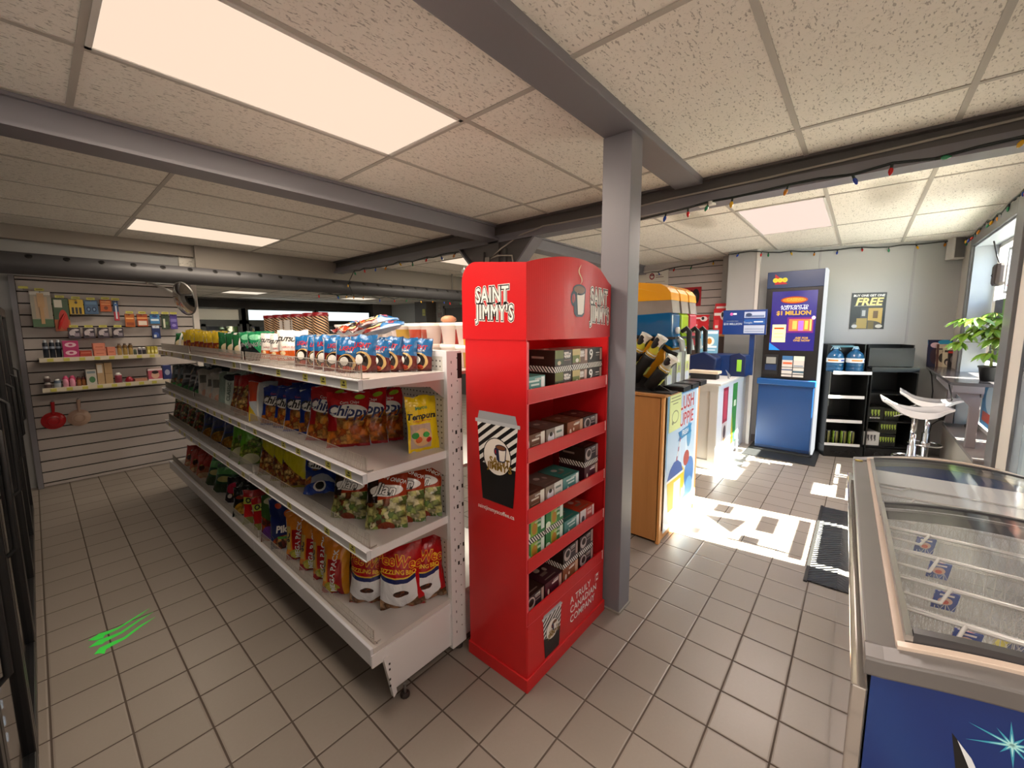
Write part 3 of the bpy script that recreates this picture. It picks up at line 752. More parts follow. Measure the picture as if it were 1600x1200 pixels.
row('pouch_orange', [(1.04, 3.05), (1.04, 3.2), (1.04, 3.35), (1.04, 3.5)], z + .01, -38, 'orange snack pouch in rear row', 'of top shelf', G1, 5)
row('pouch_yellow', [(.92, 3.52 + .13 * k) for k in range(9)], z, -40, 'yellow and brown snack pouch', 'of top shelf', G1, 5)
put('mix_green', .90, 4.78, z, -45, 'green topped pouch at the far end of the top shelf', None, 20)
z = LV[1]
row('chippy_red', [(1.085, 1.74), (1.005, 1.76), (.925, 1.79), (.895, 1.97)], z, -44, 'red corn chip bag in front row', 'of second shelf', G2, 16)
row('chippy_red', [(1.10, 1.92), (1.03, 2.02), (1.06, 2.15)], z, -32, 'red corn chip bag behind front row', 'of second shelf', G2, 6)
put('tempura', 1.115, 1.47, z, -12, 'yellow tempura mix bag alone at the near end of the second shelf', None, 6)
row('chippy_blue', [(.93, 2.15), (.90, 2.27), (.875, 2.39), (.87, 2.53)], z, -50, 'blue corn chip bag', 'of second shelf', G2, 16)
row('chippy_blue', [(1.03, 2.32), (1.03, 2.44)], z, -34, 'blue corn chip bag in rear row', 'of second shelf', G2, 6)
put('white_yellow', .865, 2.71, z, -36, 'white, yellow and orange snack bag beside the blue bags on the second shelf', None, 14)
row('red_nuts', [(.865, 2.93), (.88, 3.10)], z, -46, 'red mixed nuts bag', 'of second shelf', G2, 16)
row('red_nuts', [(1.06, 2.62), (1.06, 2.80), (1.06, 2.98), (1.06, 3.16)], z, -36, 'red nuts bag in rear row', 'of second shelf', G2, 4)
put('mint_white', .865, 3.30, z, -38, 'pale mint bag with upright lettering on the second shelf', None, 14)
row('grey_white', [(.865, 3.48), (.865, 3.66), (.87, 3.84)], z, -38, 'clear and grey snack bag', 'of second shelf', G2, 14)
row('grey_black', [(.87, 4.06), (.87, 4.26), (.88, 4.48)], z, -42, 'grey and black snack bag', 'of second shelf', G2, 22)
row('dark_green', [(.87, 4.70), (.87, 4.90), (1.05, 4.4)], z, -45, 'dark green crisps bag', 'of second shelf', G2, 20)
z = LV[2]
row('brown_peas', [(1.10, 1.475), (1.01, 1.485), (.925, 1.50), (.95, 1.68), (.865, 1.72)], z, -46, 'brown and green snack bag', 'of third shelf', G3, 20)
row('chippy_blue', [(1.075, 2.05), (1.02, 2.12), (.96, 2.19)], z, -30, 'blue corn chip bag', 'of third shelf', G3, 8, .97)
put('blue_white', .875, 2.02, z + .035, -30, 'blue and white bag lying flat in front of the blue chip bags', None, 72, .8)
row('yellow_nut', [(.865, 2.29), (.865, 2.43), (.865, 2.58), (1.05, 2.38)], z, -48, 'yellow nut bag', 'of third shelf', G3, 18)
row('green_wave', [(.87, 2.90), (.87, 3.10), (1.0, 3.0)], z, -38, 'bright green vegetable crisps bag', 'of third shelf', G3, 20)
row('blue_yellow', [(.87, 3.38), (.87, 3.62), (.87, 3.86), (1.05, 3.5)], z, -40, 'navy bag with yellow crisps', 'of third shelf', G3, 24)
row('brown_green', [(.87, 4.15), (.87, 4.42), (.87, 4.68), (.87, 4.90)], z, -42, 'brown and green bag', 'of third shelf', G3, 22)
z = .285
row('pee_red', [(1.105, 1.47), (1.00, 1.51), (.915, 1.66), (1.06, 1.66)], z, -36, 'red and white crackling bag', 'of bottom shelf', G4, 6)
row('orange_mega', [(.845, 1.84), (.87, 1.98), (.86, 2.12), (.86, 2.28), (1.0, 2.0)], z, -48, 'orange and red large snack bag', 'of bottom shelf', G4, 10, .98)
row('blue_star', [(.865, 2.46), (.98, 2.50)], z, -34, 'navy snack bag', 'of bottom shelf', G4, 8)
put('purple_mix', .85, 2.60, z, -36, 'green and red bag with a purple patch on the bottom shelf', None, 12)
row('chee', [(.89, 2.80), (.87, 2.94), (1.0, 2.72)], z, -22, 'red bag with a yellow name band', 'of bottom shelf', G4, 12)
row('black_yellow', [(.85, 3.12), (.88, 3.26), (1.0, 3.1)], z, -38, 'black and yellow snack bag', 'of bottom shelf', G4, 26)
row('black_pink', [(.87, 3.42), (1.0, 3.34), (1.03, 3.55)], z, -38, 'shiny black and pink snack bag', 'of bottom shelf', G4, 28)
row('green_foil', [(.87, 3.70), (.87, 3.92), (1.0, 3.82)], z, -40, 'shiny dark green snack bag', 'of bottom shelf', G4, 26)
row('red_crisp', [(.87, 4.20), (.87, 4.42), (.87, 4.66), (1.0, 4.35)], z, -42, 'dull red snack bag', 'of bottom shelf', G4, 18)

# tins and tubs on the far side's top shelf
def tins():
    mat = prn('tin_wrap', '#d9b58a', [('d', 0, 1, 0, 1, 9, .55, .8, '#2c1410'), ('r', .1, .26, .2, .75, '#d8cfc6'), ('r', 0, 1, .9, 1, '#5c1418')], .3)
    lid = mt('tin_lid', '#8c1820', .3)
    m = M(); m.lathe([(.0, 0), (.056, 0), (.056, .002)], mat, n=24, caps=False); m.lathe([(.056, 0), (.056, .15)], mat, n=24, caps=False)
    m.lathe([(.056, .15), (0, .15)], mat, n=24, caps=False)
    t0 = None
    for i, (x, y, zz) in enumerate(((1.42, 3.08, 1.36), (1.42, 3.24, 1.36), (1.44, 3.52, 1.36), (1.43, 3.66, 1.36), (1.42, 3.84, 1.36), (1.43, 4.08, 1.36))):
        lab = 'striped brown wafer tin with red lid, %s from the right' % ORD[i]
        zz += .155 if i in (0, 1, 2, 3, 4, 5) else 0
        if t0 is None:
            t0 = thing('wafer_tin', lab, 'tin', (x, y, zz), 0, 'striped wafer tins'); m.build('can', t0)
            l = M(); l.lathe([(.0585, .135), (.0585, .158), (.054, .162), (.0, .163)], lid, n=24, caps=False); l.build('lid', t0)
        else: dup(t0, (x, y, zz), (0, 0, i * .9), lab)
    # plain cartons they stand on
    c = prn('carton', '#cfc6b4', [('r', 0, 1, .6, 1, '#ddd6c8')], .6)
    for i in range(6):
        m = M(); m.box(-.10, .10, -.085, .085, 0, .153, c, faces={'-x': c}); o = m.build('snack_carton', bevel=.003); o.location = (1.43, 3.10 + .185 * i, 1.361)
        tag(o, 'plain pale carton under the striped tins, %s from the right' % ORD[i], 'carton', 'cartons under the striped tins')
tins()
def tubs():
    cols = [('#e8d9d2', '#c9a23a'), ('#ead9d0', '#d8b030'), ('#e6dbd4', '#2f6a3a'), ('#e9dcd6', '#b8322a'), ('#e8d6ce', '#c9805a'), ('#eadcd4', '#c0503a'), ('#ecd8cc', '#d8c8a0'), ('#e8dcd4', '#c8401c'), ('#ead8d0', '#c8602c')]
    k = 0
    for i in range(10):
        y = 1.50 + i * .142
        for lv in range(2):
            b, c = cols[(i * 2 + lv) % len(cols)]
            nm = 'tub_%s' % c[1:]
            mat = prn(nm, b, [('r', .05, .30, .25, .6, c), ('r', .55, .75, .3, .6, c), ('r', 0, 1, .62, 1, '#f0e6de')], .35)
            lab = 'white noodle tub, %s layer, %s from the red stand, rear top shelf' % (('lower', 'upper')[lv], ORD[i])
            o = thing('noodle_tub', lab, 'food tub', (1.43 + .02 * (i % 2), y, 1.361 + lv * .112), i * .8, 'noodle tubs on the rear top shelf')
            m = M(); m.lathe([(.0, 0), (.048, 0), (.062, .095), (.066, .098)], mat, n=24, caps=False); m.build('bowl', o)
            m = M(); m.lathe([(.0675, .094), (.0685, .108), (.064, .111), (0, .1105)], mt('tub_lid', '#efe2da', .3), n=24, caps=False); m.build('lid', o)
    o = thing('bread_bun', 'round brown bun lying on the white tubs near the red stand', 'bread', (1.46, 1.68, 1.585))
    m = M(); m.lathe([(0, 0), (.03, .0), (.042, .012), (.038, .026), (.02, .036), (0, .038)], noisy('bun', '#b07850', '#d0a080', 20, .5), n=20, caps=False); m.build('crust', o)
tubs()

# ------------------------------------------------------------------ red coffee display stand
CREAM = mt('print_cream', '#efe7df', .4)
RED = None
def red_mat():
    q = N('stand_red'); tc = q.n('TexCoord')
    w = q.n('TexWave', tc.outputs['Object'], i_Scale=28, i_Distortion=1.2); nz = q.n('TexNoise', tc.outputs['Object'], i_Scale=5, i_Detail=3)
    q.set(Base_Color=q.mix(nz.outputs[0], lin('#d2191e'), lin('#c4151a')), Roughness=.38)
    q.put(q.b.inputs['Coat Weight'], .10); q.put(q.b.inputs['Coat Roughness'], .12)
    q.bump(q.ma('MULTIPLY_ADD', w.outputs[0], .10, nz.outputs[0]), .12, .01); return q.m
RED = red_mat()
REDE = mt('stand_edge', '#e0505a', .35)
def triple(m, s, size, fn, dz):
    """cartoon lettering: white halo, black outline, white fill"""
    m.text(s, size, lambda x, y: fn(x, y, dz), mt('print_cream', '#efe7df', .4), fat=.115, space=1.12)
    m.text(s, size, lambda x, y: fn(x, y, dz * 2), BKP, fat=.075, space=1.12)
    m.text(s, size, lambda x, y: fn(x, y, dz * 3), mt('print_cream', '', .4), fat=.022, space=1.12)
def logo(m, fn, k):
    triple(m, 'SAINT', k, lambda x, y, d: fn(x * .72 - .12 * k, y + .42 * k, d), .0005)
    triple(m, "JIMMY'S", k, lambda x, y, d: fn(x * .66 + .04 * k, y - .42 * k - x * .03, d), .0005)
def cup_art(m, fn, w, h):
    """striped paper cup: fn(u,v,d) u across from centre, v up from the foot"""
    stripe = prn('cup_stripe', '#e9e7e4', [('d', 0, 1, 0, 1, 4.2, .5, -1.1, '#101012')], .35)
    f = lambda u, v, d: fn(u, v, d)
    def poly(P, mat, d): m.prism(P, lambda u, v, w_: f(u, v, d + w_ * .3), .0012, mat)
    poly([(-w * .36, 0), (w * .36, 0), (w * .42, h * .42), (-w * .42, h * .42)], BKP, .0006)
    poly([(-w * .42, h * .42), (w * .42, h * .42), (w * .47, h * .88), (-w * .47, h * .88)], stripe, .0006)
    LID = mt('lid_grey', '#bcc0c6', .35)
    poly([(-w * .52, h * .87), (w * .52, h * .87), (w * .52, h * .91), (-w * .52, h * .91)], LID, .0008)
    poly([(-w * .46, h * .91), (w * .46, h * .91), (w * .42, h), (-w * .42, h)], mt('lid_grey2', '#a2a7ae', .35), .0008)
    poly([(w * .33 * math.cos(a), h * .52 + h * .21 * math.sin(a)) for a in [2 * PI * i / 28 for i in range(28)]], BKP, .0010)
    poly([(w * .31 * math.cos(a), h * .52 + h * .20 * math.sin(a)) for a in [2 * PI * i / 28 for i in range(28)]], mt('print_cream', '', .4), .0013)
    G = mt('gold_print', '#8a6a1c', .4)
    m.text('SAINT', w * .17, lambda x, y: f(x + w * .06, y + h * .47, .0024), G, fat=.04); m.text("JIMMY'S", w * .17, lambda x, y: f(x + w * .06, y + h * .405, .0024), G, fat=.04)
    mug(m, lambda u, v, d: f(u * w * .30 + w * .10, v * w * .30 + h * .57, .0022 + d))
def mug(m, f):
    """navy mug with coffee, unit size"""
    NVY = mt('mug_navy', '#1c2440', .35); CR = mt('print_cream', '', .4)
    def poly(P, mat, d): m.prism(P, lambda u, v, w_: f(u, v, d + w_ * .3), .0006, mat)
    el = lambda cx, cy, rx, ry, n=22: [(cx + rx * math.cos(2 * PI * i / n), cy + ry * math.sin(2 * PI * i / n)) for i in range(n)]
    poly(el(-.38, .05, .17, .24), NVY, 0); poly(el(-.37, .05, .09, .15), RED, .0003)
    poly([(-.42, .32), (.42, .32), (.34, -.42), (.2, -.52), (-.2, -.52), (-.34, -.42)], NVY, .0004)
    poly([(-.18, .28), (.36, .28), (.28, -.38), (.16, -.45), (-.1, -.45)], CR, .0008)
    poly(el(0, .34, .43, .17), NVY, .0010); poly(el(0, .34, .36, .12), mt('coffee', '#7c4a2c', .3), .0014)
def steam(m, f, mat):
    L = [(0, 0), (-.14, .2), (.08, .45), (-.1, .75), (.02, 1.0)]
    n = 18; P1 = []; P2 = []
    for i in range(n + 1):
        t = i / n; x = .16 * math.sin(t * 7.0) * (1 - .3 * t); wd = .075 * math.sin(PI * (1 - t) ** .7 * .9 + .15) * (1 - t * .5)
        P1.append((x - wd, t)); P2.append((x + wd, t))
    for i in range(n):
        m.quad(f(*P1[i], .001), f(*P2[i], .001), f(*P2[i + 1], .001), f(*P1[i + 1], .001), mat)
SHZ = [1.262, 1.022, .765, .548, .312]
def stand():
    t = thing('display_stand', "tall red cardboard coffee display stand with curved header beside the grey post", 'display stand', (1.585, 1.16, 0))
    x0, x1, y0, y1 = 1.247, 1.925, .985, 1.328
    m = M(); m.box(x0, x0 + .006, y0, y1, .02, 1.512, RED); m.box(x1 - .006, x1, y0, y1, .02, 1.512, RED)
    m.box(x0 + .001, x0 + .014, y0 - .002, y0, .30, 1.50, REDE); m.box(x1 - .014, x1 - .001, y0 - .002, y0, .30, 1.50, RED)
    m.bw('side_panel', t)
    m = M(); m.box(x0 + .006, x1 - .006, y1 - .008, y1 - .002, .02, 1.75, RED); m.bw('back_panel', t)
    m = M(); m.box(x0 - .007, x1 + .007, y0 - .010, y1 + .007, 0, .062, RED); m.bw('base_band', t, bevel=.003)
    m = M(); m.box(x0 + .006, x1 - .006, y0 - .002, y0 + .004, .062, .300, RED); m.box(x0 + .006, x1 - .006, y0 - .004, y0 - .002, .286, .300, RED)
    lp = m.bw('lower_panel', t)
    m = M()
    for i, (s, z) in enumerate((('A TRULY', .236), ('CANADIAN', .186), ('COMPANY', .136))):
        m.text(s, .050, lambda x, y, z=z: (1.585 + x * .95, y0 - .0042, z + y), WT, fat=.012, align='LEFT', space=1.05)
    # little flag mark
    m.box(1.828, 1.868, y0 - .0044, y0 - .0040, .218, .256, WT); m.box(1.829, 1.837, y0 - .0048, y0 - .0044, .219, .255, RED); m.box(1.859, 1.867, y0 - .0048, y0 - .0044, .219, .255, RED)
    m.prism([(0, .012), (.004, .004), (.011, .003), (.006, -.003), (.007, -.010), (0, -.008), (-.007, -.010), (-.006, -.003), (-.011, .003), (-.004, .004)], lambda u, v, w: (1.848 + u, y0 - .0046 - w, .237 + v), .0004, RED)
    m.bw('slogan', lp)
    m = M(); cup_art(m, lambda u, v, d: (1.435 + u, y0 - .0026 - d, .070 + v), .155, .225); m.bw('cup_print', lp)
    for z in SHZ:
        m = M(); m.box(x0 + .006, x1 - .006, y0 + .004, y1 - .008, z - .004, z, RED); s = m.bw('shelf', t)
        m = M(); m.box(x0 + .004, x1 - .03, y0 - .006, y0 + .001, z - .006, z + .052, RED); m.box(x0 + .004, x1 - .03, y0 - .0065, y0 - .004, z - .007, z - .0045, REDE)
        m.tube([(x1 - .035, y0 - .007, z + .050), (x1 - .026, y0 - .007, z + .054), (x1 - .026, y0 - .007, z + .004)], .0022, mt('pink_clip', '#f0c0bc', .4), n=6)
        m.bw('shelf_lip', s)
    # header: bulging front, rounded sides
    n = 26; F = []; B = []
    def top(u): return 1.803 + .046 * math.sin(PI * min(1, u * 1.06) ** .9) - .036 * max(0, u - .75) / .25 * 1.0
    def fy(u): return y0 - .004 - .038 * math.sin(PI * u)
    xa, xb = x0 - .003, x1 + .006
    m = M()
    for i in range(n):
        a, b = i / n, (i + 1) / n; X0, X1 = xa + (xb - xa) * a, xa + (xb - xa) * b
        m.quad((X0, fy(a), 1.508), (X1, fy(b), 1.508), (X1, fy(b), top(b)), (X0, fy(a), top(a)), RED, smooth=True)
        m.quad((X1, fy(b) + .004, 1.508), (X0, fy(a) + .004, 1.508), (X0, fy(a) + .004, top(a)), (X1, fy(b) + .004, top(b)), RED, smooth=True)
        m.quad((X0, fy(a), top(a)), (X1, fy(b), top(b)), (X1, fy(b) + .004, top(b)), (X0, fy(a) + .004, top(a)), REDE)
        m.quad((X0, fy(a) + .004, 1.508), (X1, fy(b) + .004, 1.508), (X1, fy(b), 1.508), (X0, fy(a), 1.508), REDE)
    hd = m.bw('header_front', t)
    def hf(x, z, d): u = (x - xa) / (xb - xa); return (x, fy(u) - .0008 - d, z)
    m = M(); logo(m, lambda x, y, d: hf(1.780 + x, 1.652 + y, d), .098)
    mug(m, lambda u, v, d: hf(1.565 + u * .12, 1.672 + v * .135, d)); steam(m, lambda u, v, d: hf(1.568 + u * .09, 1.740 + v * .085, d), mt('steam_print', '#e8c8a0', .4))
    m.bw('header_print', hd)
    for sx, xx in ((-1, xa), (1, xb - .006)):
        P = [(y0 - .003, 1.508), (y1 + .012, 1.508), (y1 + .012, 1.73)] + [(y1 - .068 + .08 * math.cos(a), 1.752 + .08 * math.sin(a)) for a in [i * PI / 2 / 8 for i in range(9)]] + [(y0 - .003, 1.803 if sx < 0 else 1.77)]
        m = M(); m.prism(P, lambda u, v, w, xx=xx: (xx + w, u, v), .006, RED); s = m.bw('header_side', t, fixn=True)
        if sx < 0:
            m = M(); logo(m, lambda x, y, d: (xx - .0006 - d, 1.152 - x, 1.652 + y), .085); m.bw('side_logo', s)
    m = M(); cup_art(m, lambda u, v, d: (x0 - .0005 - d, 1.143 - u, .805 + v), .245, .395); m.bw('side_cup_print', t)
    m = M(); m.text('saintjimmyscoffee.ca', .026, lambda x, y: (x0 - .0008, 1.155 - x, .765 + y), WT, fat=.01); m.bw('web_address', t)
stand()

def coffee_boxes():
    BW, BD, BH = .137, .15, .097
    S = ('d', 0, 1, 0, .26, 9, .5, .55, '#e8e4de')
    SB = ('r', 0, 1, 0, .26, '#141012')
    KD = {
        'forest': ('dark brown', '#2c1a14', [('r', 0, .48, .35, 1, '#6e7436'), ('r', 0, .48, .35, .62, '#32401c'), ('e', .24, .42, .10, .10, '#c9b79a'), ('r', .52, .90, .66, .74, '#d8cfc6'), ('r', .52, .80, .82, .9, '#d8cfc6'), ('r', .52, .9, .5, .54, '#8a7468'), SB, S]),
        'tan': ('tan', '#6a4c3c', [('r', 0, .5, .35, 1, '#c9b77a'), ('r', 0, .45, .35, .7, '#6e7a3a'), ('e', .3, .45, .10, .10, '#e8e0d0'), ('r', .80, .96, .4, .95, '#d8b8a8'), ('r', .5, .74, .6, .9, '#cfc4ba'), SB, S]),
        'nine': ('black', '#1c1614', [('r', .04, .5, .3, 1, '#241c1a'), ('r', .84, .97, .35, .95, '#b89a8e'), ('r', .55, .8, .7, .76, '#d0c8c0'), ('r', .55, .8, .58, .63, '#8a8078'), SB, S]),
        'teal': ('teal', '#4f8a86', [('r', .80, .97, .35, .95, '#e8eeec'), ('r', .2, .7, .76, .84, '#cfe0dc'), ('r', .3, .7, .6, .68, '#cfe0dc'), ('e', .3, .42, .05, .1, '#e8eeec'), SB, S]),
        'white': ('white', '#d8d6d0', [('r', 0, .5, .28, 1, '#8a7e74'), ('e', .28, .55, .18, .28, '#e4e4ea'), ('e', .28, .74, .09, .1, '#1a1210'), ('r', .58, .9, .7, .8, '#6a7a74'), ('r', .58, .9, .45, .5, '#8a9a94'), SB, S]),
        'bronze': ('bronze brown', '#8a4c2a', [('r', .80, .97, .35, .98, '#c9a284'), ('r', .4, .72, .78, .86, '#e8d8c8'), ('e', .2, .5, .06, .16, '#e8d8c8'), ('e', .4, .6, .04, .08, '#e8d8c8'), SB, S]),
        'brown': ('brown', '#6a4632', [('r', .76, .97, .3, 1, '#e0dcd2'), ('e', .08, .5, .1, .4, '#e8e4e0'), ('r', .3, .68, .7, .78, '#d8cabe'), ('r', .3, .68, .5, .54, '#a88a78'), SB, S]),
        'maroon': ('maroon', '#4c1424', [('r', .82, .97, .35, .95, '#c9a08e'), ('r', .4, .76, .74, .82, '#e0c8c8'), ('e', .2, .5, .05, .14, '#e8d8c8'), SB, S]),
        'green': ('green', '#2f7c46', [('r', .28, .62, .3, 1, '#8fae3e'), ('e', .46, .6, .13, .26, '#b07a2c'), ('r', .80, .97, .4, .98, '#e0ece4'), ('r', .62, .78, .6, .72, '#bfe0c4'), ('e', .12, .38, .14, .16, '#e4ecd8'), SB, S]),
        'coral': ('coral and white', '#c0564c', [('r', 0, .4, .28, 1, '#d8d0d0'), ('e', .2, .5, .1, .18, '#4c4048'), ('r', .86, .97, .4, .98, '#e8e0e0'), ('r', .5, .8, .6, .75, '#e4b0a8'), SB, S]),
        'cup': ('dark brown', '#34242a', [('e', .28, .62, .22, .30, '#b8a8a4'), ('e', .30, .66, .14, .18, '#2c1a16'), ('r', .84, .97, .35, .98, '#b0948c'), ('r', .52, .78, .74, .8, '#a08c88'), ('r', .52, .78, .6, .64, '#a08c88'), SB, S]),
    }
    TOPS = {'green': '#1c5a2c', 'teal': '#1f6a60', 'coral': '#a8341c', 'bronze': '#5c3420', 'brown': '#4a2c22', 'white': '#5a4a42', 'maroon': '#38161e'}
    TX = {'nine': [('9', .07, .028, .062, WT, .02)], 'forest': [('MEDIUM', .014, .10, .077, WT, .02), ('ROAST', .014, .10, .063, WT, .02)], 'tan': [('DARK', .014, .088, .077, WT, .02), ('ROAST', .014, .088, .063, WT, .02)]}
    PR = {}
    for k, (d, base, L) in KD.items():
        tp = prn('box_top_' + k, TOPS.get(k, '#2a1a14'), [('r', .30, .62, .3, .42, '#6a564c'), ('e', .42, .62, .12, .10, '#b8a89c'), ('r', .2, .8, .12, .16, '#7a685c'), ('e', .7, .5, .07, .1, '#9a8678')], .3)
        fr = prn('box_front_' + k, base, L, .35)
        sd = prn('box_side_' + k, TOPS.get(k, '#2a1a14'), [SB, S, ('r', .15, .6, .6, .7, '#8a7a70')], .35)
        m = M(); m.box(-BW / 2, BW / 2, 0, BD, 0, BH, sd, faces={'-y': fr, '+z': tp})
        for (s, sz, cx, cz, mm, ft) in TX.get(k, []): m.text(s, sz, lambda x, y, cx=cx, cz=cz: (-BW / 2 + cx + x, -.0004, cz + y), mm, fat=ft)
        if k not in TX: m.text('COFFEE', .012, lambda x, y: (.018 + x, -.0004, .084 + y), WT, fat=.015)
        o = m.build('coffee_box'); PR[k] = o.data; bpy.data.objects.remove(o)
    rows = [
        (0, 'top shelf', [('teal', 1.325, 0, 0), ('forest', 1.535, 0, 1), ('forest', 1.535, 1, 1), ('tan', 1.676, 0, 1), ('tan', 1.676, 1, 1), ('nine', 1.818, 0, 1), ('nine', 1.818, 1, 1)]),
        (1, 'second shelf', [('brown', 1.330, 0, 0), ('white', 1.471, 0, 0), ('bronze', 1.640, 0, 0), ('cup', 1.785, 0, 0)]),
        (2, 'third shelf', [('brown', 1.328, 0, 0), ('white', 1.469, 0, 0), ('teal', 1.610, 0, 0), ('brown', 1.40, 0, 2), ('maroon', 1.80, 0, 0), ('cup', 1.80, 1, 0)]),
        (3, 'fourth shelf', [('green', 1.328, 0, 0), ('green', 1.328, 1, 0), ('green', 1.475, 0, 0), ('green', 1.475, 1, 0), ('teal', 1.622, 0, 0), ('coral', 1.768, 0, 0), ('coral', 1.70, 0, 2)]),
        (4, 'bottom shelf', [('cup', 1.328, 0, 0), ('maroon', 1.470, 0, 0), ('bronze', 1.615, 0, 0), ('cup', 1.615, 1, 0), ('cup', 1.765, 0, 0), ('cup', 1.765, 1, 0)]),
    ]
    for si, nm, L in rows:
        cols = sorted(set(x for k, x, s, b in L if b != 2))
        for k, x, s, b in L:
            y = 1.0 + (.165 if b == 2 else 0); z = SHZ[si] + .0005 + s * (BH + .001)
            o = bpy.data.objects.new('coffee_box', PR[k]); COL.objects.link(o); o.location = (x, y, z); o.rotation_euler = (0, 0, random.uniform(-.02, .02))
            if b == 2: pos = 'in the rear row'
            else:
                pos = '%s from left' % ORD[cols.index(x)]
                two = len([1 for q in L if q[1] == x and q[3] != 2]) > 1
                if two: pos += (', lower', ', upper')[s]
            tag(o, '%s coffee box, %s, stand %s' % (KD[k][0], pos, nm), 'coffee box', 'coffee boxes on the red stand')
coffee_boxes()

# ------------------------------------------------------------------ slush corner, kiosk, racks
WOOD = None
def wood_mat():
    q = N('maple'); tc = q.n('TexCoord'); mp = q.n('Mapping', tc.outputs['Object'], i_Scale=(9, 9, .8))
    nz = q.n('TexNoise', mp.outputs[0], i_Scale=3, i_Detail=4, i_Distortion=.6)
    q.set(Base_Color=q.mix(nz.outputs[0], lin('#c08a52'), lin('#a8733e')), Roughness=.38); return q.m
WOOD = wood_mat(); EDGE = mt('maple_edge', '#d89a58', .4)
def wood_cabinet():
    t = thing('wooden_cabinet', 'light maple cabinet under the slush machine, poster on its front', 'cabinet', (3.2, 1.3, 0))
    m = M(); m.box(2.80, 2.825, 1.02, 1.62, .02, 1.07, WOOD); m.box(3.60, 3.625, 1.02, 1.62, 0, 1.07, WOOD); m.box(2.82, 3.60, 1.05, 1.62, .05, 1.065, WOOD)
    m.box(2.80, 2.84, 1.005, 1.03, .0, 1.07, EDGE); m.box(3.585, 3.625, 1.005, 1.03, 0, 1.07, EDGE); m.box(2.84, 3.585, 1.015, 1.045, .0, .07, EDGE)
    m.bw('carcass', t, bevel=.002)
    m = M(); m.box(2.785, 3.64, .99, 1.64, 1.072, 1.095, WOOD); m.bw('cabinet_top', t, bevel=.003)
    o = thing('slush_poster', 'tall pale blue slush poster on the maple cabinet front', 'poster', (3.2, 1.0, 0))
    m = M(); x0, x1, z0, z1 = 2.865, 3.565, .06, 1.10
    pm = prn('slush_poster', '#bcd4ea', [('r', 0, .03, 0, 1, '#5aa0d0'), ('r', .93, 1, 0, 1, '#dfeaf4'), ('r', .3, 1, .955, 1, '#2a8ac4'), ('r', .62, .66, .2, .9, '#d4e4f2'), ('r', .42, .45, .2, .8, '#cfe0f0'),
             ('e', .38, .30, .26, .12, '#e2c22a'), ('s', -1.6, .48, '#c8dcec'), ('e', .40, .14, .2, .12, '#dfe8f0'), ('e', .78, .30, .17, .13, '#3a7cc4'), ('e', .78, .18, .13, .09, '#6aa8dc'), ('e', .70, .10, .16, .06, '#58a4d4'), ('e', .72, .62, .08, .1, '#5a9cc8'), ('e', .66, .44, .10, .06, '#a83a34')], .3)
    m.box(x0, x1, 1.000, 1.0035, z0, z1, WT, faces={'-y': pm}); m.bw('sheet', o)
    m = M(); f = lambda cx, cz, k=1: (lambda x, y: (cx + x, .9994, cz + y))
    R_ = mt('slush_red', '#b8243a', .4); WH = WT
    for s, cz, sz in (('SLUSH', .975, .150), ('PUPPIE', .845, .140)):
        m.text(s, sz, lambda x, y, cz=cz: (3.26 + x * .95, .9996, cz + y), WT, fat=.05); m.text(s, sz, lambda x, y, cz=cz: (3.26 + x * .95, .9992, cz + y), R_, fat=.018)
    m.prism([(-.16, -.03), (.16, -.01), (.13, .02), (.16, .06), (-.16, .04), (-.13, .0)], lambda u, v, w: (3.27 + u, .9994 - w, .725 + v), .0004, mt('banner_blue', '#2f86bc', .4))
    m.text('FRESH', .055, lambda x, y: (3.27 + x, .9986, .74 + y), WT, fat=.02)
    # drink cup with domed lid and striped straw
    B1 = mt('cup_blue', '#2c5aa8', .4); Y1 = mt('cup_yellow', '#e6c82c', .4)
    m.prism([(-.13, 0), (.13, 0), (.17, .24), (-.17, .24)], lambda u, v, w: (3.08 + u, .9992 - w, .19 + v), .0003, Y1)
    m.prism([(-.05, .0), (.10, 0), (.10, .24), (-.05, .24)], lambda u, v, w: (3.10 + u, .9988 - w, .15 + v), .0003, mt('cup_pale', '#d8e2ea', .4))
    m.prism([(-.18, 0), (.18, 0), (.12, .08), (.04, .12), (-.04, .12), (-.12, .08)], lambda u, v, w: (3.08 + u, .9990 - w, .43 + v), .0003, B1)
    m.prism([(-.19, 0), (.19, 0), (.19, .018), (-.19, .018)], lambda u, v, w: (3.08 + u, .9986 - w, .42 + v), .0003, WT)
    for k in range(5): m.prism([(0, 0), (.016, 0), (.024, .032), (.008, .032)], lambda u, v, w, k=k: (3.09 + u + .014 * k, .9990 - w, .55 + v + .034 * k), .0003, R_ if k % 2 == 0 else WT)
    m.bw('print', o)
    m = M(); nm = prn('note_yellow', '#dce3a0', [('r', .1, .9, .86, .88, '#6a6f4c'), ('r', .08, .92, .78, .80, '#6a6f4c'), ('r', .25, .7, .70, .72, '#6a6f4c'), ('e', .5, .36, .3, .17, '#8a8f68'), ('e', .5, .36, .26, .14, '#dce3a0'), ('e', .3, .22, .08, .05, '#8a8f68')], .5)
    m.box(2.90, 3.14, .9965, .998, .80, 1.085, nm); n = m.build('paper_note'); tag(n, 'pale yellow handwritten note taped over the slush poster corner', 'note')
wood_cabinet()

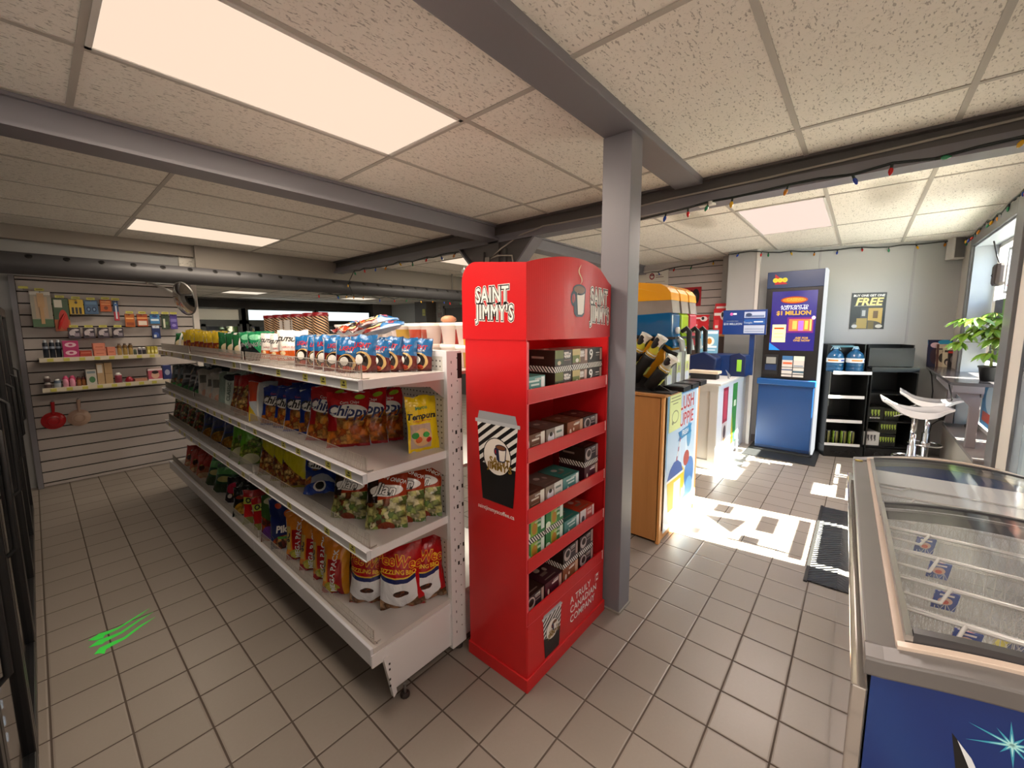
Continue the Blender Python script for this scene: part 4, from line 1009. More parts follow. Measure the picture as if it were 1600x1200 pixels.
def slush():
    t = thing('slush_machine', 'three-bowl slush machine with yellow lids on the maple cabinet', 'slush machine', (3.25, 1.3, 1.095))
    YB = noisy('slush_yellow', '#e09a1c', '#d08a14', 3, .25); YL = mt('slush_lid', '#eea61a', .18, 0, Coat_Weight=.4)
    fx = lambda u, v, w: (w, u, v)
    cols = (('#0f5e94', 'blue'), ('#9cc012', 'green'), ('#c81e30', 'red'))
    clear = noisy('bowl_clear', '#a39a92', '#857c76', 9, .12)
    m = M()
    prof = [(1.12, 1.10), (1.52, 1.10), (1.52, 1.47), (1.18, 1.47), (1.07, 1.38), (1.07, 1.20), (1.12, 1.10)][:-1]
    m.prism(prof, lambda u, v, w: (2.955 + w, u, v), .585, YB)
    m.bw('machine_body', t, fixn=True, bevel=.006)
    m = M(); m.prism([(1.07, 1.10), (1.12, 1.10), (1.12, 1.40), (1.07, 1.38)], lambda u, v, w: (2.975 + w, u - .003, v), .545, mt('steel_panel', '#a8a6a2', .3, .7)); m.bw('front_panel', t, fixn=True)
    m = M(); m.tube([(2.955, 1.52, 1.48), (2.955, 1.20, 1.482), (2.955, 1.13, 1.455), (2.955, 1.05, 1.385), (2.955, .98, 1.36)], .014, BLACKM)
    m.box(2.955, 3.54, 1.0, 1.52, 1.468, 1.485, BLACKM); m.bw('black_gasket', t)
    for i, (c, nm) in enumerate(cols):
        xa = 2.972 + i * .198; xb = xa + .162
        sh = [(1.035, 1.66), (1.055, 1.78), (1.52, 1.78), (1.52, 1.485), (1.10, 1.485), (1.03, 1.52)]
        liq = [(1.028, 1.52), (1.03, 1.64), (1.05, 1.665), (1.52, 1.64), (1.52, 1.487), (1.16, 1.487), (1.10, 1.44), (1.02, 1.40), (1.00, 1.42)]
        m = M(); m.prism(liq, lambda u, v, w: (xa + w, u, v), xb - xa, mt('slush_' + nm, c, .12, 0, Coat_Weight=.5)); bw_ = m.bw('bowl', t, fixn=True, bevel=.012); bw_['label'] = '%s slush bowl' % nm
        m = M(); m.prism([(1.030, 1.655), (1.045, 1.755), (1.52, 1.755), (1.52, 1.632), (1.05, 1.657)], lambda u, v, w: (xa + .002 + w, u, v), xb - xa - .004, clear); m.bw('clear_wall', bw_, fixn=True)
        # lid: arched yellow hood
        P = [(1.040, 1.745), (1.048, 1.80), (1.075, 1.835), (1.12, 1.862), (1.30, 1.885), (1.52, 1.885), (1.52, 1.745)]
        m = M(); m.prism(P, lambda u, v, w: (xa - .004 + w, u, v), xb - xa + .008, YL)
        m.prism([(1.12, 1.80), (1.28, 1.84), (1.5, 1.85), (1.5, 1.845), (1.28, 1.835)], lambda u, v, w: (xa - .006 + w, u, v), .003, mt('lid_hi', '#f2b640', .2)); m.bw('lid', t, fixn=True, bevel=.012)
        xc = (xa + xb) / 2
        m = M(); m.tube([(xc, 1.02, 1.47), (xc, .985, 1.45), (xc, .975, 1.38)], .022, mt('tap_clear', '#b8c0bc', .15, .2), n=12); m.lathe([(.0, 0), (.024, 0), (.024, .02), (0, .02)], mt('tap_nut', '#d8dcd8', .2), n=8, X=Tr(xc - .02, 1.02, 1.53) @ Rx(PI / 2)); m.bw('tap', t)
        m = M(); m.tube([(xc + .03, 1.0, 1.52), (xc + .03, .965, 1.545), (xc + .03, .945, 1.52), (xc + .03, .94, 1.36)], [.014, .018, .018, .016], BLACKM, n=10); m.bw('tap_handle', t)
        m = M(); lab = prn('slush_label_%d' % i, '#d8dcc8', [('e', .5, .5, .4, .3, '#b8c060'), ('e', .5, .2, .4, .16, '#c8ccd8'), ('e', .5, .78, .3, .12, '#e8e4d0'), ('e', .5, .5, .14, .1, '#8a7a9a')], .3)
        m.box(xa + .03, xb - .03, 1.062, 1.066, 1.12, 1.36, lab); m.bw('panel_label', t)
        m = M(); m.box(xa, xb, .93, 1.09, 1.095, 1.13, BLACK); m.box(xa + .015, xb - .015, .942, 1.06, 1.13, 1.134, mt('drip_grate', '#3a3a3c', .3, .6)); m.bw('drip_tray', t, bevel=.004)
slush()

def cup_rack():
    t = thing('cup_dispenser', 'black tilted cup dispenser holding printed paper cups beside the slush machine', 'cup dispenser', (2.89, 1.12, 1.095))
    m = M(); m.box(2.81, 2.945, .96, 1.40, 1.096, 1.105, BLACKM); m.prism([(1.0, 1.105), (1.40, 1.105), (1.34, 1.26), (1.12, 1.16)], lambda u, v, w: (2.905 + w, u, v), .012, BLACKM); m.bw('stand_base', t, fixn=True)
    spots = [((1.30, 1.25), (1.155, 1.50), 2.835), ((1.235, 1.20), (1.05, 1.485), 2.850), ((1.12, 1.15), (.975, 1.345), 2.862)]
    for i, (a, b, x) in enumerate(spots):
        A = Vector((x, a[0], a[1])); B_ = Vector((x, b[0], b[1])); d = (B_ - A).normalized()
        m = M()
        q = d.to_track_quat('Z', 'X').to_matrix().to_4x4(); X = Matrix.Translation(A) @ q
        L = (B_ - A).length
        m.lathe([(.0, -.03), (.043, -.03), (.043, L * .52)], BLACKM, n=20, X=X, caps=False); m.lathe([(.040, L * .52), (.040, -.02)], BLACKM, n=20, X=X, caps=False)
        m.lathe([(.046, L * .48), (.046, L * .54), (.041, L * .54)], BLACKM, n=20, X=X, caps=False)
        tb = m.bw('tube', t)
        m = M(); m.box(-.0465, -.0450, -.022, .022, L * .14, L * .34, mt('size_tag', '#c8cc6a', .5), X=X); m.bw('size_tag', tb)
    for i, (a, b, x) in enumerate(spots):
        A = Vector((x, a[0], a[1])); B_ = Vector((x, b[0], b[1])); d = (B_ - A).normalized()
        q = d.to_track_quat('Z', 'X').to_matrix().to_4x4(); L = (B_ - A).length
        col = ('#c8cc3a', '#c9c03a', '#b8b8a8')[i]
        cm = prn('slush_cup_%d' % i, '#e6e2d4', [('r', 0, 1, 0, .55, col), ('e', .2, .62, .12, .3, '#1c1c20'), ('e', .5, .62, .1, .28, '#2a2a2c'), ('e', .72, .6, .12, .3, '#1c1c20'), ('e', .35, .8, .08, .12, '#e8e4dc'), ('e', .9, .6, .08, .2, '#3a3a3c')], .35)
        o = thing('paper_cup', ('yellow printed paper cups, rearmost stack in the black dispenser', 'yellow and white paper cup stack in the middle tube of the dispenser', 'grey printed paper cups in the lowest front tube of the dispenser')[i], 'paper cups', B_)
        o.rotation_mode = 'QUATERNION'; o.rotation_quaternion = q.to_quaternion()
        m = M(); m.lathe([(.032, -L * .42), (.040, .0)], cm, n=24, caps=False); m.lathe([(.040, 0), (.042, .003), (.038, .003), (.026, -.10), (0, -.10)], WT, n=24, caps=False); m.build('cup', o)
        m = M()
        for k in range(7): m.lathe([(.034 + .001 * k, -L * .42 - .05 + .011 * k), (.0385, -L * .42 - .044 + .011 * k)], WT if k % 2 else mt('cup_edge', '#d8b04c', .4), n=20, caps=False)
        m.build('stacked_rims', o)
    m = M(); m.lathe([(0, 0), (.03, .004), (.045, .03), (.035, .06), (.0, .075)], noisy('wrap', '#d8c0b8', '#b89a90', 40, .4), n=16, caps=False)
    o = m.build('wrapped_bundle'); o.location = (2.87, 1.32, 1.47); tag(o, 'crumpled pinkish wrapped bundle at the top of the cup dispenser', 'bundle')
cup_rack()

def white_counter():
    t = thing('white_counter', 'white panelled counter under the lottery terminal', 'counter', (5.5, 1.4, 0))
    WC = noisy('counter_white', '#cfcfcb', '#c2c2be', 3, .45); LW = mt('front_white', '#d2dae4', .35)
    m = M(); m.box(4.72, 6.42, 1.13, 1.95, 0, .93, WC, faces={'-y': LW})
    m.box(4.705, 4.72, 1.12, 1.95, 0, .10, WC); m.box(4.705, 4.722, 1.12, 1.20, .1, .93, WC); m.box(4.708, 4.722, 1.50, 1.515, .1, .93, mt('groove', '#6a6a66', .6)); m.box(4.7035, 4.72, 1.118, 1.95, .86, .929, WC)
    m.bw('carcass', t, bevel=.003)
    m = M(); m.box(4.68, 6.46, 1.09, 1.97, .93, .955, WC); m.bw('counter_top', t, bevel=.004)
    # decals
    for (x0, x1, z0, z1, lay, lab, nm) in ((4.98, 5.19, .14, .87, ('strip_red', '#c9c4c4', [('r', 0, 1, .45, 1, '#9c2438'), ('r', .2, .8, .5, .95, '#c0485a'), ('e', .5, .3, .3, .1, '#5a4a4c'), ('r', .3, .7, .05, .2, '#b08a5a')]), 'tall red and white decal strip on the white counter', 'decal_strip'),
                                             (5.42, 5.64, .13, .875, ('strip_green', '#2c8a3e', [('s', -1.1, .55, '#d8c02a'), ('r', .3, .75, .62, .72, '#e2e8d8')]), 'tall green and yellow decal strip on the white counter', 'decal_strip')):
        m = M(); m.box(x0, x1, 1.1265, 1.1285, z0, z1, prn(lay[0], lay[1], lay[2], .35)); o = m.build(nm); tag(o, lab, 'decal')
    # lottery equipment
    NB_ = mt('lotto_blue', '#0c2048', .35); NB2 = mt('lotto_blue2', '#123266', .35)
    t = thing('lottery_terminal', 'blue lottery terminal box on the white counter', 'lottery terminal', (5.7, 1.25, .956))
    m = M(); m.box(5.5, 5.9, 1.03, 1.42, .957, 1.21, NB2); m.prism([(1.03, .957), (1.20, .957), (1.20, 1.21), (1.10, 1.24), (1.03, 1.20)], lambda u, v, w: (5.49 + w, u, v), .02, NB_); m.bw('housing', t, bevel=.006)
    m = M(); m.box(5.484, 5.489, 1.07, 1.12, 1.02, 1.16, mt('lime', '#8ac43a', .4)); m.bw('lime_sticker', t)
    m = M(); m.prism([(1.30, .957), (1.60, .957), (1.60, 1.20), (1.42, 1.26), (1.28, 1.18)], lambda u, v, w: (5.22 + w, u, v), .26, NB_); m.bw('printer_hood', t, fixn=True, bevel=.02)
    t = thing('jackpot_sign', 'dark blue rectangular lottery jackpot display on a pole above the counter', 'sign', (5.75, 1.12, .956))
    m = M(); m.box(5.74, 5.78, 1.00, 1.05, .957, 1.46, NB2); m.bw('pole', t)
    m = M(); sp = prn('jackpot_face', '#123068', [('r', .50, .96, .68, .92, '#9aa4b8'), ('r', .52, .94, .70, .78, '#5a6a88'), ('e', .6, .8, .07, .07, '#2a3a5a'), ('r', .50, .96, .42, .62, '#1a4a88'), ('r', .72, .92, .50, .54, '#c8d0dc'), ('r', .50, .96, .06, .38, '#98a2b4'), ('r', .52, .94, .22, .24, '#4a5874'), ('r', .52, .94, .12, .15, '#6a7690'), ('e', .2, .84, .035, .06, '#c85a9a'), ('r', .24, .32, .81, .88, '#d8dce4'), ('r', .48, .485, 0, 1, '#0a1c3c')], .3, emit=.25)
    m.box(5.70, 5.735, .875, 1.35, 1.455, 1.755, NB_, faces={'-x': sp}); fc = m.bw('panel', t, bevel=.003)
    m = M(); fj = lambda cy, cz: (lambda x, y: (5.698, cy - x, cz + y))
    EW = emis('sign_white', '#e8ecf4', .55)
    m.text('$10 MILLION', .036, fj(1.235, 1.585), EW, fat=.02); m.text('IT\'S A GOOD THING', .014, fj(1.24, 1.62), EW); m.text('Tonight', .03, fj(1.07, 1.60), EW, fat=.01); m.bw('sign_text', fc)
    m = M(); cp = prn('card_blue', '#6ea6c4', [('r', .05, .95, .84, .95, '#d8ecf4'), ('e', .5, .52, .28, .2, '#dfe9e4'), ('e', .5, .52, .14, .13, '#b8803c'), ('r', .08, .92, .24, .32, '#e8f0f4'), ('r', .15, .85, .12, .16, '#cfe0ea')], .3)
    m.box(0, .012, -.095, .095, 0, .275, NB2, faces={'-x': cp}); o = m.build('info_card', rz=math.radians(8)); o.location = (5.26, 1.38, 1.24); tag(o, 'light blue info card standing on the dark blue printer hood', 'info card')
    m = M(); m.box(5.0, 5.14, 1.22, 1.50, .957, 1.02, BLACKM); m.box(4.98, 5.15, 1.20, 1.52, 1.02, 1.05, mt('cream_box', '#cfc0a8', .5)); o = m.build('slip_tray', bevel=.004); tag(o, 'low black tray with cream lid on the white counter', 'tray')
    m = M()
    for k in range(3): m.tube([(5.16 + .01 * k, 1.12 + .01 * k, .962), (5.12, 1.13, 1.02), (5.15, 1.16, 1.06), (5.22, 1.15 - .01 * k, 1.0), (5.3, 1.14, .965)], .003, mt('cable_grey', '#8e9098', .4), n=6)
    tag(m.build('coiled_cable'), 'grey cable curling beside the slip tray on the counter', 'cable')
    # red packs and signs behind
    rp = prn('red_pack', '#c8202a', [('r', .05, .6, .75, .85, '#e8e0dc'), ('e', .75, .75, .2, .16, '#e8d8d4'), ('e', .7, .78, .08, .1, '#1c1c20'), ('r', .1, .45, .2, .6, '#e04048'), ('r', .15, .4, .3, .4, '#ece4e0')], .4)
    for i, (x, y0, y1, z0, z1) in enumerate(((6.30, 1.28, 1.60, 1.60, 1.875), (6.24, 1.44, 1.60, 1.42, 1.80), (6.22, 1.66, 1.90, 1.50, 1.72))):
        m = M(); m.box(x, x + .06, y0, y1, z0, z1, rp); o = m.build('red_carton', bevel=.003)
        tag(o, ('red and white carton leaning above the blue jackpot display', 'narrow red carton left of the jackpot display', 'dark red carton low behind the slush taps')[i], 'carton')
    m = M(); m.box(6.2, 6.5, 1.2, 1.95, .956, 1.42, mt('dark_cab', '#4a3a36', .6)); m.box(6.2, 6.5, 1.2, 1.95, 1.42, 1.45, WOOD); tag(m.build('back_shelf', bevel=.003), 'low dark shelf unit behind the lottery terminal', 'shelf')  # unit in one plain dark brown
    m = M(); rs = prn('red_sign', '#9c1420', [('e', .78, .5, .16, .40, '#140c0e'), ('e', .79, .5, .06, .14, '#3a3c44'), ('e', .6, .55, .08, .3, '#2a0c10'), ('r', .12, .5, .66, .78, '#d8b8b4')], .4)
    m.box(6.495, 6.503, 1.85, 2.19, 1.86, 2.14, rs); tag(m.build('wall_sign'), 'red rectangular sign with black round emblem on the counter slat wall', 'sign')
    m = M(); m.box(6.490, 6.503, 2.34, 2.85, 2.05, 2.44, prn('white_sign', '#c9c2b8', [('e', .5, .76, .08, .13, '#8c2430'), ('e', .5, .76, .05, .08, '#c9c2b8'), ('r', .45, .55, .78, .82, '#5a2028'), ('r', .62, .8, .78, .81, '#7a6a66'), ('r', .62, .86, .70, .73, '#7a6a66'), ('r', .3, .9, .52, .54, '#9a8a84')], .5))
    tag(m.build('wall_notice'), 'cream notice with small red emblem on the counter slat wall', 'notice')
white_counter()

def kiosk():
    t = thing('lottery_kiosk', 'tall blue and black lottery kiosk with lit poster screen by the back wall', 'kiosk', (6.1, .66, 0))
    BL = noisy('kiosk_blue', '#0c4078', '#0a386c', 2, .3); NVb = mt('kiosk_navy', '#122a50', .35)
    m = M(); m.box(5.93, 6.30, .385, .955, .06, .86, BL); m.box(5.90, 6.30, .37, .97, .84, .915, mt('kiosk_blue2', '#0f4c88', .3)); m.box(5.93, 6.3, .385, .955, .03, .075, NVb); m.bw('lower_cabinet', t, bevel=.01)
    m = M(); m.box(5.86, 6.34, .36, 1.0, 0, .03, BLACKM); m.bw('base_plate', t, bevel=.004)
    m = M(); m.box(5.95, 6.22, .375, .935, .915, 2.01, BLACK); m.box(5.945, 6.22, .375, .935, 2.01, 2.205, NVb); m.bw('tower', t, bevel=.004)
    m = M(); m.box(5.94, 6.24, .355, .375, .03, 2.21, emis('kiosk_edge', '#e8ecee', .7)); m.bw('light_strip', t)
    m = M(); scm = prn('kiosk_screen', '#241f60', [('s', -.5, .13, '#1a6ab0'), ('e', .5, .85, .3, .06, '#7a2c10'), ('e', .5, .85, .26, .04, '#d8641c'), ('r', .38, .96, .30, .56, '#5a2060'), ('r', .42, .93, .33, .53, '#a85a3a'), ('r', .5, .6, .36, .50, '#d8964a'), ('r', .63, .74, .34, .5, '#8a5ac0'), ('r', .77, .84, .36, .5, '#d8a040'), ('r', .88, .91, .34, .52, '#e8c060'), ('r', .05, .36, .14, .44, '#e8d890'), ('r', .09, .32, .36, .39, '#a83c1c'), ('r', .1, .3, .28, .29, '#b89a60'), ('r', .1, .3, .22, .23, '#b89a60'), ('e', .95, .55, .04, .03, '#e8b0e0')], .15, emit=.75)
    m.box(5.944, 5.95, .425, .87, 1.265, 1.97, BLACK, faces={'-x': scm}); sc = m.bw('poster_screen', t)
    f = lambda cy, cz: (lambda x, y: (5.9432, cy - x, cz + y))
    m = M(); EY = emis('screen_yellow', '#f2b42a', .9); EWh = emis('screen_white', '#f0f0f4', .9)
    m.text('CASINO', .045, f(.64, 1.868), EY, fat=.03)
    m.text('A NEW WAY TO', .036, f(.64, 1.79), EWh, fat=.03); m.text('PLAY FOR OVER', .036, f(.64, 1.762), EWh, fat=.03); m.text('$1 MILLION', .066, f(.645, 1.71), EY, fat=.035)
    m.bw('screen_title', sc); m = M(); m.text('ASK FOR', .032, f(.55, 1.415), EY, fat=.03, shear=.2); m.text('ONE NOW', .032, f(.55, 1.385), EY, fat=.03, shear=.2); m.bw('screen_text', sc)
    m = M(); fh = lambda u, v, w: (5.9435 - w, .80 - u, 2.11 + v)
    m.prism([(-.055, -.055), (.075, -.055), (-.055, .07)], fh, .002, emis('logo_red', '#d8202a', .6))
    for k, ch in enumerate('OLG'):
        m.prism([(-.05 + .048 * k + .027 * math.cos(a), -.005 + .027 * math.sin(a)) for a in [2 * PI * i / 18 for i in range(18)]], lambda u, v, w: (5.941 - w, .80 - u, 2.11 + v), .0015, emis('logo_yellow', '#f0d82c', .8))
        m.text(ch, .03, lambda x, y, k=k: (5.9385, .80 + .05 - .048 * k - x, 2.105 + y), mt('olg_ink', '#8a7a10', .5), fat=.02)
    m.bw('round_logo', t)
    m = M(); m.box(5.92, 5.95, .76, .90, .97, 1.21, BLACKM); m.box(5.916, 5.92, .785, .885, 1.10, 1.18, mt('lcd', '#8a8c86', .2)); m.box(5.91, 5.92, .775, .895, 1.02, 1.09, NVb); m.bw('ticket_reader', t)
    m = M(); bm_ = prn('brochures', '#c8c4be', [('r', 0, .5, .8, 1, '#3a6a9a'), ('r', .5, 1, .8, 1, '#d0e0c8'), ('r', .04, .46, .6, .7, '#d0643c'), ('r', .54, .96, .5, .56, '#7a8a9a'), ('r', 0, .5, .3, .36, '#4a5a7a'), ('r', .5, 1, .2, .3, '#3a5a6a'), ('r', .48, .52, 0, 1, '#1a1a1c'), ('r', 0, 1, .44, .47, '#222226'), ('r', 0, 1, .1, .14, '#222226')], .4)
    m.box(5.915, 5.945, .50, .72, .95, 1.20, BLACKM, faces={'-x': bm_}); m.bw('brochure_pocket', t)
    m = M(); m.box(5.55, 6.35, .30, 1.02, 0, .012, BLACKM); tag(m.build('floor_mat', bevel=.003), 'dark rubber mat under the blue lottery kiosk', 'mat')
kiosk()

def racks():
    A = math.radians(-65.4); base = Vector((6.105, .259, 0)); d = Vector((.4172, -.9088, 0))
    BLK = mt('rack_black', '#0c0d0d', .4); 
    for i, (s0, wd, top) in enumerate(((0, .385, 1.34), (.405, .44, 1.335))):
        p = base + d * (s0 + wd / 2)
        t = thing('drinks_rack', ('black display rack with white shelf edges and water bottles on top', 'plain black display rack right of the water bottle rack')[i], 'rack', p, A, None)
        h = wd / 2
        m = M()
        m.box(-h, -h + .012, 0, .36, .02, 1.02, BLK); m.box(h - .012, h, 0, .36, .02, 1.02, BLK); m.box(-h, h, .35, .36, .02, top, BLK); m.box(-h, -h + .012, .12, .36, 1.0, top, BLK); m.box(h - .012, h, .12, .36, 1.0, top, BLK)
        m.build('frame', t, bevel=.002)
        m = M(); m.box(-h - .004, h + .004, -.012, .36, 0, .135, BLK); m.build('base_box', t, bevel=.004)
        m = M(); m.text('Coca-Cola', .06, lambda x, y: (x, -.0135, .065 + y), mt('black_on_black', '#1c1c1e', .25), fat=.02); m.build('base_lettering', t)
        if i == 0:
            for z in (1.01, .725, .435, .148):
                m = M(); m.box(-h + .012, h - .012, .0, .35, z - .015, z, BLK); sh = m.build('shelf', t)
                m = M(); m.box(-h + (.03 if z > 1 else 0), h + (.02 if z > 1 else -.03), -.006, .0, z - .018, z + .018, mt('strip_white', '#d6d6d4', .4)); m.build('price_strip', sh)
        else:
            for z in (1.07, .78, .46, .16):
                m = M(); m.box(-h + .012, h - .012, .0, .35, z - .015, z, BLK); sh = m.build('shelf', t)
            m = M(); m.box(-h, h, -.004, .012, 1.03, 1.085, BLK); m.box(-h + .005, h - .005, .10, .11, 1.085, 1.30, mt('rack_panel', '#0c0e12', .45)); m.build('front_panel', t)
    def rp(s, depth, z): n = Vector((-d.y, d.x, 0)); n = n if n.x > 0 else -n; q = base + d * s + n * depth; return (q.x, q.y, z)
    # water bottles
    BT = N('water_blue'); BT.set(Base_Color=lin('#2c6a9a'), Roughness=.08); BT.put(BT.b.inputs['Transmission Weight'], .45); BT = BT.m
    b0 = None
    for i, s in enumerate((.085, .285)):
        lab = ('large blue water bottle, left one on the black rack top', 'large blue water bottle, right one on the black rack top')[i]
        if b0 is None:
            b0 = thing('water_bottle', lab, 'bottle', rp(s, .12, 1.011), A, 'large water bottles on the black rack')
            m = M(); pr = [(0, 0), (.078, 0), (.085, .012), (.085, .05), (.080, .056), (.085, .062), (.085, .10), (.082, .105), (.085, .11), (.085, .165), (.078, .205), (.05, .24), (.028, .255), (.026, .275), (0, .275)]
            m.lathe(pr, BT, n=28, caps=False); m.build('body', b0)
            m = M(); m.lathe([(.0862, .115), (.0862, .165)], prn('water_label', '#d8dcdc', [('r', .1, .3, .2, .8, '#2a4a9a'), ('r', .55, .75, .3, .7, '#c8843c'), ('r', .8, .95, .3, .7, '#3a5ab0')], .4), n=28, caps=False); m.build('label_band', b0)
            m = M(); m.lathe([(0, .275), (.022, .275), (.024, .26), (.024, .29), (0, .29)], mt('cap_blue', '#9ab8c8', .4), n=20, caps=False); m.tube([(-.05, 0, .262), (-.03, 0, .30), (.03, 0, .30), (.05, 0, .262)], .004, mt('cap_blue', '', .4), n=6); m.build('cap', b0)
        else: dup(b0, rp(s, .12, 1.011), (0, 0, A + .5), lab)
    m = M(); m.box(-.10, .12, -.02, .10, 0, .004, mt('leaflet', '#3c7c8c', .4)); o = m.build('leaflet', rz=A); o.location = rp(.19, .16, 1.305); o.rotation_euler = (.12, 0, A)
    tag(o, 'teal leaflet lying across the two large water bottles', 'leaflet')
    # cans
    CB = prn('can_black', '#141614', [('r', 0, 1, .9, 1, '#8c8c86'), ('r', 0, 1, 0, .06, '#8c8c86'), ('r', .05, .09, .3, .78, '#7a9a2c'), ('r', .12, .16, .22, .78, '#7a9a2c'), ('r', .19, .23, .3, .78, '#7a9a2c'), ('r', .55, .59, .3, .78, '#8aaa3c'), ('r', .62, .66, .22, .78, '#8aaa3c'), ('r', .69, .73, .3, .78, '#8aaa3c'), ('r', .8, .9, .2, .7, '#6a6a3a')], .25)
    c0 = None
    for i, s in enumerate((.055, .135, .215, .295)):
        lab = 'black drink can with green claw mark, %s from left on lowest rack shelf' % ORD[i]
        if c0 is None:
            c0 = thing('drink_can', lab, 'can', rp(s, .06, .149), A - .8, 'cans on the lowest rack shelf')
            m = M(); m.lathe([(0, 0), (.026, 0), (.033, .008), (.033, .148), (.028, .158), (0, .156)], CB, n=24, caps=False); m.build('body', c0)
            m = M(); m.lathe([(.029, .157), (.029, .160), (.026, .158), (0, .157)], STEEL, n=20, caps=False); m.build('rim', c0)
        else: dup(c0, rp(s, .06, .149), (0, 0, A - .8 + i * .1), lab)
    def claw(m, cx, cz, k, mat, y=-.002):
        for j, dx in enumerate((-1, 0, 1)):
            m.prism([(-.14, .5), (.16, .5), (.12, 0), (.16, -.3), (.02, -.55), (.0, -.2), (-.1, -.1)], lambda u, v, w, dx=dx: (cx + (u + dx * .42) * k, y - w, cz + v * k), .001, mat)
    GC = mt('claw_green', '#9ab04a', .4); GW = mt('claw_grey', '#4a4a4c', .4)
    for i, (s, z, w_, hh, bc, cm, lab) in enumerate((
        (.62, .161, .17, .14, '#131512', GC, 'black case with twin green claw marks, bottom of the stack on the plain rack'), (.62, .311, .17, .14, '#16180f', GC, 'black case with green claw marks stacked on another case'),
        (.47, .10, .16, .16, '#c4c4c2', GW, 'white case with grey claw mark on the plain black rack'), (.50, .461, .17, .15, '#171a12', GC, 'black case with green claw mark behind the white stool seat'), (.66, .461, .14, .14, '#171a12', GC, 'black case on the upper shelf right beside the stool'))):
        if i == 2: z = .161
        o = thing('drink_case', lab, 'drink case', rp(s, .02 if i < 3 else .05, z), A, 'cases of canned drinks on the black rack')
        m = M(); m.box(-w_ / 2, w_ / 2, 0, .22, 0, hh, mt('case_' + bc[1:], bc, .4)); m.build('carton', o, bevel=.002)
        m = M()
        if i in (0, 1, 4): claw(m, -.035, hh * .55, .06, cm); claw(m, .04, hh * .55, .06, cm)
        else: claw(m, 0, hh * .55, .075, cm)
        if i == 3: m.text('MONSTER', .022, lambda x, y: (x, -.002, .022 + y), WT, fat=.02)
        m.build('claw_mark', o)
    # poster on the back wall
    wd_ = Vector((.3597, -.9331, 0)); wa = Vector((6.28, 1.06, 0)); nn = Vector((.9331, .3597, 0))
    def wp(s, off, z): q = wa + wd_ * s - nn * off; return (q.x, q.y, z)
    Ab = math.atan2(wd_.y, wd_.x)
    o = thing('free_poster', 'black and gold poster reading buy one get one free on the back wall', 'poster', wp(1.158, .004, 1.735), Ab)
    m = M(); m.box(-.173, .173, -.002, .001, -.22, .22, WT, faces={'-y': prn('free_print', '#0e0d0c', [('r', .30, .52, .12, .58, '#3a3a3c'), ('r', .52, .92, .12, .58, '#b89a4a'), ('r', .66, .8, .3, .5, '#6a4c1c'), ('r', .34, .44, .36, .52, '#a8a8a6'), ('e', .5, .12, .42, .12, '#4a4438'), ('r', .2, .5, .02, .3, '#a08a48'), ('r', .54, .7, 0, .22, '#6a5a2c'), ('e', .15, .08, .08, .05, '#b8b8b8'), ('e', .85, .08, .1, .05, '#c8c4b8'), ('r', .1, .9, .63, .65, '#8a8680')], .35)}); m.build('sheet', o)
    m = M(); m.text('BUY ONE GET ONE', .036, lambda x, y: (x * .98, -.003, .185 + y), WT, fat=.03, shear=.1); m.text('FREE', .125, lambda x, y: (x * 1.02, -.003, .108 + y), mt('free_gold', '#e2d088', .4), fat=.035, shear=.2); m.build('lettering', o)
    # speaker
    o = thing('wall_speaker', 'small grey loudspeaker high in the corner by the window', 'speaker', wp(1.885, .07, 2.425), Ab + .1)
    m = M(); m.box(-.055, .055, -.06, .06, -.13, .13, mt('spk_case', '#c4c0ba', .5)); m.build('case', o, bevel=.006)
    m = M(); m.box(-.045, .045, -.064, -.059, -.115, .10, mt('spk_grille', '#6a6764', .6)); m.build('grille', o)
racks()

# ------------------------------------------------------------------ items on the slatted end wall
def hang(name, x0, x1, z0, z1, lay, label, cat, group=None, th=.02, y=6.0, tagp=True, shape=None, extra=None):
    xc = (x0 + x1) / 2; t = thing(name, label, cat, (xc, y, z0), 0, group)
    nm = name + '_' + lay[0][1:] + str(len(lay[1]))
    mat = prn(nm + '_p', lay[0], lay[1], .35)
    m = M(); w, h = x1 - x0, z1 - z0
    m.box(-w / 2, w / 2, -th, th * .3, 0, h, mat); m.build('package', t, bevel=.003)
    m = M(); m.tube([(0, 6.062 - y, h - .012), (0, -th - .012, h - .012), (0, -th - .018, h - .004)], .0025, STEEL, n=6); m.build('peg_hook', t)
    if tagp:
        m = M(); m.box(-.03, .03, -th - .022, -th - .020, h + .003, h + .026, YEL); m.box(-.02, .02, -th - .0225, -th - .022, h + .012, h + .016, mt('ink', '#3a3a20', .6)); m.build('price_tag', t)
    if extra: extra(t, w, h, th)
    return t
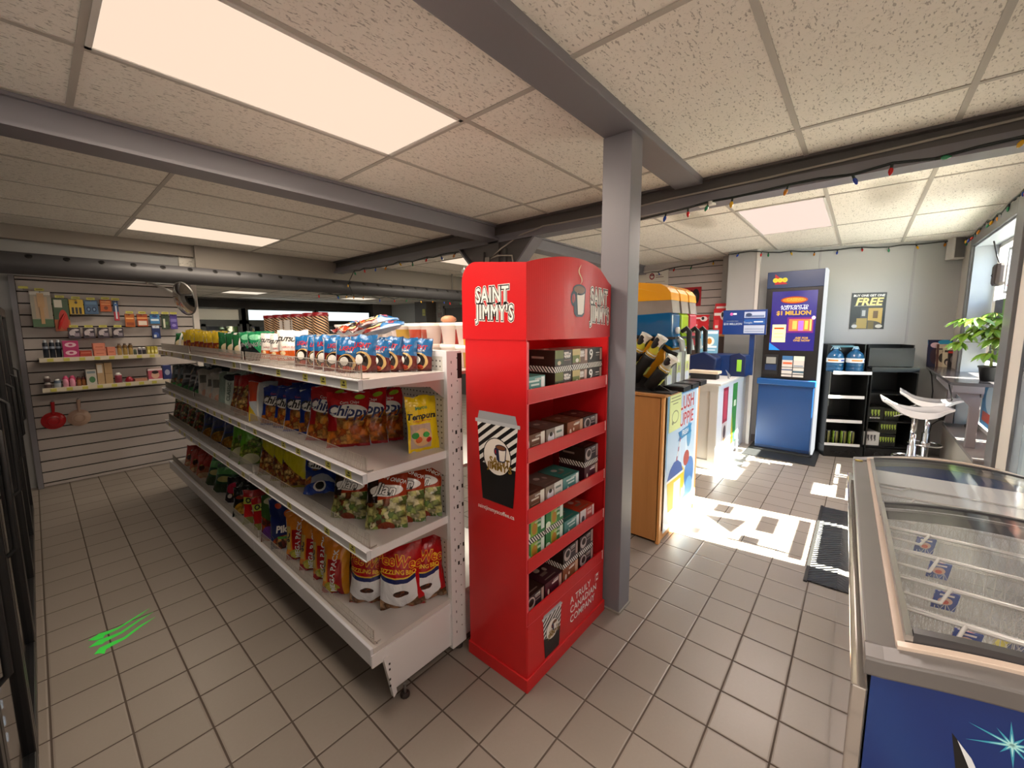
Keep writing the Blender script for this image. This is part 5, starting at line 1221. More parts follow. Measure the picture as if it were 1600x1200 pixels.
def slat_items():
    # bare hook with tag
    t = thing('peg_hook', 'empty peg hook with price tag at the left edge of the slatted wall', 'hook', (-.01, 6.0, 1.94)); m = M(); m.tube([(0, .06, 0), (0, -.06, 0), (0, -.065, .01)], .003, STEEL, n=6); m.build('hook', t)
    m = M(); m.box(-.03, .03, -.07, -.068, .0, .022, YEL); m.build('price_tag', t)
    def spat(t, w, h, th):
        m = M(); m.box(-.012, .012, -th - .004, -th, .03, h - .03, mt('spatula_wood', '#b8946c', .5)); m.box(-.022, .022, -th - .005, -th, h * .55, h - .02, mt('spatula_wood', '', .5)); m.build('utensil', t)
    hang('utensil_pack', .02, .155, 1.585, 1.925, ('#9a9486', [('r', 0, 1, 0, .22, '#4c6a4c'), ('r', .2, .8, .25, .85, '#b09880'), ('r', 0, 1, .9, 1, '#c8c4bc')]), 'tall bagged wooden utensil hanging leftmost on the slatted wall', 'utensil', extra=spat)
    def knife(t, w, h, th):
        m = M(); m.tube([(-.03, -th - .006, .02), (-.01, -th - .008, .10), (.02, -th - .008, .17)], [.008, .014, .006], mt('opener_red', '#b01c1c', .3)); m.build('handle', t)
    hang('opener_pack', .16, .265, 1.545, 1.865, ('#3a5238', [('r', 0, 1, 0, .35, '#a8552c'), ('e', .6, .35, .3, .3, '#b82a1c'), ('r', .1, .6, .72, .95, '#c4beb0')]), 'green card with a red handled kitchen tool on the slatted wall', 'kitchen tool', extra=knife)
    hang('lighter_pack', .27, .37, 1.70, 1.86, ('#c2a02c', [('r', .15, .32, .1, .5, '#141414'), ('r', .40, .58, .1, .5, '#141414'), ('r', .66, .84, .1, .5, '#141414'), ('r', 0, 1, 0, .08, '#141414'), ('e', .5, .8, .1, .08, '#2a2418')]), 'yellow card of three black lighters on the slatted wall', 'lighters', th=.012)
    hang('clip_pack', .375, .475, 1.715, 1.855, ('#3c5a7a', [('e', .3, .35, .16, .18, '#0f2a4c'), ('e', .7, .35, .16, .18, '#0f2a4c'), ('e', .3, .35, .08, .1, '#6c8aa8'), ('e', .7, .35, .08, .1, '#6c8aa8'), ('r', .1, .9, .7, .9, '#56789c')]), 'blue card with four round clips on the slatted wall', 'pack', th=.012)
    hang('orange_pack', .49, .575, 1.745, 1.865, ('#b4541c', [('e', .5, .3, .18, .16, '#6a2c10'), ('r', .1, .9, .6, .66, '#e0a060'), ('r', .1, .9, .8, .86, '#e0a060')]), 'small orange card in the top row on the slatted wall', 'pack', th=.012)
    hang('toothbrush_pack', .588, .628, 1.65, 1.86, ('#20406c', [('r', 0, 1, 0, .45, '#a8283c'), ('r', .35, .65, .1, .9, '#c8d4e0'), ('r', .2, .8, .75, .85, '#3c6ca8')]), 'narrow blue and red toothbrush pack on the slatted wall', 'toothbrush', th=.01)
    for i, (x0, x1, z0, lay, lab) in enumerate(((.668, .745, 1.585, ('#b8601c', [('r', .1, .9, .1, .35, '#8a3c10'), ('r', .1, .9, .6, .7, '#e8b070')]), 'orange card right of the toothbrush pack'),
                                              (.765, .852, 1.59, ('#a8481c', [('r', .1, .9, .1, .45, '#d8c8b8'), ('r', 0, 1, .62, .72, '#e0a060')]), 'orange and cream blister card on the slatted wall'),
                                              (.872, .955, 1.62, ('#3c7cb0', [('r', .1, .9, .3, .5, '#d8e4ec'), ('e', .5, .75, .3, .12, '#1c3c7c')]), 'light blue card above the navy card on the slatted wall'),
                                              (.970, 1.038, 1.56, ('#2c3c2c', [('r', .2, .45, .1, .7, '#c8c8b8'), ('r', .5, .8, .3, .5, '#4c6c3c')]), 'dark green card with white bottle picture on the slatted wall'),
                                              (1.045, 1.11, 1.56, ('#4c3c8c', [('r', .1, .9, .5, .7, '#7c70b4'), ('e', .5, .25, .3, .1, '#8c80c4')]), 'violet card at the right end of the slatted wall'))):
        hang('blister_pack', x0, x1, z0, 1.725, lay, lab, 'blister pack', 'blister cards in the second row', th=.012)
    hang('blister_pack', .878, .95, 1.455, 1.60, ('#12285c', [('r', .1, .9, .8, 1, '#c8d0dc'), ('e', .5, .3, .3, .2, '#2c4c94'), ('r', .2, .5, .1, .3, '#c8d0dc')]), 'navy card hanging below the light blue card', 'blister pack', 'blister cards in the second row', th=.012, tagp=False)
    b0 = None
    for i, x in enumerate((.282, .386, .49, .60)):
        lab = 'small patterned battery pack in the middle row, %s from left' % ORD[i]
        if b0 is None: b0 = hang('battery_pack', x - .043, x + .043, 1.47, 1.578, ('#3a3440', [('e', .35, .5, .25, .3, '#b8b0b4'), ('r', .5, .9, .2, .5, '#8c8490'), ('e', .6, .8, .3, .1, '#d0c8cc'), ('e', .3, .2, .2, .1, '#1c1a20')]), lab, 'battery pack', 'patterned battery packs', th=.03)
        else: dup(b0, (x, 6.0, 1.47), (0, 0, 0), lab)
    # two shelves
    for (x0, x1, z, lab) in ((.025, .90, 1.29, 'upper small white shelf on the slatted wall'), (.02, .95, 1.005, 'lower small white shelf on the slatted wall')):
        t = thing('wall_shelf', lab, 'shelf', ((x0 + x1) / 2, 5.95, z - .02))
        m = M(); m.box(x0, x1, 5.80, 6.065, z - .012, z, WHITE2); m.bw('board', t)
        m = M(); m.box(x0, x1, 5.792, 5.80, z - .035, z + .006, mt('rail_cream', '#d8cdb8', .4)); yy = x0 + .05
        while yy < x1 - .06: m.box(yy, yy + .04, 5.790, 5.792, z - .030, z - .002, YEL); yy += .105
        m.bw('price_rail', t)
        m = M(); m.prism([(6.065, z - .012), (6.065, z - .07), (5.83, z - .014)], lambda u, v, w: (x0 + .10 + w, u, v), .004, WHITE2); m.prism([(6.065, z - .012), (6.065, z - .07), (5.83, z - .014)], lambda u, v, w: (x1 - .12 + w, u, v), .004, WHITE2); m.bw('bracket', t)
    Y0 = 5.86
    def can(name, x, z, r, h, lay, label, cat, grp=None, cap=None, y=Y0):
        t = thing(name, label, cat, (x, y, z), 0, grp); mat = prn(name + lay[0][1:] + '_c', lay[0], lay[1], .35)
        m = M(); m.lathe([(0, 0), (r, 0), (r, h * .8), (r * .8, h * .86)], mat, n=18, caps=False); m.build('body', t)
        m = M(); m.lathe([(r * .8, h * .86), (r * .6, h * .88), (r * .6, h), (0, h)], cap or WT, n=16, caps=False); m.build('cap', t); return t
    def packbox(name, x0, x1, z0, z1, lay, label, cat, grp=None, y=5.83, dp=.10):
        t = thing(name, label, cat, ((x0 + x1) / 2, y, z0), 0, grp); mat = prn(name + lay[0][1:] + str(len(lay[1])) + '_b', lay[0], lay[1], .45)
        m = M(); w = (x1 - x0) / 2; m.box(-w, w, 0, dp, 0, z1 - z0, mat); m.build('carton', t, bevel=.002); return t
    z = 1.291
    for i in range(3): can('spray_can', .075 + .042 * i, z, .0185, .172, ('#1c2432', [('r', 0, 1, .1, .35, '#3a4458'), ('r', 0, 1, .55, .6, '#8a94a4'), ('e', .7, .25, .2, .1, '#7a7a4a')]), 'dark spray can with pale cap, %s from left on the upper wall shelf' % ORD[i], 'spray can', 'dark spray cans', mt('cap_pale', '#9aa0a8', .4))
    packbox('soap_box', .185, .292, z, z + .16, ('#b03068', [('e', .5, .28, .36, .14, '#e0b8c4'), ('e', .5, .76, .36, .14, '#e0b8c4'), ('e', .5, .28, .14, .06, '#b03068'), ('e', .5, .76, .14, .06, '#b03068')]), 'magenta patterned box on the upper wall shelf', 'box')
    packbox('soap_bar', .295, .378, z, z + .06, ('#a8402c', [('r', .1, .9, .6, .7, '#d8846c')]), 'low dark red soap box on the upper wall shelf', 'soap')
    k = 0
    for (x0, x1, z0, z1, lab) in ((.392, .482, z, z + .062, 'salmon soap box under another on the upper wall shelf'), (.390, .478, z + .063, z + .13, 'salmon soap box stacked on top of another one'), (.490, .552, z, z + .088, 'small salmon soap box next to the stacked pair')):
        packbox('soap_bar', x0, x1, z0, z1, ('#c9745c', [('r', .08, .92, .1, .9, '#d4846a'), ('r', .2, .8, .4, .5, '#b05a44')]), lab, 'soap', 'salmon soap boxes')
    for i in range(3): can('sauce_bottle', .585 + .043 * i, z, .0185, .122, ('#6a4c20', [('e', .7, .4, .25, .2, '#b89a58'), ('e', .2, .4, .2, .2, '#b89a58')]), 'brown bottle with gold label, %s from left on upper wall shelf' % ORD[i], 'bottle', 'brown bottles with gold labels', mt('cap_brown', '#3a2418', .4))
    can('small_jar', .705, z, .013, .06, ('#4c5a4c', []), 'tiny green jar beside the brown bottles', 'jar', None, mt('cap_green', '#5a6a5a', .4))
    for i in range(2): can('small_jar', .742 + .034 * i, z, .0155, .078, ('#8c8890', [('r', 0, 1, .3, .6, '#3a3640')]), 'small dark jar with white lid, %s of two' % ('left', 'right')[i], 'jar', 'white lidded jars')
    for i in range(3): packbox('yellow_pack', .800 + .03 * i, .826 + .03 * i, z, z + .082, ('#b8a83a', [('e', .5, .4, .3, .2, '#e8e0a0')]), 'small yellow pack, %s from left at the shelf end' % ORD[i], 'pack', 'small yellow packs')
    z = 1.006
    can('stack_jar', .058, z, .024, .055, ('#8c8280', [('r', 0, 1, .3, .6, '#4c3a3a')]), 'lower jar of the stacked pair on the lower wall shelf', 'jar', 'stacked pale jars'); can('stack_jar', .058, z + .056, .022, .055, ('#8c8280', [('r', 0, 1, .3, .6, '#4c3a3a')]), 'upper jar of the stacked pair on the lower wall shelf', 'jar', 'stacked pale jars')
    can('grey_jar', .122, z, .024, .08, ('#5a6a7c', [('r', 0, 1, .2, .55, '#a8b0b8')]), 'blue grey jar on the lower wall shelf', 'jar')
    for i in range(2): can('pink_bottle', .178 + .045 * i, z, .021, .105, ('#c83c6c', [('e', .7, .45, .2, .2, '#f0a8c0'), ('e', .2, .45, .2, .2, '#f0a8c0')]), 'bright pink bottle, %s of two on the lower wall shelf' % ('left', 'right')[i], 'bottle', 'pink bottles', mt('cap_pink', '#d85a88', .4))
    for i in range(2): can('amber_jar', .265 + .034 * i, z, .0155, .095, ('#5c2018', [('r', 0, 1, .3, .6, '#a86a3c')]), 'dark amber jar, %s of two on the lower wall shelf' % ('left', 'right')[i], 'jar', 'amber jars', mt('cap_dk', '#2c1410', .4))
    packbox('medicine_box', .318, .392, z, z + .155, ('#c4beb4', [('e', .55, .35, .3, .2, '#4c7c54'), ('r', .1, .9, .75, .9, '#7c8c94')]), 'white box with green picture on the lower wall shelf', 'box')
    packbox('cardboard_box', .396, .448, z, z + .21, ('#b89a74', [('r', .1, .8, .55, .95, '#d8d0c4')]), 'tall tan box with pale label, left of two', 'box')
    packbox('cardboard_box', .452, .510, z, z + .215, ('#b4956c', [('r', 0, 1, .48, .5, '#8a6c48')]), 'tall plain tan box, right of two', 'box')
    can('white_jar', .552, z, .028, .105, ('#c4b4b4', [('r', 0, 1, .25, .65, '#8c3448')]), 'white jar with red band on the lower wall shelf', 'jar')
    m = M(); m.lathe([(0, 0), (.03, .0), (.036, .02), (.02, .05), (0, .06)], noisy('red_wrap', '#a81c34', '#7c1424', 30, .3), n=14, caps=False); o = m.build('red_bundle'); o.location = (.635, Y0, z); tag(o, 'crumpled red wrapped pack on the lower wall shelf', 'pack')
    packbox('flat_pack', .675, .775, z, z + .03, ('#b8846c', []), 'low flat tan pack on the lower wall shelf', 'pack')
    packbox('baby_wipes', .785, .905, z, z + .125, ('#c05a6c', [('e', .5, .45, .28, .3, '#e0b49c'), ('e', .5, .7, .24, .14, '#2c1c1c'), ('r', 0, 1, 0, .12, '#e8e0dc'), ('r', 0, 1, .85, 1, '#e8dcdc')]), 'pink wipes box with a picture on the lower wall shelf', 'box')
    packbox('blue_pack', .912, .985, z, z + .155, ('#2c3870', [('e', .5, .5, .3, .2, '#a8acc8')]), 'navy box at the right end of the lower wall shelf', 'box')
    # pans
    for (x, c1, c2, lab) in ((.066, '#b0121a', '#98101a', 'red frying pan hanging by its handle on the slatted wall'), (.243, '#b89a88', '#a88a78', 'beige frying pan hanging right of the red pan')):
        t = thing('frying_pan', lab, 'pan', (x, 6.03, .66))
        pm = mt('pan' + c1[1:], c1, .3); X = Rx(PI / 2)
        m = M(); m.lathe([(0, .026), (.048, .026), (.060, .020), (.082, -.020), (.086, -.020)], pm, n=32, X=X, caps=False); m.lathe([(.083, -.022), (.058, .014), (0, .016)], mt('pan_in' + c2[1:], c2, .4), n=32, X=X, caps=False)
        m.lathe([(.034, .027), (.038, .029), (.042, .027)], mt('pan_in' + c2[1:], c2, .4), n=28, X=X, caps=False); m.build('pan_body', t)
        m = M(); m.tube([(.004, -.005, .07), (.006, -.012, .12), (.008, -.010, .19)], [.010, .013, .016], pm, n=10); m.tube([(.008, -.01, .19), (.008, -.012, .205)], .008, STEEL, n=8); m.build('handle', t)
slat_items()

def mirror():
    t = thing('convex_mirror', 'round convex security mirror on a silver arm under the duct', 'mirror', (1.10, 5.55, 1.90))
    n = Vector((-.70, -.70, -.12)).normalized(); q = n.to_track_quat('Z', 'Y').to_matrix().to_4x4(); q = Tr(1.10, 5.52, 1.88) @ q
    q = Tr(1.10, 5.52, 1.88) @ Vector((-.93, -.30, -.2)).normalized().to_track_quat('Z', 'Y').to_matrix().to_4x4()
    R = .17; m = M(); pr = [(R * math.sin(a * .1), .07 - R * .42 * (1 - math.cos(a * .1)) ) for a in range(0, 16)]
    pr = [(R * s, .075 * (1 - s * s)) for s in [i / 14 for i in range(15)]][::-1]
    m.lathe(pr, mt('mirror_glass', '#cfcac4', .03, 1.0), n=36, X=q, caps=False); m.bw('mirror_face', t)
    m = M(); m.lathe([(R + .006, 0), (R + .006, -.012), (R - .01, -.02), (0, -.022)], BLACKM, n=36, X=q, caps=False); m.lathe([(R - .002, .004), (R + .007, .004), (R + .007, -.01)], mt('rim_grey', '#6a6866', .3, .5), n=36, X=q, caps=False); m.bw('backing', t)
    m = M(); m.tube([(.90, 6.04, 2.085), (.93, 5.98, 2.06), (1.10, 5.55, 1.90)], .013, mt('arm_silver', '#c8c6c2', .3, .6), n=10); m.lathe([(0, -.01), (.03, -.01), (.03, .01), (0, .01)], CHROME, n=16, X=Tr(.90, 6.05, 2.09) @ Rx(PI / 2)); m.bw('arm', t)
mirror()

def floor_logo():
    g = N('claw_floor'); g.set(Base_Color=lin('#3ade4c'), Roughness=.4, Emission_Color=lin('#28e040'), Emission_Strength=.05); g = g.m  # faint emission put into the colour to make the mark brighter
    def pt(px): return px
    m = M()
    S = [[(.045, 2.850), (.085, 2.872), (.125, 2.862), (.155, 2.858), (.245, 2.905), (.292, 2.926), (.245, 2.892), (.155, 2.842), (.118, 2.835), (.105, 2.838), (.095, 2.815), (.070, 2.822)],
         [(.042, 2.782), (.080, 2.812), (.118, 2.806), (.160, 2.805), (.235, 2.850), (.300, 2.872), (.235, 2.836), (.165, 2.785), (.125, 2.778), (.098, 2.772), (.088, 2.762), (.072, 2.770)],
         [(.055, 2.700), (.078, 2.738), (.125, 2.742), (.165, 2.742), (.235, 2.790), (.300, 2.812), (.235, 2.772), (.170, 2.722), (.130, 2.712), (.098, 2.702), (.088, 2.668), (.074, 2.690)]]
    for P in S: m.prism(P[::-1], lambda u, v, w: (u, v, .0012 - w), .001, g)
    o = m.build('floor_claw_logo', fixn=True); tag(o, 'bright green three claw mark on the floor of the left aisle', 'floor logo')
floor_logo()

def wall_cooler():
    t = thing('display_cooler', 'black glass-door drinks cooler along the left edge of the aisle', 'cooler', (-.45, 2.8, 0))
    y0, y1, ht = .55, 4.95, 1.93; X = -.115
    m = M(); m.box(-.85, X - .04, y0, y1, 0, .12, BLACKM); m.box(-.85, X - .03, y0, y1, ht - .22, ht, BLACK); m.box(-.85, -.80, y0, y1, .1, ht, BLACKM)
    m.box(-.85, X - .02, y1 - .04, y1, 0, ht, BLACK); m.box(-.85, X - .02, y0, y0 + .04, 0, ht, BLACK); m.bw('case', t, bevel=.003)
    n = 6; w = (y1 - y0) / n; led = emis('cooler_led', '#e8f2ff', 3.0)
    for i in range(n):
        a, b = y0 + i * w, y0 + (i + 1) * w
        m = M()
        for q in ((a + .004, a + .05, .12, ht - .22), (b - .05, b - .004, .12, ht - .22)): m.box(X - .035, X, q[0], q[1], q[2], q[3], BLACK)
        m.box(X - .035, X, a + .05, b - .05, .12, .18, BLACK); m.box(X - .035, X, a + .05, b - .05, ht - .28, ht - .22, BLACK)
        d = m.bw('door', t, bevel=.004)
        m = M(); m.box(X - .022, X - .016, a + .05, b - .05, .18, ht - .28, glass_mat('cooler_glass', '#c4ccd0', mixv=.12)); m.bw('door_glass', d)
        m = M(); m.tube([(X, b - .03, .85), (X + .022, b - .03, .87), (X + .022, b - .03, 1.25), (X, b - .03, 1.27)], .007, BLACKM, n=8); m.bw('door_handle', d)
        m = M()
        for k in range(24): m.box(X - .062, X - .056, a + .008, a + .020, .22 + k * .06, .245 + k * .06, led)
        m.box(X - .07, X - .062, a + .002, a + .026, .18, ht - .25, mt('led_bar', '#6a6e70', .4)); m.bw('led_strip', t)
    for z in (.14, .50, .86, 1.22):
        m = M(); m.box(-.78, X - .10, y0 + .05, y1 - .05, z - .006, z, mt('cooler_shelf', '#8c9094', .4)); m.bw('shelf', t)
    # bottles standing inside
    cols = ['#5a1c1c', '#1c3a5a', '#7a5a1c', '#2a5a3a', '#8a8a8c', '#5a2c5a']; b = {}
    for ci, c in enumerate(cols):
        m = M(); mm = mt('soda' + c[1:], c, .15); m.lathe([(0, 0), (.03, 0), (.032, .02), (.032, .14), (.014, .20), (.013, .22), (0, .222)], mm, n=14, caps=False); o = m.build('soda_bottle'); b[ci] = o.data; bpy.data.objects.remove(o)
    k = 0
    for r, z in enumerate((.141, .501, .861)):
        for j in range(16):
            y = .80 + j * .17
            if y > 3.4: continue
            o = bpy.data.objects.new('soda_bottle', b[(j // 3 + r) % 6]); COL.objects.link(o); o.location = (-.26, y, z)
            tag(o, 'bottle standing behind the glass of the left aisle cooler', 'bottle', 'bottles inside the left cooler')
wall_cooler()

def back_coolers():
    # built-in coolers along the far wall, and a third lower one by the slat wall
    spec = [(1.55, 2.90, 'dark glass cooler without header light left of the lit far coolers', None), (2.98, 4.42, 'left one of two far coolers with lit white header', 1), (4.46, 5.88, 'right one of two far coolers with lit white header', 1)]
    for i, (x0, x1, lab, lit) in enumerate(spec):
        t = thing('upright_cooler', lab, 'cooler', ((x0 + x1) / 2, 10.1, 0), 0, None)
        m = M(); m.box(x0, x1, 9.9, 10.5, 0, .2, BLACKM); m.box(x0, x0 + .05, 9.86, 10.5, .2, 1.98, BLACK); m.box(x1 - .05, x1, 9.86, 10.5, .2, 1.98, BLACK); m.box(x0, x1, 10.4, 10.5, .2, 1.98, mt('cooler_in', '#5a5a5c', .6)); m.box(x0, x1, 9.88, 10.5, 1.96, 1.99, BLACK)
        m.box(x0, x1, 9.86, 10.5, 1.66, 1.74, BLACK); m.bw('case', t)
        m = M(); m.box(x0 + .03, x1 - .03, 9.87, 9.9, 1.745, 1.955, emis('header_light', '#e4f2f4', .95) if lit else mt('header_off', '#b0a8a0', .2)); m.bw('header_panel', t)
        for (a, b_) in ((x0 + .05, (x0 + x1) / 2), ((x0 + x1) / 2, x1 - .05)):
            m = M()
            for q in ((a, a + .04), (b_ - .04, b_)): m.box(q[0], q[1], 9.84, 9.87, .2, 1.66, BLACK)
            m.box(a, b_, 9.84, 9.87, 1.61, 1.66, BLACK); m.box(a, b_, 9.84, 9.87, .2, .25, BLACK); d = m.bw('door', t)
            m = M(); m.box(a + .04, b_ - .04, 9.852, 9.858, .25, 1.61, glass_mat('cooler_glass')); m.bw('door_glass', d)
        for z in (.6, .95, 1.30):
            m = M(); m.box(x0 + .05, x1 - .05, 9.95, 10.4, z - .01, z, mt('cooler_shelf', '', .4)); m.bw('shelf', t)
        if lit:
            cm = [mt('fc%d' % k, c, .3) for k, c in enumerate(('#b8b4b0', '#a83c34', '#c8c4bc', '#c86a5a'))]
            for r, z in enumerate((1.30,)):
                for j in range(9):
                    xx = x0 + .13 + j * .145; m = M(); m.lathe([(0, 0), (.04, 0), (.04, .16), (.02, .21), (0, .21)], cm[(j + i) % 4], n=12, caps=False); o = m.build('cooler_bottle'); o.location = (xx, 10.0, z)
                    tag(o, 'bottle on the upper shelf of the %s lit far cooler' % ('left' if i == 1 else 'right'), 'bottle', 'bottles in the far lit cooler, %s' % ('left' if i == 1 else 'right'))
    # far doorway on the side wall, signs, dark column
    m = M(); m.box(6.25, 6.55, 8.0, 8.45, 0, HL, GREYD); struct('trim_14', m, 'dark column against the far side wall')
    d = thing('door_2', 'grey door at the far end behind the tubs', None); d['kind'] = 'structure'
    m = M(); m.box(6.50, 6.54, 6.55, 7.62, 0, 2.02, mt('far_door', '#4a4846', .5)); m.build('door_leaf', d)
    m = M()
    for q in ((6.50, 6.56, 0, 2.08), (7.60, 7.66, 0, 2.08)): m.box(6.48, 6.55, q[0], q[1], q[2], q[3], mt('far_frame', '#6c6a68', .5))
    m.box(6.48, 6.55, 6.5, 7.66, 2.02, 2.08, mt('far_frame', '#6c6a68', .5)); m.build('door_frame', d)
    for (y, z, w, h, c, lab, nm, cat) in ((8.08, 1.93, .10, .16, '#a8a45a', 'small yellow tag on the dark far column', 'wall_tag', 'tag'), (7.86, 2.06, .09, .15, '#b8b4ae', 'small white box high on the far side wall', 'wall_box', 'box'), (7.86, 1.86, .14, .14, '#9a9290', 'small square sign with ring by the far door', 'wall_sign', 'sign'), (7.70, 1.80, .12, .16, '#8a8684', 'small grey notice beside the far door', 'wall_notice', 'notice')):
        x = 6.245 if nm == 'wall_tag' else 6.545
        m = M(); m.box(x - .012, x, y - w / 2, y + w / 2, z - h / 2, z + h / 2, prn('sg_' + nm + c[1:], c, [('e', .5, .5, .3, .3, '#7a5a5a'), ('e', .5, .5, .2, .2, c)] if nm == 'wall_sign' else [('r', .2, .8, .3, .4, '#6a6664')], .5)); tag(m.build(nm), lab, cat)
    # security camera on the duct side
    t = thing('security_camera', 'small security camera under the ceiling left of the red stand header', 'camera', (4.6, 4.9, H))
    m = M(); m.tube([(4.6, 4.9, H - .002), (4.6, 4.9, H - .06)], .012, WHITE2, n=8); m.bw('mount', t)
    m = M(); m.tube([(4.66, 4.95, H - .06), (4.53, 4.84, H - .09)], .03, mt('cam_dark', '#3a3836', .4), n=14); m.bw('camera_body', t)
back_coolers()

# ------------------------------------------------------------------ chest freezer
def freezer():
    X0, X1, Y0, Y1 = 1.07, 2.72, -.064, -.72
    t = thing('chest_freezer', 'blue glass-top ice cream chest freezer in the right foreground', 'freezer', ((X0 + X1) / 2, -.36, 0))
    def az(y, k=.055):
        s = max(0, min(1, (Y0 - y) / (Y0 - Y1))); return k * math.sin(PI * s) if 0 < s < 1 else 0.0
    BLF = N('freezer_blue'); tc = BLF.n('TexCoord'); nz = BLF.n('TexNoise', tc.outputs['Object'], i_Scale=2.5, i_Detail=3, i_Distortion=.8)
    BLF.set(Base_Color=BLF.mix(BLF.ramp(nz.outputs[0], [(.4, (0, 0, 0, 1)), (.75, (1, 1, 1, 1))]), lin('#08296a'), lin('#1c4684')), Roughness=.3); BLF.put(BLF.b.inputs['Coat Weight'], .12); BLF = BLF.m
    SIDE = mt('freezer_side', '#b9b2ac', .06, .75)
    RIM = noisy('freezer_rim', '#6a6664', '#5c5856', 4, .38); RIML = mt('freezer_frame_light', '#c9b6a6', .35); RD = mt('freezer_dark', '#38373a', .3)
    INN = mt('freezer_inner', '#f0f2f4', .4)
    yy = [Y0 + (Y1 - Y0) * i / 20 for i in range(21)]
    m = M(); m.box(X0 + .02, X1 - .02, Y0 - .02, Y1 + .02, .30, .84, INN, faces={'+z': None})
    m.box(X0 + .05, X1 - .05, Y0 - .04, Y1 + .04, .34, .36, INN)
    m.bw('liner', t)
    def fz(i): return .845 + az(yy[i])
    m = M()
    for i in range(20): m.quad((X0, yy[i], .05), (X0, yy[i + 1], .05), (X0, yy[i + 1], fz(i + 1)), (X0, yy[i], fz(i)), BLF) if False else m.quad((X0, yy[i], fz(i)), (X0, yy[i + 1], fz(i + 1)), (X0, yy[i + 1], .05), (X0, yy[i], .05), BLF)
    ep = m.bw('end_panel', t); m = M()
    for i in range(20): m.quad((X1, yy[i], fz(i)), (X1, yy[i + 1], fz(i + 1)), (X1, yy[i + 1], .05), (X1, yy[i], .05), BLF)
    m.bw('end_panel', t)
    m = M(); m.box(X0 + .004, X1 - .004, Y0 + .002, Y0 + .030, .04, .80, SIDE); m.bw('side_panel', t, bevel=.004)
    m = M(); m.box(X0 + .03, X1 - .03, Y0 - .03, Y1 + .03, 0, .06, BLACKM); m.bw('plinth', t)
    # print on the near end
    m = M(); cy, cz = -.255, .812
    C1 = mt('star_pale', '#a8e0e0', .3); C2 = mt('star_teal', '#3c98b4', .3)
    for k in range(10):
        a = k * PI / 5 + .2; L = (.055, .03, .045, .026, .06)[k % 5]; w = .0035
        for (LL, ww, mm, dd) in ((L, w, C2, .0006), (L * .5, w * .6, C1, .0010)):
            m.prism([(-ww * math.sin(a), ww * math.cos(a)), (LL * math.cos(a), LL * math.sin(a)), (ww * math.sin(a), -ww * math.cos(a))], lambda u, v, w_, dd=dd: (X0 - dd - w_ * .2, cy + u, cz + v), .0003, mm)
    m.bw('star_print', ep)
    m = M(); m.prism([(0, 0), (-.008, -.01), (-.045, -.085), (-.075, -.16), (-.03, -.16), (-.012, -.08)], lambda u, v, w: (X0 - .0006 - w * .2, -.183 + u, .788 + v), .0004, BLACK)
    m.prism([(-.008, -.01), (-.028, -.035), (-.085, -.16), (-.072, -.16), (-.03, -.065)], lambda u, v, w: (X0 - .001 - w * .2, -.183 + u, .788 + v), .0004, mt('swoosh_white', '#d8dce0', .3)); m.bw('swoosh_print', ep)
    # rim: outer ring and inner frame
    def ring(o, i, zt, zb, mat, name, parent, k=.055):
        m = M(); a0, a1, b0, b1 = X0 - o, X1 + o, Y0 + o, Y1 - o; c0, c1, d0, d1 = X0 + i, X1 - i, Y0 - i, Y1 + i
        n = 24
        for (xa, xb) in ((a0, c0), (c1, a1)):
            R_ = []
            for s in range(n + 1):
                y = b0 + (b1 - b0) * s / n; e = az(y, k); R_.append([(xa, y, zb + e), (xa, y, zt + e), (xb, y, zt + e), (xb, y, zb + e)])
            m.rings(R_, mat, caps=True, smooth=False)
        for (ya, yb) in ((d0, b0), (b1, d1)): m.box(c0, c1, ya, yb, zb, zt, mat)
        return m.bw(name, parent, bevel=.005 if name == 'rim' else .001)
    ring(.012, .045, .882, .842, RIM, 'rim', t)
    ring(-.038, .058, .890, .875, RIML, 'inner_frame', t)
    # lids
    lids = ((1.13, 1.96, .915), (1.90, 2.66, .900))
    GL = glass_mat('lid_glass', '#ffffff', mixv=.035, gl=.10)
    for (xa, xb, z) in lids:
        ya, yb = Y0 - .062, Y1 + .062; n = 20; L = [ya + (yb - ya) * i / n for i in range(n + 1)]
        m = M()
        def strip(x0, x1, zz, th, mat):
            for i in range(n):
                a, b = L[i], L[i + 1]; za, zb_ = zz + az(a, .04), zz + az(b, .04)
                m.quad((x0, b, zb_), (x1, b, zb_), (x1, a, za), (x0, a, za), mat); m.quad((x0, a, za - th), (x1, a, za - th), (x1, b, zb_ - th), (x0, b, zb_ - th), mat)
                m.quad((x0, a, za - th), (x0, b, zb_ - th), (x0, b, zb_), (x0, a, za), mat); m.quad((x1, a, za), (x1, b, zb_), (x1, b, zb_ - th), (x1, a, za - th), mat)
        strip(xa, xa + .022, z, .03, RD); strip(xb - .014, xb, z, .02, RD); m.box(xa, xb, ya, ya + .012, z - .014, z + .004, RIML if False else STEEL); m.box(xa, xb, yb - .012, yb, z - .014, z + .004, STEEL)
        l = m.bw('lid_frame', t)
        m = M()
        for i in range(n):
            a, b = L[i], L[i + 1]; za, zb_ = z - .004 + az(a, .04), z - .004 + az(b, .04)
            m.quad((xa + .02, b, zb_), (xb - .012, b, zb_), (xb - .012, a, za), (xa + .02, a, za), GL, smooth=True)
        m.bw('lid_glass', l)
    m = M(); m.lathe([(.0, 0), (.016, 0), (.016, .004), (0, .004)], mt('brass', '#b8a050', .3, .8), (2.66, -.072, .882), 14); m.bw('lock', t)
    # wire baskets
    WW = mt('basket_wire', '#d4d2d0', .3, .3); TAG = prn('basket_tag', '#1f3f94', [('e', .5, .5, .3, .22, '#d8b0a0'), ('e', .5, .45, .16, .12, '#c8382c'), ('r', .2, .8, .8, .9, '#e8e0e0')], .4)
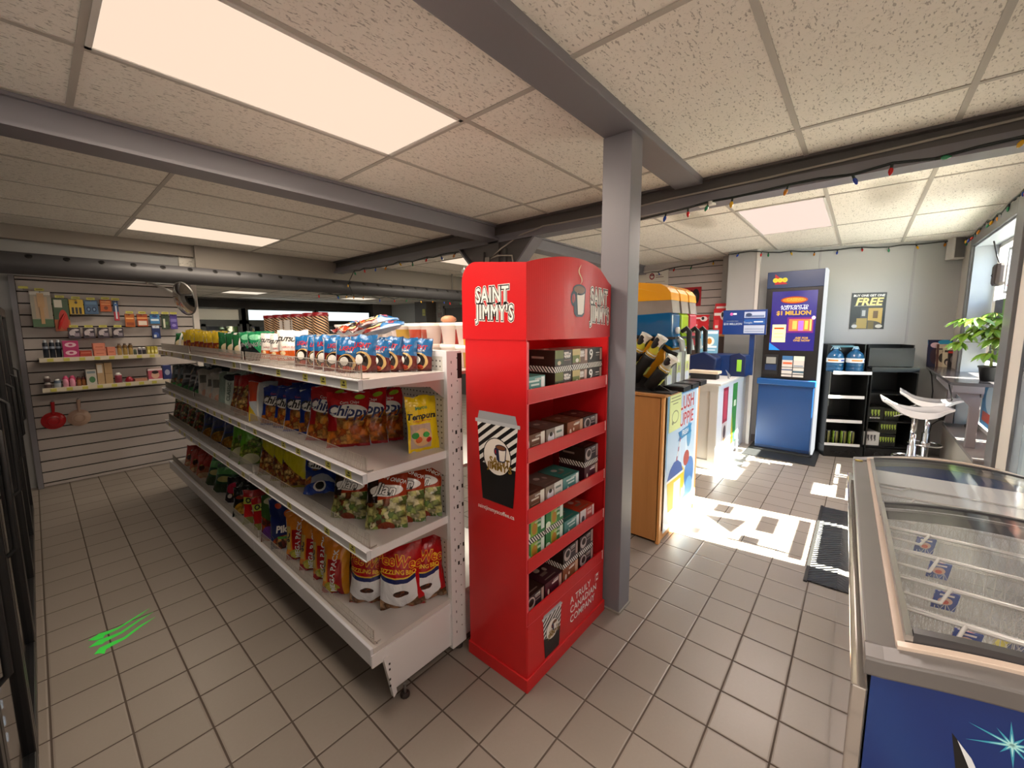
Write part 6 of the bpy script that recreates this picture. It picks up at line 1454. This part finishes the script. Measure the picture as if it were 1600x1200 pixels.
    xs = [1.13, 1.31, 1.50, 1.69, 1.895, 2.09, 2.30, 2.50, 2.66]
    for i in range(8):
        a, b = xs[i] + .006, xs[i + 1] - .006; y0, y1 = -.15, -.64
        k = thing('freezer_basket', 'white wire basket inside the chest freezer, %s from its near end' % ORD[i], 'wire basket', ((a + b) / 2, -.36, .38), 0, 'wire baskets in the freezer')
        m = M(); zt, zb = .785, .40
        R = [(a, y0), (b, y0), (b, y1), (a, y1)]
        m.tube([(p[0], p[1], zt) for p in R], .004, WW, n=6, closed=True); m.tube([(p[0], p[1], zb) for p in R], .003, WW, n=5, closed=True); m.tube([(p[0], p[1], (zt + zb) / 2 + .1) for p in R], .0022, WW, n=5, closed=True)
        ny = 22
        for j in range(ny + 1):
            y = y0 + (y1 - y0) * j / ny
            for x in (a,): m.bar((x, y, zb), (x, y, zt), .0013, WW)
            if j < ny and i > 0:
                y2 = y0 + (y1 - y0) * (j + 1) / ny
                for q in range(8): zz = zb + (zt - zb) * q / 8; m.bar((a, y, zz), (a, y2, zz + (zt - zb) / 8), .0009, WW); m.bar((a, y2, zz), (a, y, zz + (zt - zb) / 8), .0009, WW)
        for x in (a + .05, (a + b) / 2, b - .05): m.bar((x, y0, zb), (x, y1, zb), .0013, WW); m.bar((x, y0, zb), (x, y0, zt), .0013, WW); m.bar((x, y1, zb), (x, y1, zt), .0013, WW)
        m.bw('wire', k)
        m = M()
        m.tube([(a + .02, -.105, .862), (a + .03, -.125, .862), (a + .05, -.152, .80), (a + .07, -.23, .79), (b - .005, -.265, .79)], .0045, WW, n=6); m.tube([(a + .02, -.107, .86), (b - .03, -.107, .86)], .005, WW, n=6)
        m.bw('hanger', k)
        if 0 < i < 6:
            X = Tr(a - .004, -.27 + .012 * (i % 2), .745) @ Rz(.15) @ Ry(-.35)
            m = M(); m.box(-.002, .002, -.026, .026, -.035, .035, TAG, X=X); m.bw('flavour_tag', k)
    # packs in the nearest baskets
    kinds = [('#8c2a24', 'dark red'), ('#b8a89c', 'pale grey'), ('#7a4a34', 'brown'), ('#a83a30', 'red'), ('#cfc4bc', 'white'), ('#c8b83c', 'yellow')]
    R = random.Random(5); cnt = 0
    for (i, n_, zz) in ((0, 7, .58), (1, 7, .52), (2, 4, .45)):
        a, b = xs[i] + .02, xs[i + 1] - .02
        for j in range(n_):
            c, nm = kinds[(j * 2 + i) % 5]; y = -.185 - .062 * j
            m = M(); m.box(-.055, .055, -.024, .024, 0, .14, prn('ice_' + c[1:], c, [('e', .5, .5, .35, .25, '#d8ccc4'), ('r', .15, .85, .1, .22, '#3c2420'), ('e', .5, .52, .16, .12, '#7c3c28')], .3)); o = m.build('ice_cream_pack', bevel=.003)
            o.location = ((a + b) / 2, y, .56 if i == 0 else .52 if i == 1 else .44); o.rotation_euler = (R.uniform(-.15, .15), R.uniform(-.2, .2), R.uniform(-.2, .2))
            tag(o, '%s frozen pack, %s in the %s freezer basket' % (nm, ORD[j], ORD[i]), 'ice cream pack', 'packs in the freezer baskets')
    m = M(); m.lathe([(0, 0), (.07, 0), (.085, .09), (.088, .1), (.08, .105), (.0, .1)], mt('tub_yellow', '#c8bc3c', .35), n=24, caps=False); o = m.build('ice_cream_tub'); o.location = (1.79, -.47, .50); tag(o, 'round yellow rimmed tub in the fourth freezer basket', 'tub')
    m = M(); m.lathe([(0, .1061), (.06, .1061)], mt('tub_blue', '#2c3a6a', .35), n=24, caps=False); l = m.build('lid', o)
FZ0 = set(COL.objects); freezer()
a_ = math.radians(1.5); pv = Vector((1.07, -.05, 0))
for o in [o for o in COL.objects if o not in FZ0 and o.parent is None]:
    r = Rz(a_) @ (Vector(o.location) - pv); o.location = r + pv; o.rotation_euler.z += a_

# ------------------------------------------------------------------ bar counter, stools, plant, window dressing, mats, string lights
def window_corner():
    CT = mt('counter_slab', '#4a4648', .18)
    t = thing('window_counter', 'dark high bar counter fixed under the shop window', 'counter', (6.0, -.8, 1.05))
    m = M(); m.box(5.12, 6.97, -.965, -.60, 1.045, 1.072, CT); m.bw('counter_slab', t, bevel=.003)
    m = M(); m.box(5.14, 6.9, -.80, -.78, .95, 1.045, mt('apron', '#6a6466', .5)); m.box(5.12, 5.17, -.80, -.62, .985, 1.045, mt('apron', '#6a6466', .5)); m.bw('apron', t)
    for x in (5.14, 6.3):
        m = M(); m.prism([(-.79, 1.045), (-.63, 1.045), (-.63, .99), (-.73, .87), (-.73, .515), (-.79, .515)], lambda u, v, w, x=x: (x + w, u, v), .05, mt('apron', '#6a6466', .5)); m.bw('bracket', t, fixn=True, bevel=.003)
    # magazines and cases leaning on the back wall
    wd_ = Vector((.3597, -.9331, 0)); wa = Vector((6.28, 1.06, 0)); nn = Vector((.9331, .3597, 0)); Ab = math.atan2(wd_.y, wd_.x)
    for (s0, s1, off, h, lay, lab) in ((1.765, 1.985, .03, .315, ('#1c2040', [('e', .3, .4, .2, .3, '#3a2430'), ('e', .7, .9, .3, .1, '#2c8ab4'), ('e', .3, .8, .2, .1, '#c8a8b0')]), 'dark blue magazine at the back of the leaning stack on the bar counter'),
                                      (1.835, 1.945, .05, .265, ('#b8a890', [('r', 0, .2, 0, 1, '#5c3c38'), ('e', .5, .4, .3, .2, '#3c3430'), ('r', .1, .9, .75, .82, '#4c4440')]), 'cream book with dark spine in the leaning stack'),
                                      (1.885, 2.02, .07, .245, ('#c4b89c', [('r', .1, .9, .7, .8, '#3a3430'), ('e', .3, .25, .2, .16, '#2c2624'), ('e', .3, .2, .1, .1, '#c8b8a8')]), 'cream magazine with dark title in the leaning stack'),
                                      (1.925, 2.02, .09, .185, ('#2a2628', [('r', 0, 1, .88, 1, '#b83028'), ('e', .5, .5, .3, .25, '#7c7470'), ('e', .5, .45, .12, .12, '#1a1618')]), 'small dark case with red top in front of the leaning stack')):
        q = wa + wd_ * ((s0 + s1) / 2) - nn * off
        o = thing('magazine', lab, 'magazine', (q.x, q.y, 1.073), Ab, 'magazines on the bar counter'); w = (s1 - s0) / 2
        m = M(); m.box(-w, w, -.006, .006, 0, h, prn('mag' + lay[0][1:], lay[0], lay[1], .35), X=Rx(-.08)); m.build('cover', o)
    # plant
    t = thing('potted_plant', 'leafy green umbrella plant in a black pot on the bar counter', 'plant', (5.40, -.86, 1.073))
    m = M(); m.lathe([(0, 0), (.055, 0), (.072, .115), (.078, .118), (.078, .13), (.068, .13), (.066, .115), (0, .115)], BLACKM, n=20, caps=False); m.build('pot', t)
    R = random.Random(11); LG = N('leaf'); tcn = LG.n('TexCoord'); nz = LG.n('TexNoise', tcn.outputs['Object'], i_Scale=9, i_Detail=2)
    LG.set(Base_Color=LG.mix(nz.outputs[0], lin('#3a6a1c'), lin('#7ea038')), Roughness=.35); LG.put(LG.b.inputs['Subsurface Weight'], .15) ; LG = LG.m
    ST = mt('plant_stem', '#6a7a3a', .5)
    ms = M(); ml = M(); ms.tube([(0, 0, .1), (.01, 0, .25), (-.01, .01, .42)], [.010, .008, .006], ST, n=8)
    for i in range(26):
        a = R.uniform(0, 2 * PI); el = R.uniform(-.1, 1.1); L = R.uniform(.10, .24); z0 = R.uniform(.20, .48)
        base = Vector((0, 0, z0)); tip = base + Vector((math.cos(a) * math.cos(el), math.sin(a) * math.cos(el) , math.sin(el))) * L
        ms.tube([base, base.lerp(tip, .5) + Vector((0, 0, .02)), tip], .003, ST, n=5)
        nl = 7
        for k in range(nl):
            b = a + (k - nl / 2 + .5) * .75; dr = Vector((math.cos(b), math.sin(b), -.45 + R.uniform(-.15, .15))).normalized(); ll = R.uniform(.09, .14); w = ll * .22
            sd = dr.cross(Vector((0, 0, 1))).normalized(); P = [tip + dr * ll * s for s in (0, .25, .5, .75, 1)]; W_ = [.004, w * .8, w, w * .75, .001]
            for s in range(5): P[s] = P[s] + Vector((0, 0, -.03 * (s / 4) ** 2))
            for s in range(4):
                for sg in (-1, 1):
                    A0, B0 = P[s], P[s + 1]; A1 = P[s] + sd * sg * W_[s] + Vector((0, 0, W_[s] * .35)); B1 = P[s + 1] + sd * sg * W_[s + 1] + Vector((0, 0, W_[s + 1] * .35))
                    ml.quad(A0, B0, B1, A1, LG, smooth=True)
    ms.build('stems', t); ml.build('leaves', t)
    # things on the glass
    def poster(x0, x1, z0, z1, y, lay, lab, nm='window_poster', cat='window poster', grp=None):
        m = M(); mat = prn('wp' + lay[0][1:] + str(int(x0 * 100)), lay[0], lay[1], .5); m.box(x0, x1, y - .001, y + .001, z0, z1, mat); o = m.build(nm); tag(o, lab, cat, grp)
    poster(5.70, 6.29, 1.20, 1.80, -.975, ('#5c8a2c', [('r', .0, .55, 0, 1, '#3a3c44'), ('r', .62, .9, .3, .5, '#8ab04c')]), 'green and dark grey poster on the upper window glass behind the plant')
    poster(4.78, 5.50, 1.20, 1.80, -.975, ('#8a8c90', [('r', .1, .9, .6, .8, '#5c6068')]), 'grey poster on the window glass at its near side')
    poster(5.58, 6.29, .56, 1.03, -.975, ('#3c7cb0', [('e', .5, .6, .3, .3, '#b8c8d8'), ('r', .1, .9, .1, .3, '#c04838')]), 'blue and red poster low on the window glass')
    poster(4.79, 5.48, .56, 1.03, -.975, ('#a83a34', [('e', .4, .5, .3, .3, '#d8cabc')]), 'red and cream poster low on the window glass')
    poster(3.345, 4.05, .32, .925, -.815, ('#7c8a94', [('r', .1, .9, .5, .9, '#94a2a8')]), 'grey blue poster low on the shop door glass', 'door_poster', 'door poster')
    poster(3.345, 4.05, .985, 1.065, -.815, ('#8c949c', []), 'narrow grey strip poster above the door rail', 'door_poster', 'door poster')
    poster(3.86, 4.04, 1.50, 1.63, -.815, ('#b06a5c', []), 'small reddish sticker on the shop door glass', 'door_sticker', 'sticker')
    poster(3.66, 3.98, 1.18, 1.30, -.815, ('#9a8c80', []), 'wide beige sticker on the shop door glass', 'door_sticker', 'sticker')
    poster(3.40, 3.52, 1.24, 1.36, -.815, ('#6c6864', []), 'small dark sticker low on the shop door glass', 'door_sticker', 'sticker')
    poster(3.36, 3.46, 1.60, 1.72, -.815, ('#5c6068', []), 'small dark sticker high at the hinge side of the door glass', 'door_sticker', 'sticker')
    m = M(); m.prism([(-.15, 0), (.14, -.05), (.08, .24)], lambda u, v, w: (3.66 + u, -.815 + w, 1.42 + v), .001, mt('tri_sticker', '#8c7c74', .5)); tag(m.build('door_sticker'), 'triangular sticker in the middle of the shop door glass', 'sticker')
    # neon sign with its transformer
    t = thing('neon_sign', 'red and white neon sign with black transformer hanging in the window', 'neon sign', (5.72, -.93, 2.05))
    m = M(); NR = emis('neon_red', '#ff3a28', 1.6); NW = emis('neon_white', '#eaf2ff', 1.2)
    m.tube([(5.60 + .17 * math.cos(a), -.945, 2.03 + .17 * math.sin(a)) for a in [2 * PI * i / 28 for i in range(28)]], .006, NW, n=6, closed=True)
    for k in range(3): m.tube([(5.47 + .09 * k + .028 * math.cos(a * 1.0), -.945, 2.05 + .055 * math.sin(a)) for a in [2 * PI * i / 16 for i in range(15)]], .006, NR, n=6)
    m.tube([(5.44, -.945, 1.93), (5.52, -.945, 1.90), (5.60, -.945, 1.93), (5.70, -.945, 1.90), (5.76, -.945, 1.93)], .006, NR, n=6); m.bw('neon_tube', t)
    m = M(); m.box(5.42, 5.46, -.955, -.935, 1.84, 2.24, mt('neon_frame', '#b8bcc0', .3, .6)); m.box(5.74, 5.78, -.955, -.935, 1.84, 2.24, mt('neon_frame', '#b8bcc0', .3, .6)); m.box(5.44, 5.76, -.955, -.94, 2.22, 2.24, mt('neon_frame', '#b8bcc0', .3, .6)); m.box(5.44, 5.76, -.955, -.94, 1.84, 1.86, mt('neon_frame', '#b8bcc0', .3, .6)); m.bw('frame', t)
    m = M(); m.box(5.86, 6.04, -.965, -.885, 1.92, 2.13, mt('transformer', '#3c3230', .6)); m.bw('transformer', t, bevel=.03)
    m = M(); m.tube([(6.0, -.80, 2.42), (6.02, -.87, 2.36), (5.98, -.90, 2.2), (5.95, -.92, 2.12)], .006, BLACKM, n=6); m.tube([(5.88, -.92, 2.12), (5.98, -.88, 2.02), (5.88, -.92, 1.93)], .005, BLACKM, n=6); m.bw('cord', t)
    # cables on the sill
    m = M(); m.tube([(6.93, -.62, 1.06), (6.80, -.64, .98), (6.75, -.66, .8), (6.74, -.66, .55), (6.72, -.64, .3), (6.6, -.62, .06)], .006, BLACKM, n=6); m.tube([(6.2, -.70, 1.03), (6.1, -.74, .80), (6.3, -.72, .56), (6.5, -.70, .50), (6.55, -.66, .44), (6.5, -.64, .30), (6.55, -.66, .05)], .006, BLACKM, n=6)
    o = m.build('power_cable'); tag(o, 'black power cables hanging below the bar counter by the window', 'cable')
    m = M(); m.box(5.95, 6.2, -.92, -.86, .516, .545, BLACKM); tag(m.build('power_strip', bevel=.006), 'black power strip lying on the grey window sill', 'power strip')
    m = M(); m.box(6.45, 6.52, -.78, -.70, .517, .56, BLACKM); tag(m.build('power_adapter', bevel=.006), 'small black power adapter at the front edge of the window sill', 'adapter')
window_corner()

def stools():
    SEAT = mt('stool_white', '#e8e6e6', .12, 0, Coat_Weight=.5); t0 = None
    for i, (x, y, a, lab) in enumerate(((5.38, -.43, .12, 'white swivel bar stool nearer the freezer, seat overlapping the other stool'), (6.12, -.585, -.05, 'white swivel bar stool farther back beside the black rack'))):
        if t0: dup(t0, (x, y, 0), (0, 0, a), lab); continue
        t = t0 = thing('bar_stool', lab, 'bar stool', (x, y, 0), a, 'white bar stools by the window')
        nu, nv = 16, 26
        def S(u, v):   # v along y: +y end curls up, -y end thins
            Y = .235 - .47 * v; w = .19 * (1 - .55 * max(0, v - .72) / .28 * .9) * (1 - .12 * (1 - v)); X = u * w
            z = .785 + .055 * max(0, 1 - v / .30) ** 1.8 - .028 * math.sin(PI * min(1, max(0, (v - .12) / .75))) + .025 * max(0, (v - .8) / .2)
            z += .03 * u * u * (1 - v)
            return Vector((X, Y, z))
        m = M(); T = [[S(-1 + 2 * i_ / nu, j / nv) for i_ in range(nu + 1)] for j in range(nv + 1)]
        th = lambda v: .018 + .045 * math.sin(PI * v) ** 1.5
        for j in range(nv):
            for k in range(nu):
                m.quad(T[j + 1][k], T[j + 1][k + 1], T[j][k + 1], T[j][k], SEAT, smooth=True)
                d0, d1 = Vector((0, 0, -th(j / nv))), Vector((0, 0, -th((j + 1) / nv)))
                m.quad(T[j][k] + d0, T[j][k + 1] + d0, T[j + 1][k + 1] + d1, T[j + 1][k] + d1, SEAT, smooth=True)
            for k in (0, nu):
                d0, d1 = Vector((0, 0, -th(j / nv))), Vector((0, 0, -th((j + 1) / nv))); q = [T[j][k], T[j + 1][k], T[j + 1][k] + d1, T[j][k] + d0]
                m.quad(*(q if k else q[::-1]), SEAT)
        for j, r in ((0, 1), (nv, 0)):
            for k in range(nu):
                d0 = Vector((0, 0, -th(j / nv))); q = [T[j][k], T[j][k + 1], T[j][k + 1] + d0, T[j][k] + d0]; m.quad(*(q if r else q[::-1]), SEAT)
        m.build('seat', t, fixn=True)
        m = M(); m.lathe([(0, .74), (.055, .74), (.05, .70), (.03, .68), (.022, .68), (.022, .42), (.032, .42), (.032, .03), (.05, .02)], CHROME, n=24, caps=False); m.build('pole', t)
        m = M(); m.lathe([(0, .035), (.05, .032), (.17, .015), (.195, .006), (.195, 0), (0, 0)], CHROME, n=36, caps=False); m.build('base', t)
        m = M(); m.tube([(.13 * math.cos(q) , -.0 + .13 * math.sin(q), .30) for q in [2 * PI * s / 28 for s in range(28)]], .010, CHROME, n=10, closed=True); m.tube([(-.12, 0, .30), (.12, 0, .30)], .008, CHROME, n=8); m.lathe([(.034, .28), (.040, .28), (.040, .33), (.034, .33)], CHROME, n=20, caps=False); m.build('foot_ring', t)
        m = M(); m.tube([(0, 0, .72), (-.02, .09, .715), (-.02, .15, .69)], .006, CHROME, n=8); m.build('lever', t)
stools()

def mats():
    q = N('rubber_mat'); tc = q.n('TexCoord'); w = q.n('TexWave', tc.outputs['Object'], i_Scale=18, bands_direction='DIAGONAL')
    q.set(Base_Color=lin('#17171a'), Roughness=.45); q.bump(w.outputs[0], .9, .01)
    m = M(); m.box(2.97, 4.33, -.13, .155, 0, .008, q.m); m.box(2.955, 4.345, .150, .170, 0, .010, BLACKM); m.box(2.955, 4.345, -.145, -.125, 0, .010, BLACKM)
    tag(m.build('entrance_mat', bevel=.002), 'black ribbed rubber entrance mat beside the chest freezer', 'mat')
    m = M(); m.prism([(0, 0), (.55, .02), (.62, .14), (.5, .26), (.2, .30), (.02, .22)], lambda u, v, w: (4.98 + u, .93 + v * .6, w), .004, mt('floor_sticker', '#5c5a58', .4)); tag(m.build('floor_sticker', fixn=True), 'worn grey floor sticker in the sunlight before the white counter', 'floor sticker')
mats()

def string_lights():
    cols = ['#c87a1c', '#1c3c9c', '#c81c1c', '#1c7a4c', '#d8a41c']
    BM = [mt('bulb_%d' % i, c, .12, 0, Coat_Weight=.5) for i, c in enumerate(cols)]; GW_ = mt('wire_green', '#1a2420', .5)
    protos = []
    for bm_ in BM:
        m = M(); m.lathe([(.0065, 0), (.0065, -.022)], mt('socket', '#16241c', .5), n=8, caps=True); m.lathe([(.006, -.020), (.0105, -.030), (.0105, -.042), (.005, -.056), (0, -.060)], bm_, n=10, caps=False); o = m.build('bulb'); protos.append(o.data); bpy.data.objects.remove(o)
    def run(label, pts, step, seed, spin=0):
        t = thing('string_lights', label, 'string lights', pts[0]); L = Vector(pts[0]); R = random.Random(seed)
        P = [Vector(p) - L for p in pts]; m = M(); W_ = []
        for a, b in zip(P[:-1], P[1:]):
            n = max(1, int((b - a).length / .12))
            for i in range(n): W_.append(a.lerp(b, i / n) + Vector((R.uniform(-.006, .006), R.uniform(-.006, .006), R.uniform(-.018, .010))))
        W_.append(P[-1]); m.tube(W_, .0042, GW_, n=6); m.tube([w + Vector((0, 0, .008)) for w in W_], .003, GW_, n=5); m.build('cord', t)
        acc = step * .5; k = R.randrange(5)
        for a, b in zip(W_[:-1], W_[1:]):
            acc += (b - a).length
            if acc >= step:
                acc = R.uniform(-.3, .1) * step; k += 1
                o = bpy.data.objects.new('bulb', protos[k % 5]); COL.objects.link(o); o.parent = t; o.location = b; o.rotation_euler = (R.uniform(-.5, .5), R.uniform(-.5, .5), 0)
                if R.random() < .12: o.rotation_euler = (R.uniform(-2, 2), 0, 0)
    run('coloured holiday lights along the underside of the dark cross beam', [(2.985, 1.55, 2.345), (2.985, 1.1, 2.35), (2.985, .55, 2.37), (2.985, .1, 2.375), (2.985, -.35, 2.39), (2.985, -.76, 2.41)], .125, 3)
    run('coloured holiday lights along the top of the grey back wall', [(6.10, 1.42, 2.49), (6.09, 1.04, 2.50), (6.28, 1.0, 2.50), (6.50, .42, 2.49), (6.72, -.15, 2.49), (6.95, -.76, 2.505)], .15, 5)
    run('bunched holiday lights above the shop window', [(6.93, -.775, 2.50), (6.2, -.775, 2.47), (5.7, -.775, 2.48), (5.2, -.775, 2.46), (4.6, -.775, 2.49), (4.2, -.775, 2.48)], .075, 8)
    run('dark holiday lights above the slatted counter wall', [(6.49, 3.1, 2.38), (6.49, 2.5, 2.42), (6.49, 2.0, 2.47), (6.49, 1.56, 2.49), (6.40, 1.45, 2.44), (6.40, 1.45, 2.0), (6.40, 1.45, 1.7)], .17, 9)
    run('holiday lights hanging under the far part of the cross beam', [(3.0, 3.2, 2.35), (3.0, 3.8, 2.345), (3.0, 4.6, 2.35), (3.0, 5.4, 2.345), (3.02, 5.62, 2.20), (3.1, 5.62, 2.04), (2.6, 5.64, 2.03), (3.4, 5.64, 2.03), (4.4, 5.64, 2.035), (5.2, 5.64, 2.03)], .14, 12)
    # cable along the cross beam with a small hub
    m = M(); m.tube([(3.022, -.76, 2.50), (3.022, -.4, 2.485), (3.022, .1, 2.468), (3.022, .6, 2.455), (3.022, 1.1, 2.45), (3.022, 1.6, 2.43), (3.022, 2.2, 2.44), (3.015, 2.45, 2.40), (2.98, 2.66, 2.30), (2.975, 2.80, 2.22), (2.975, 2.70, 2.24), (2.975, 2.52, 2.22), (2.98, 2.50, 2.10)], .007, mt('cable_pale', '#a8a096', .5), n=8)
    tag(m.build('beam_cable'), 'pale cable running along the side of the dark cross beam', 'cable')
    m = M(); m.box(3.0, 3.04, .80, .90, 2.355, 2.375, WHITE2); m.lathe([(0, -.01), (.018, -.01), (.018, .012)], WHITE2, (2.99, .82, 2.36), 12); tag(m.build('wireless_sensor', bevel=.003), 'small white sensor box under the dark cross beam', 'sensor')
string_lights()
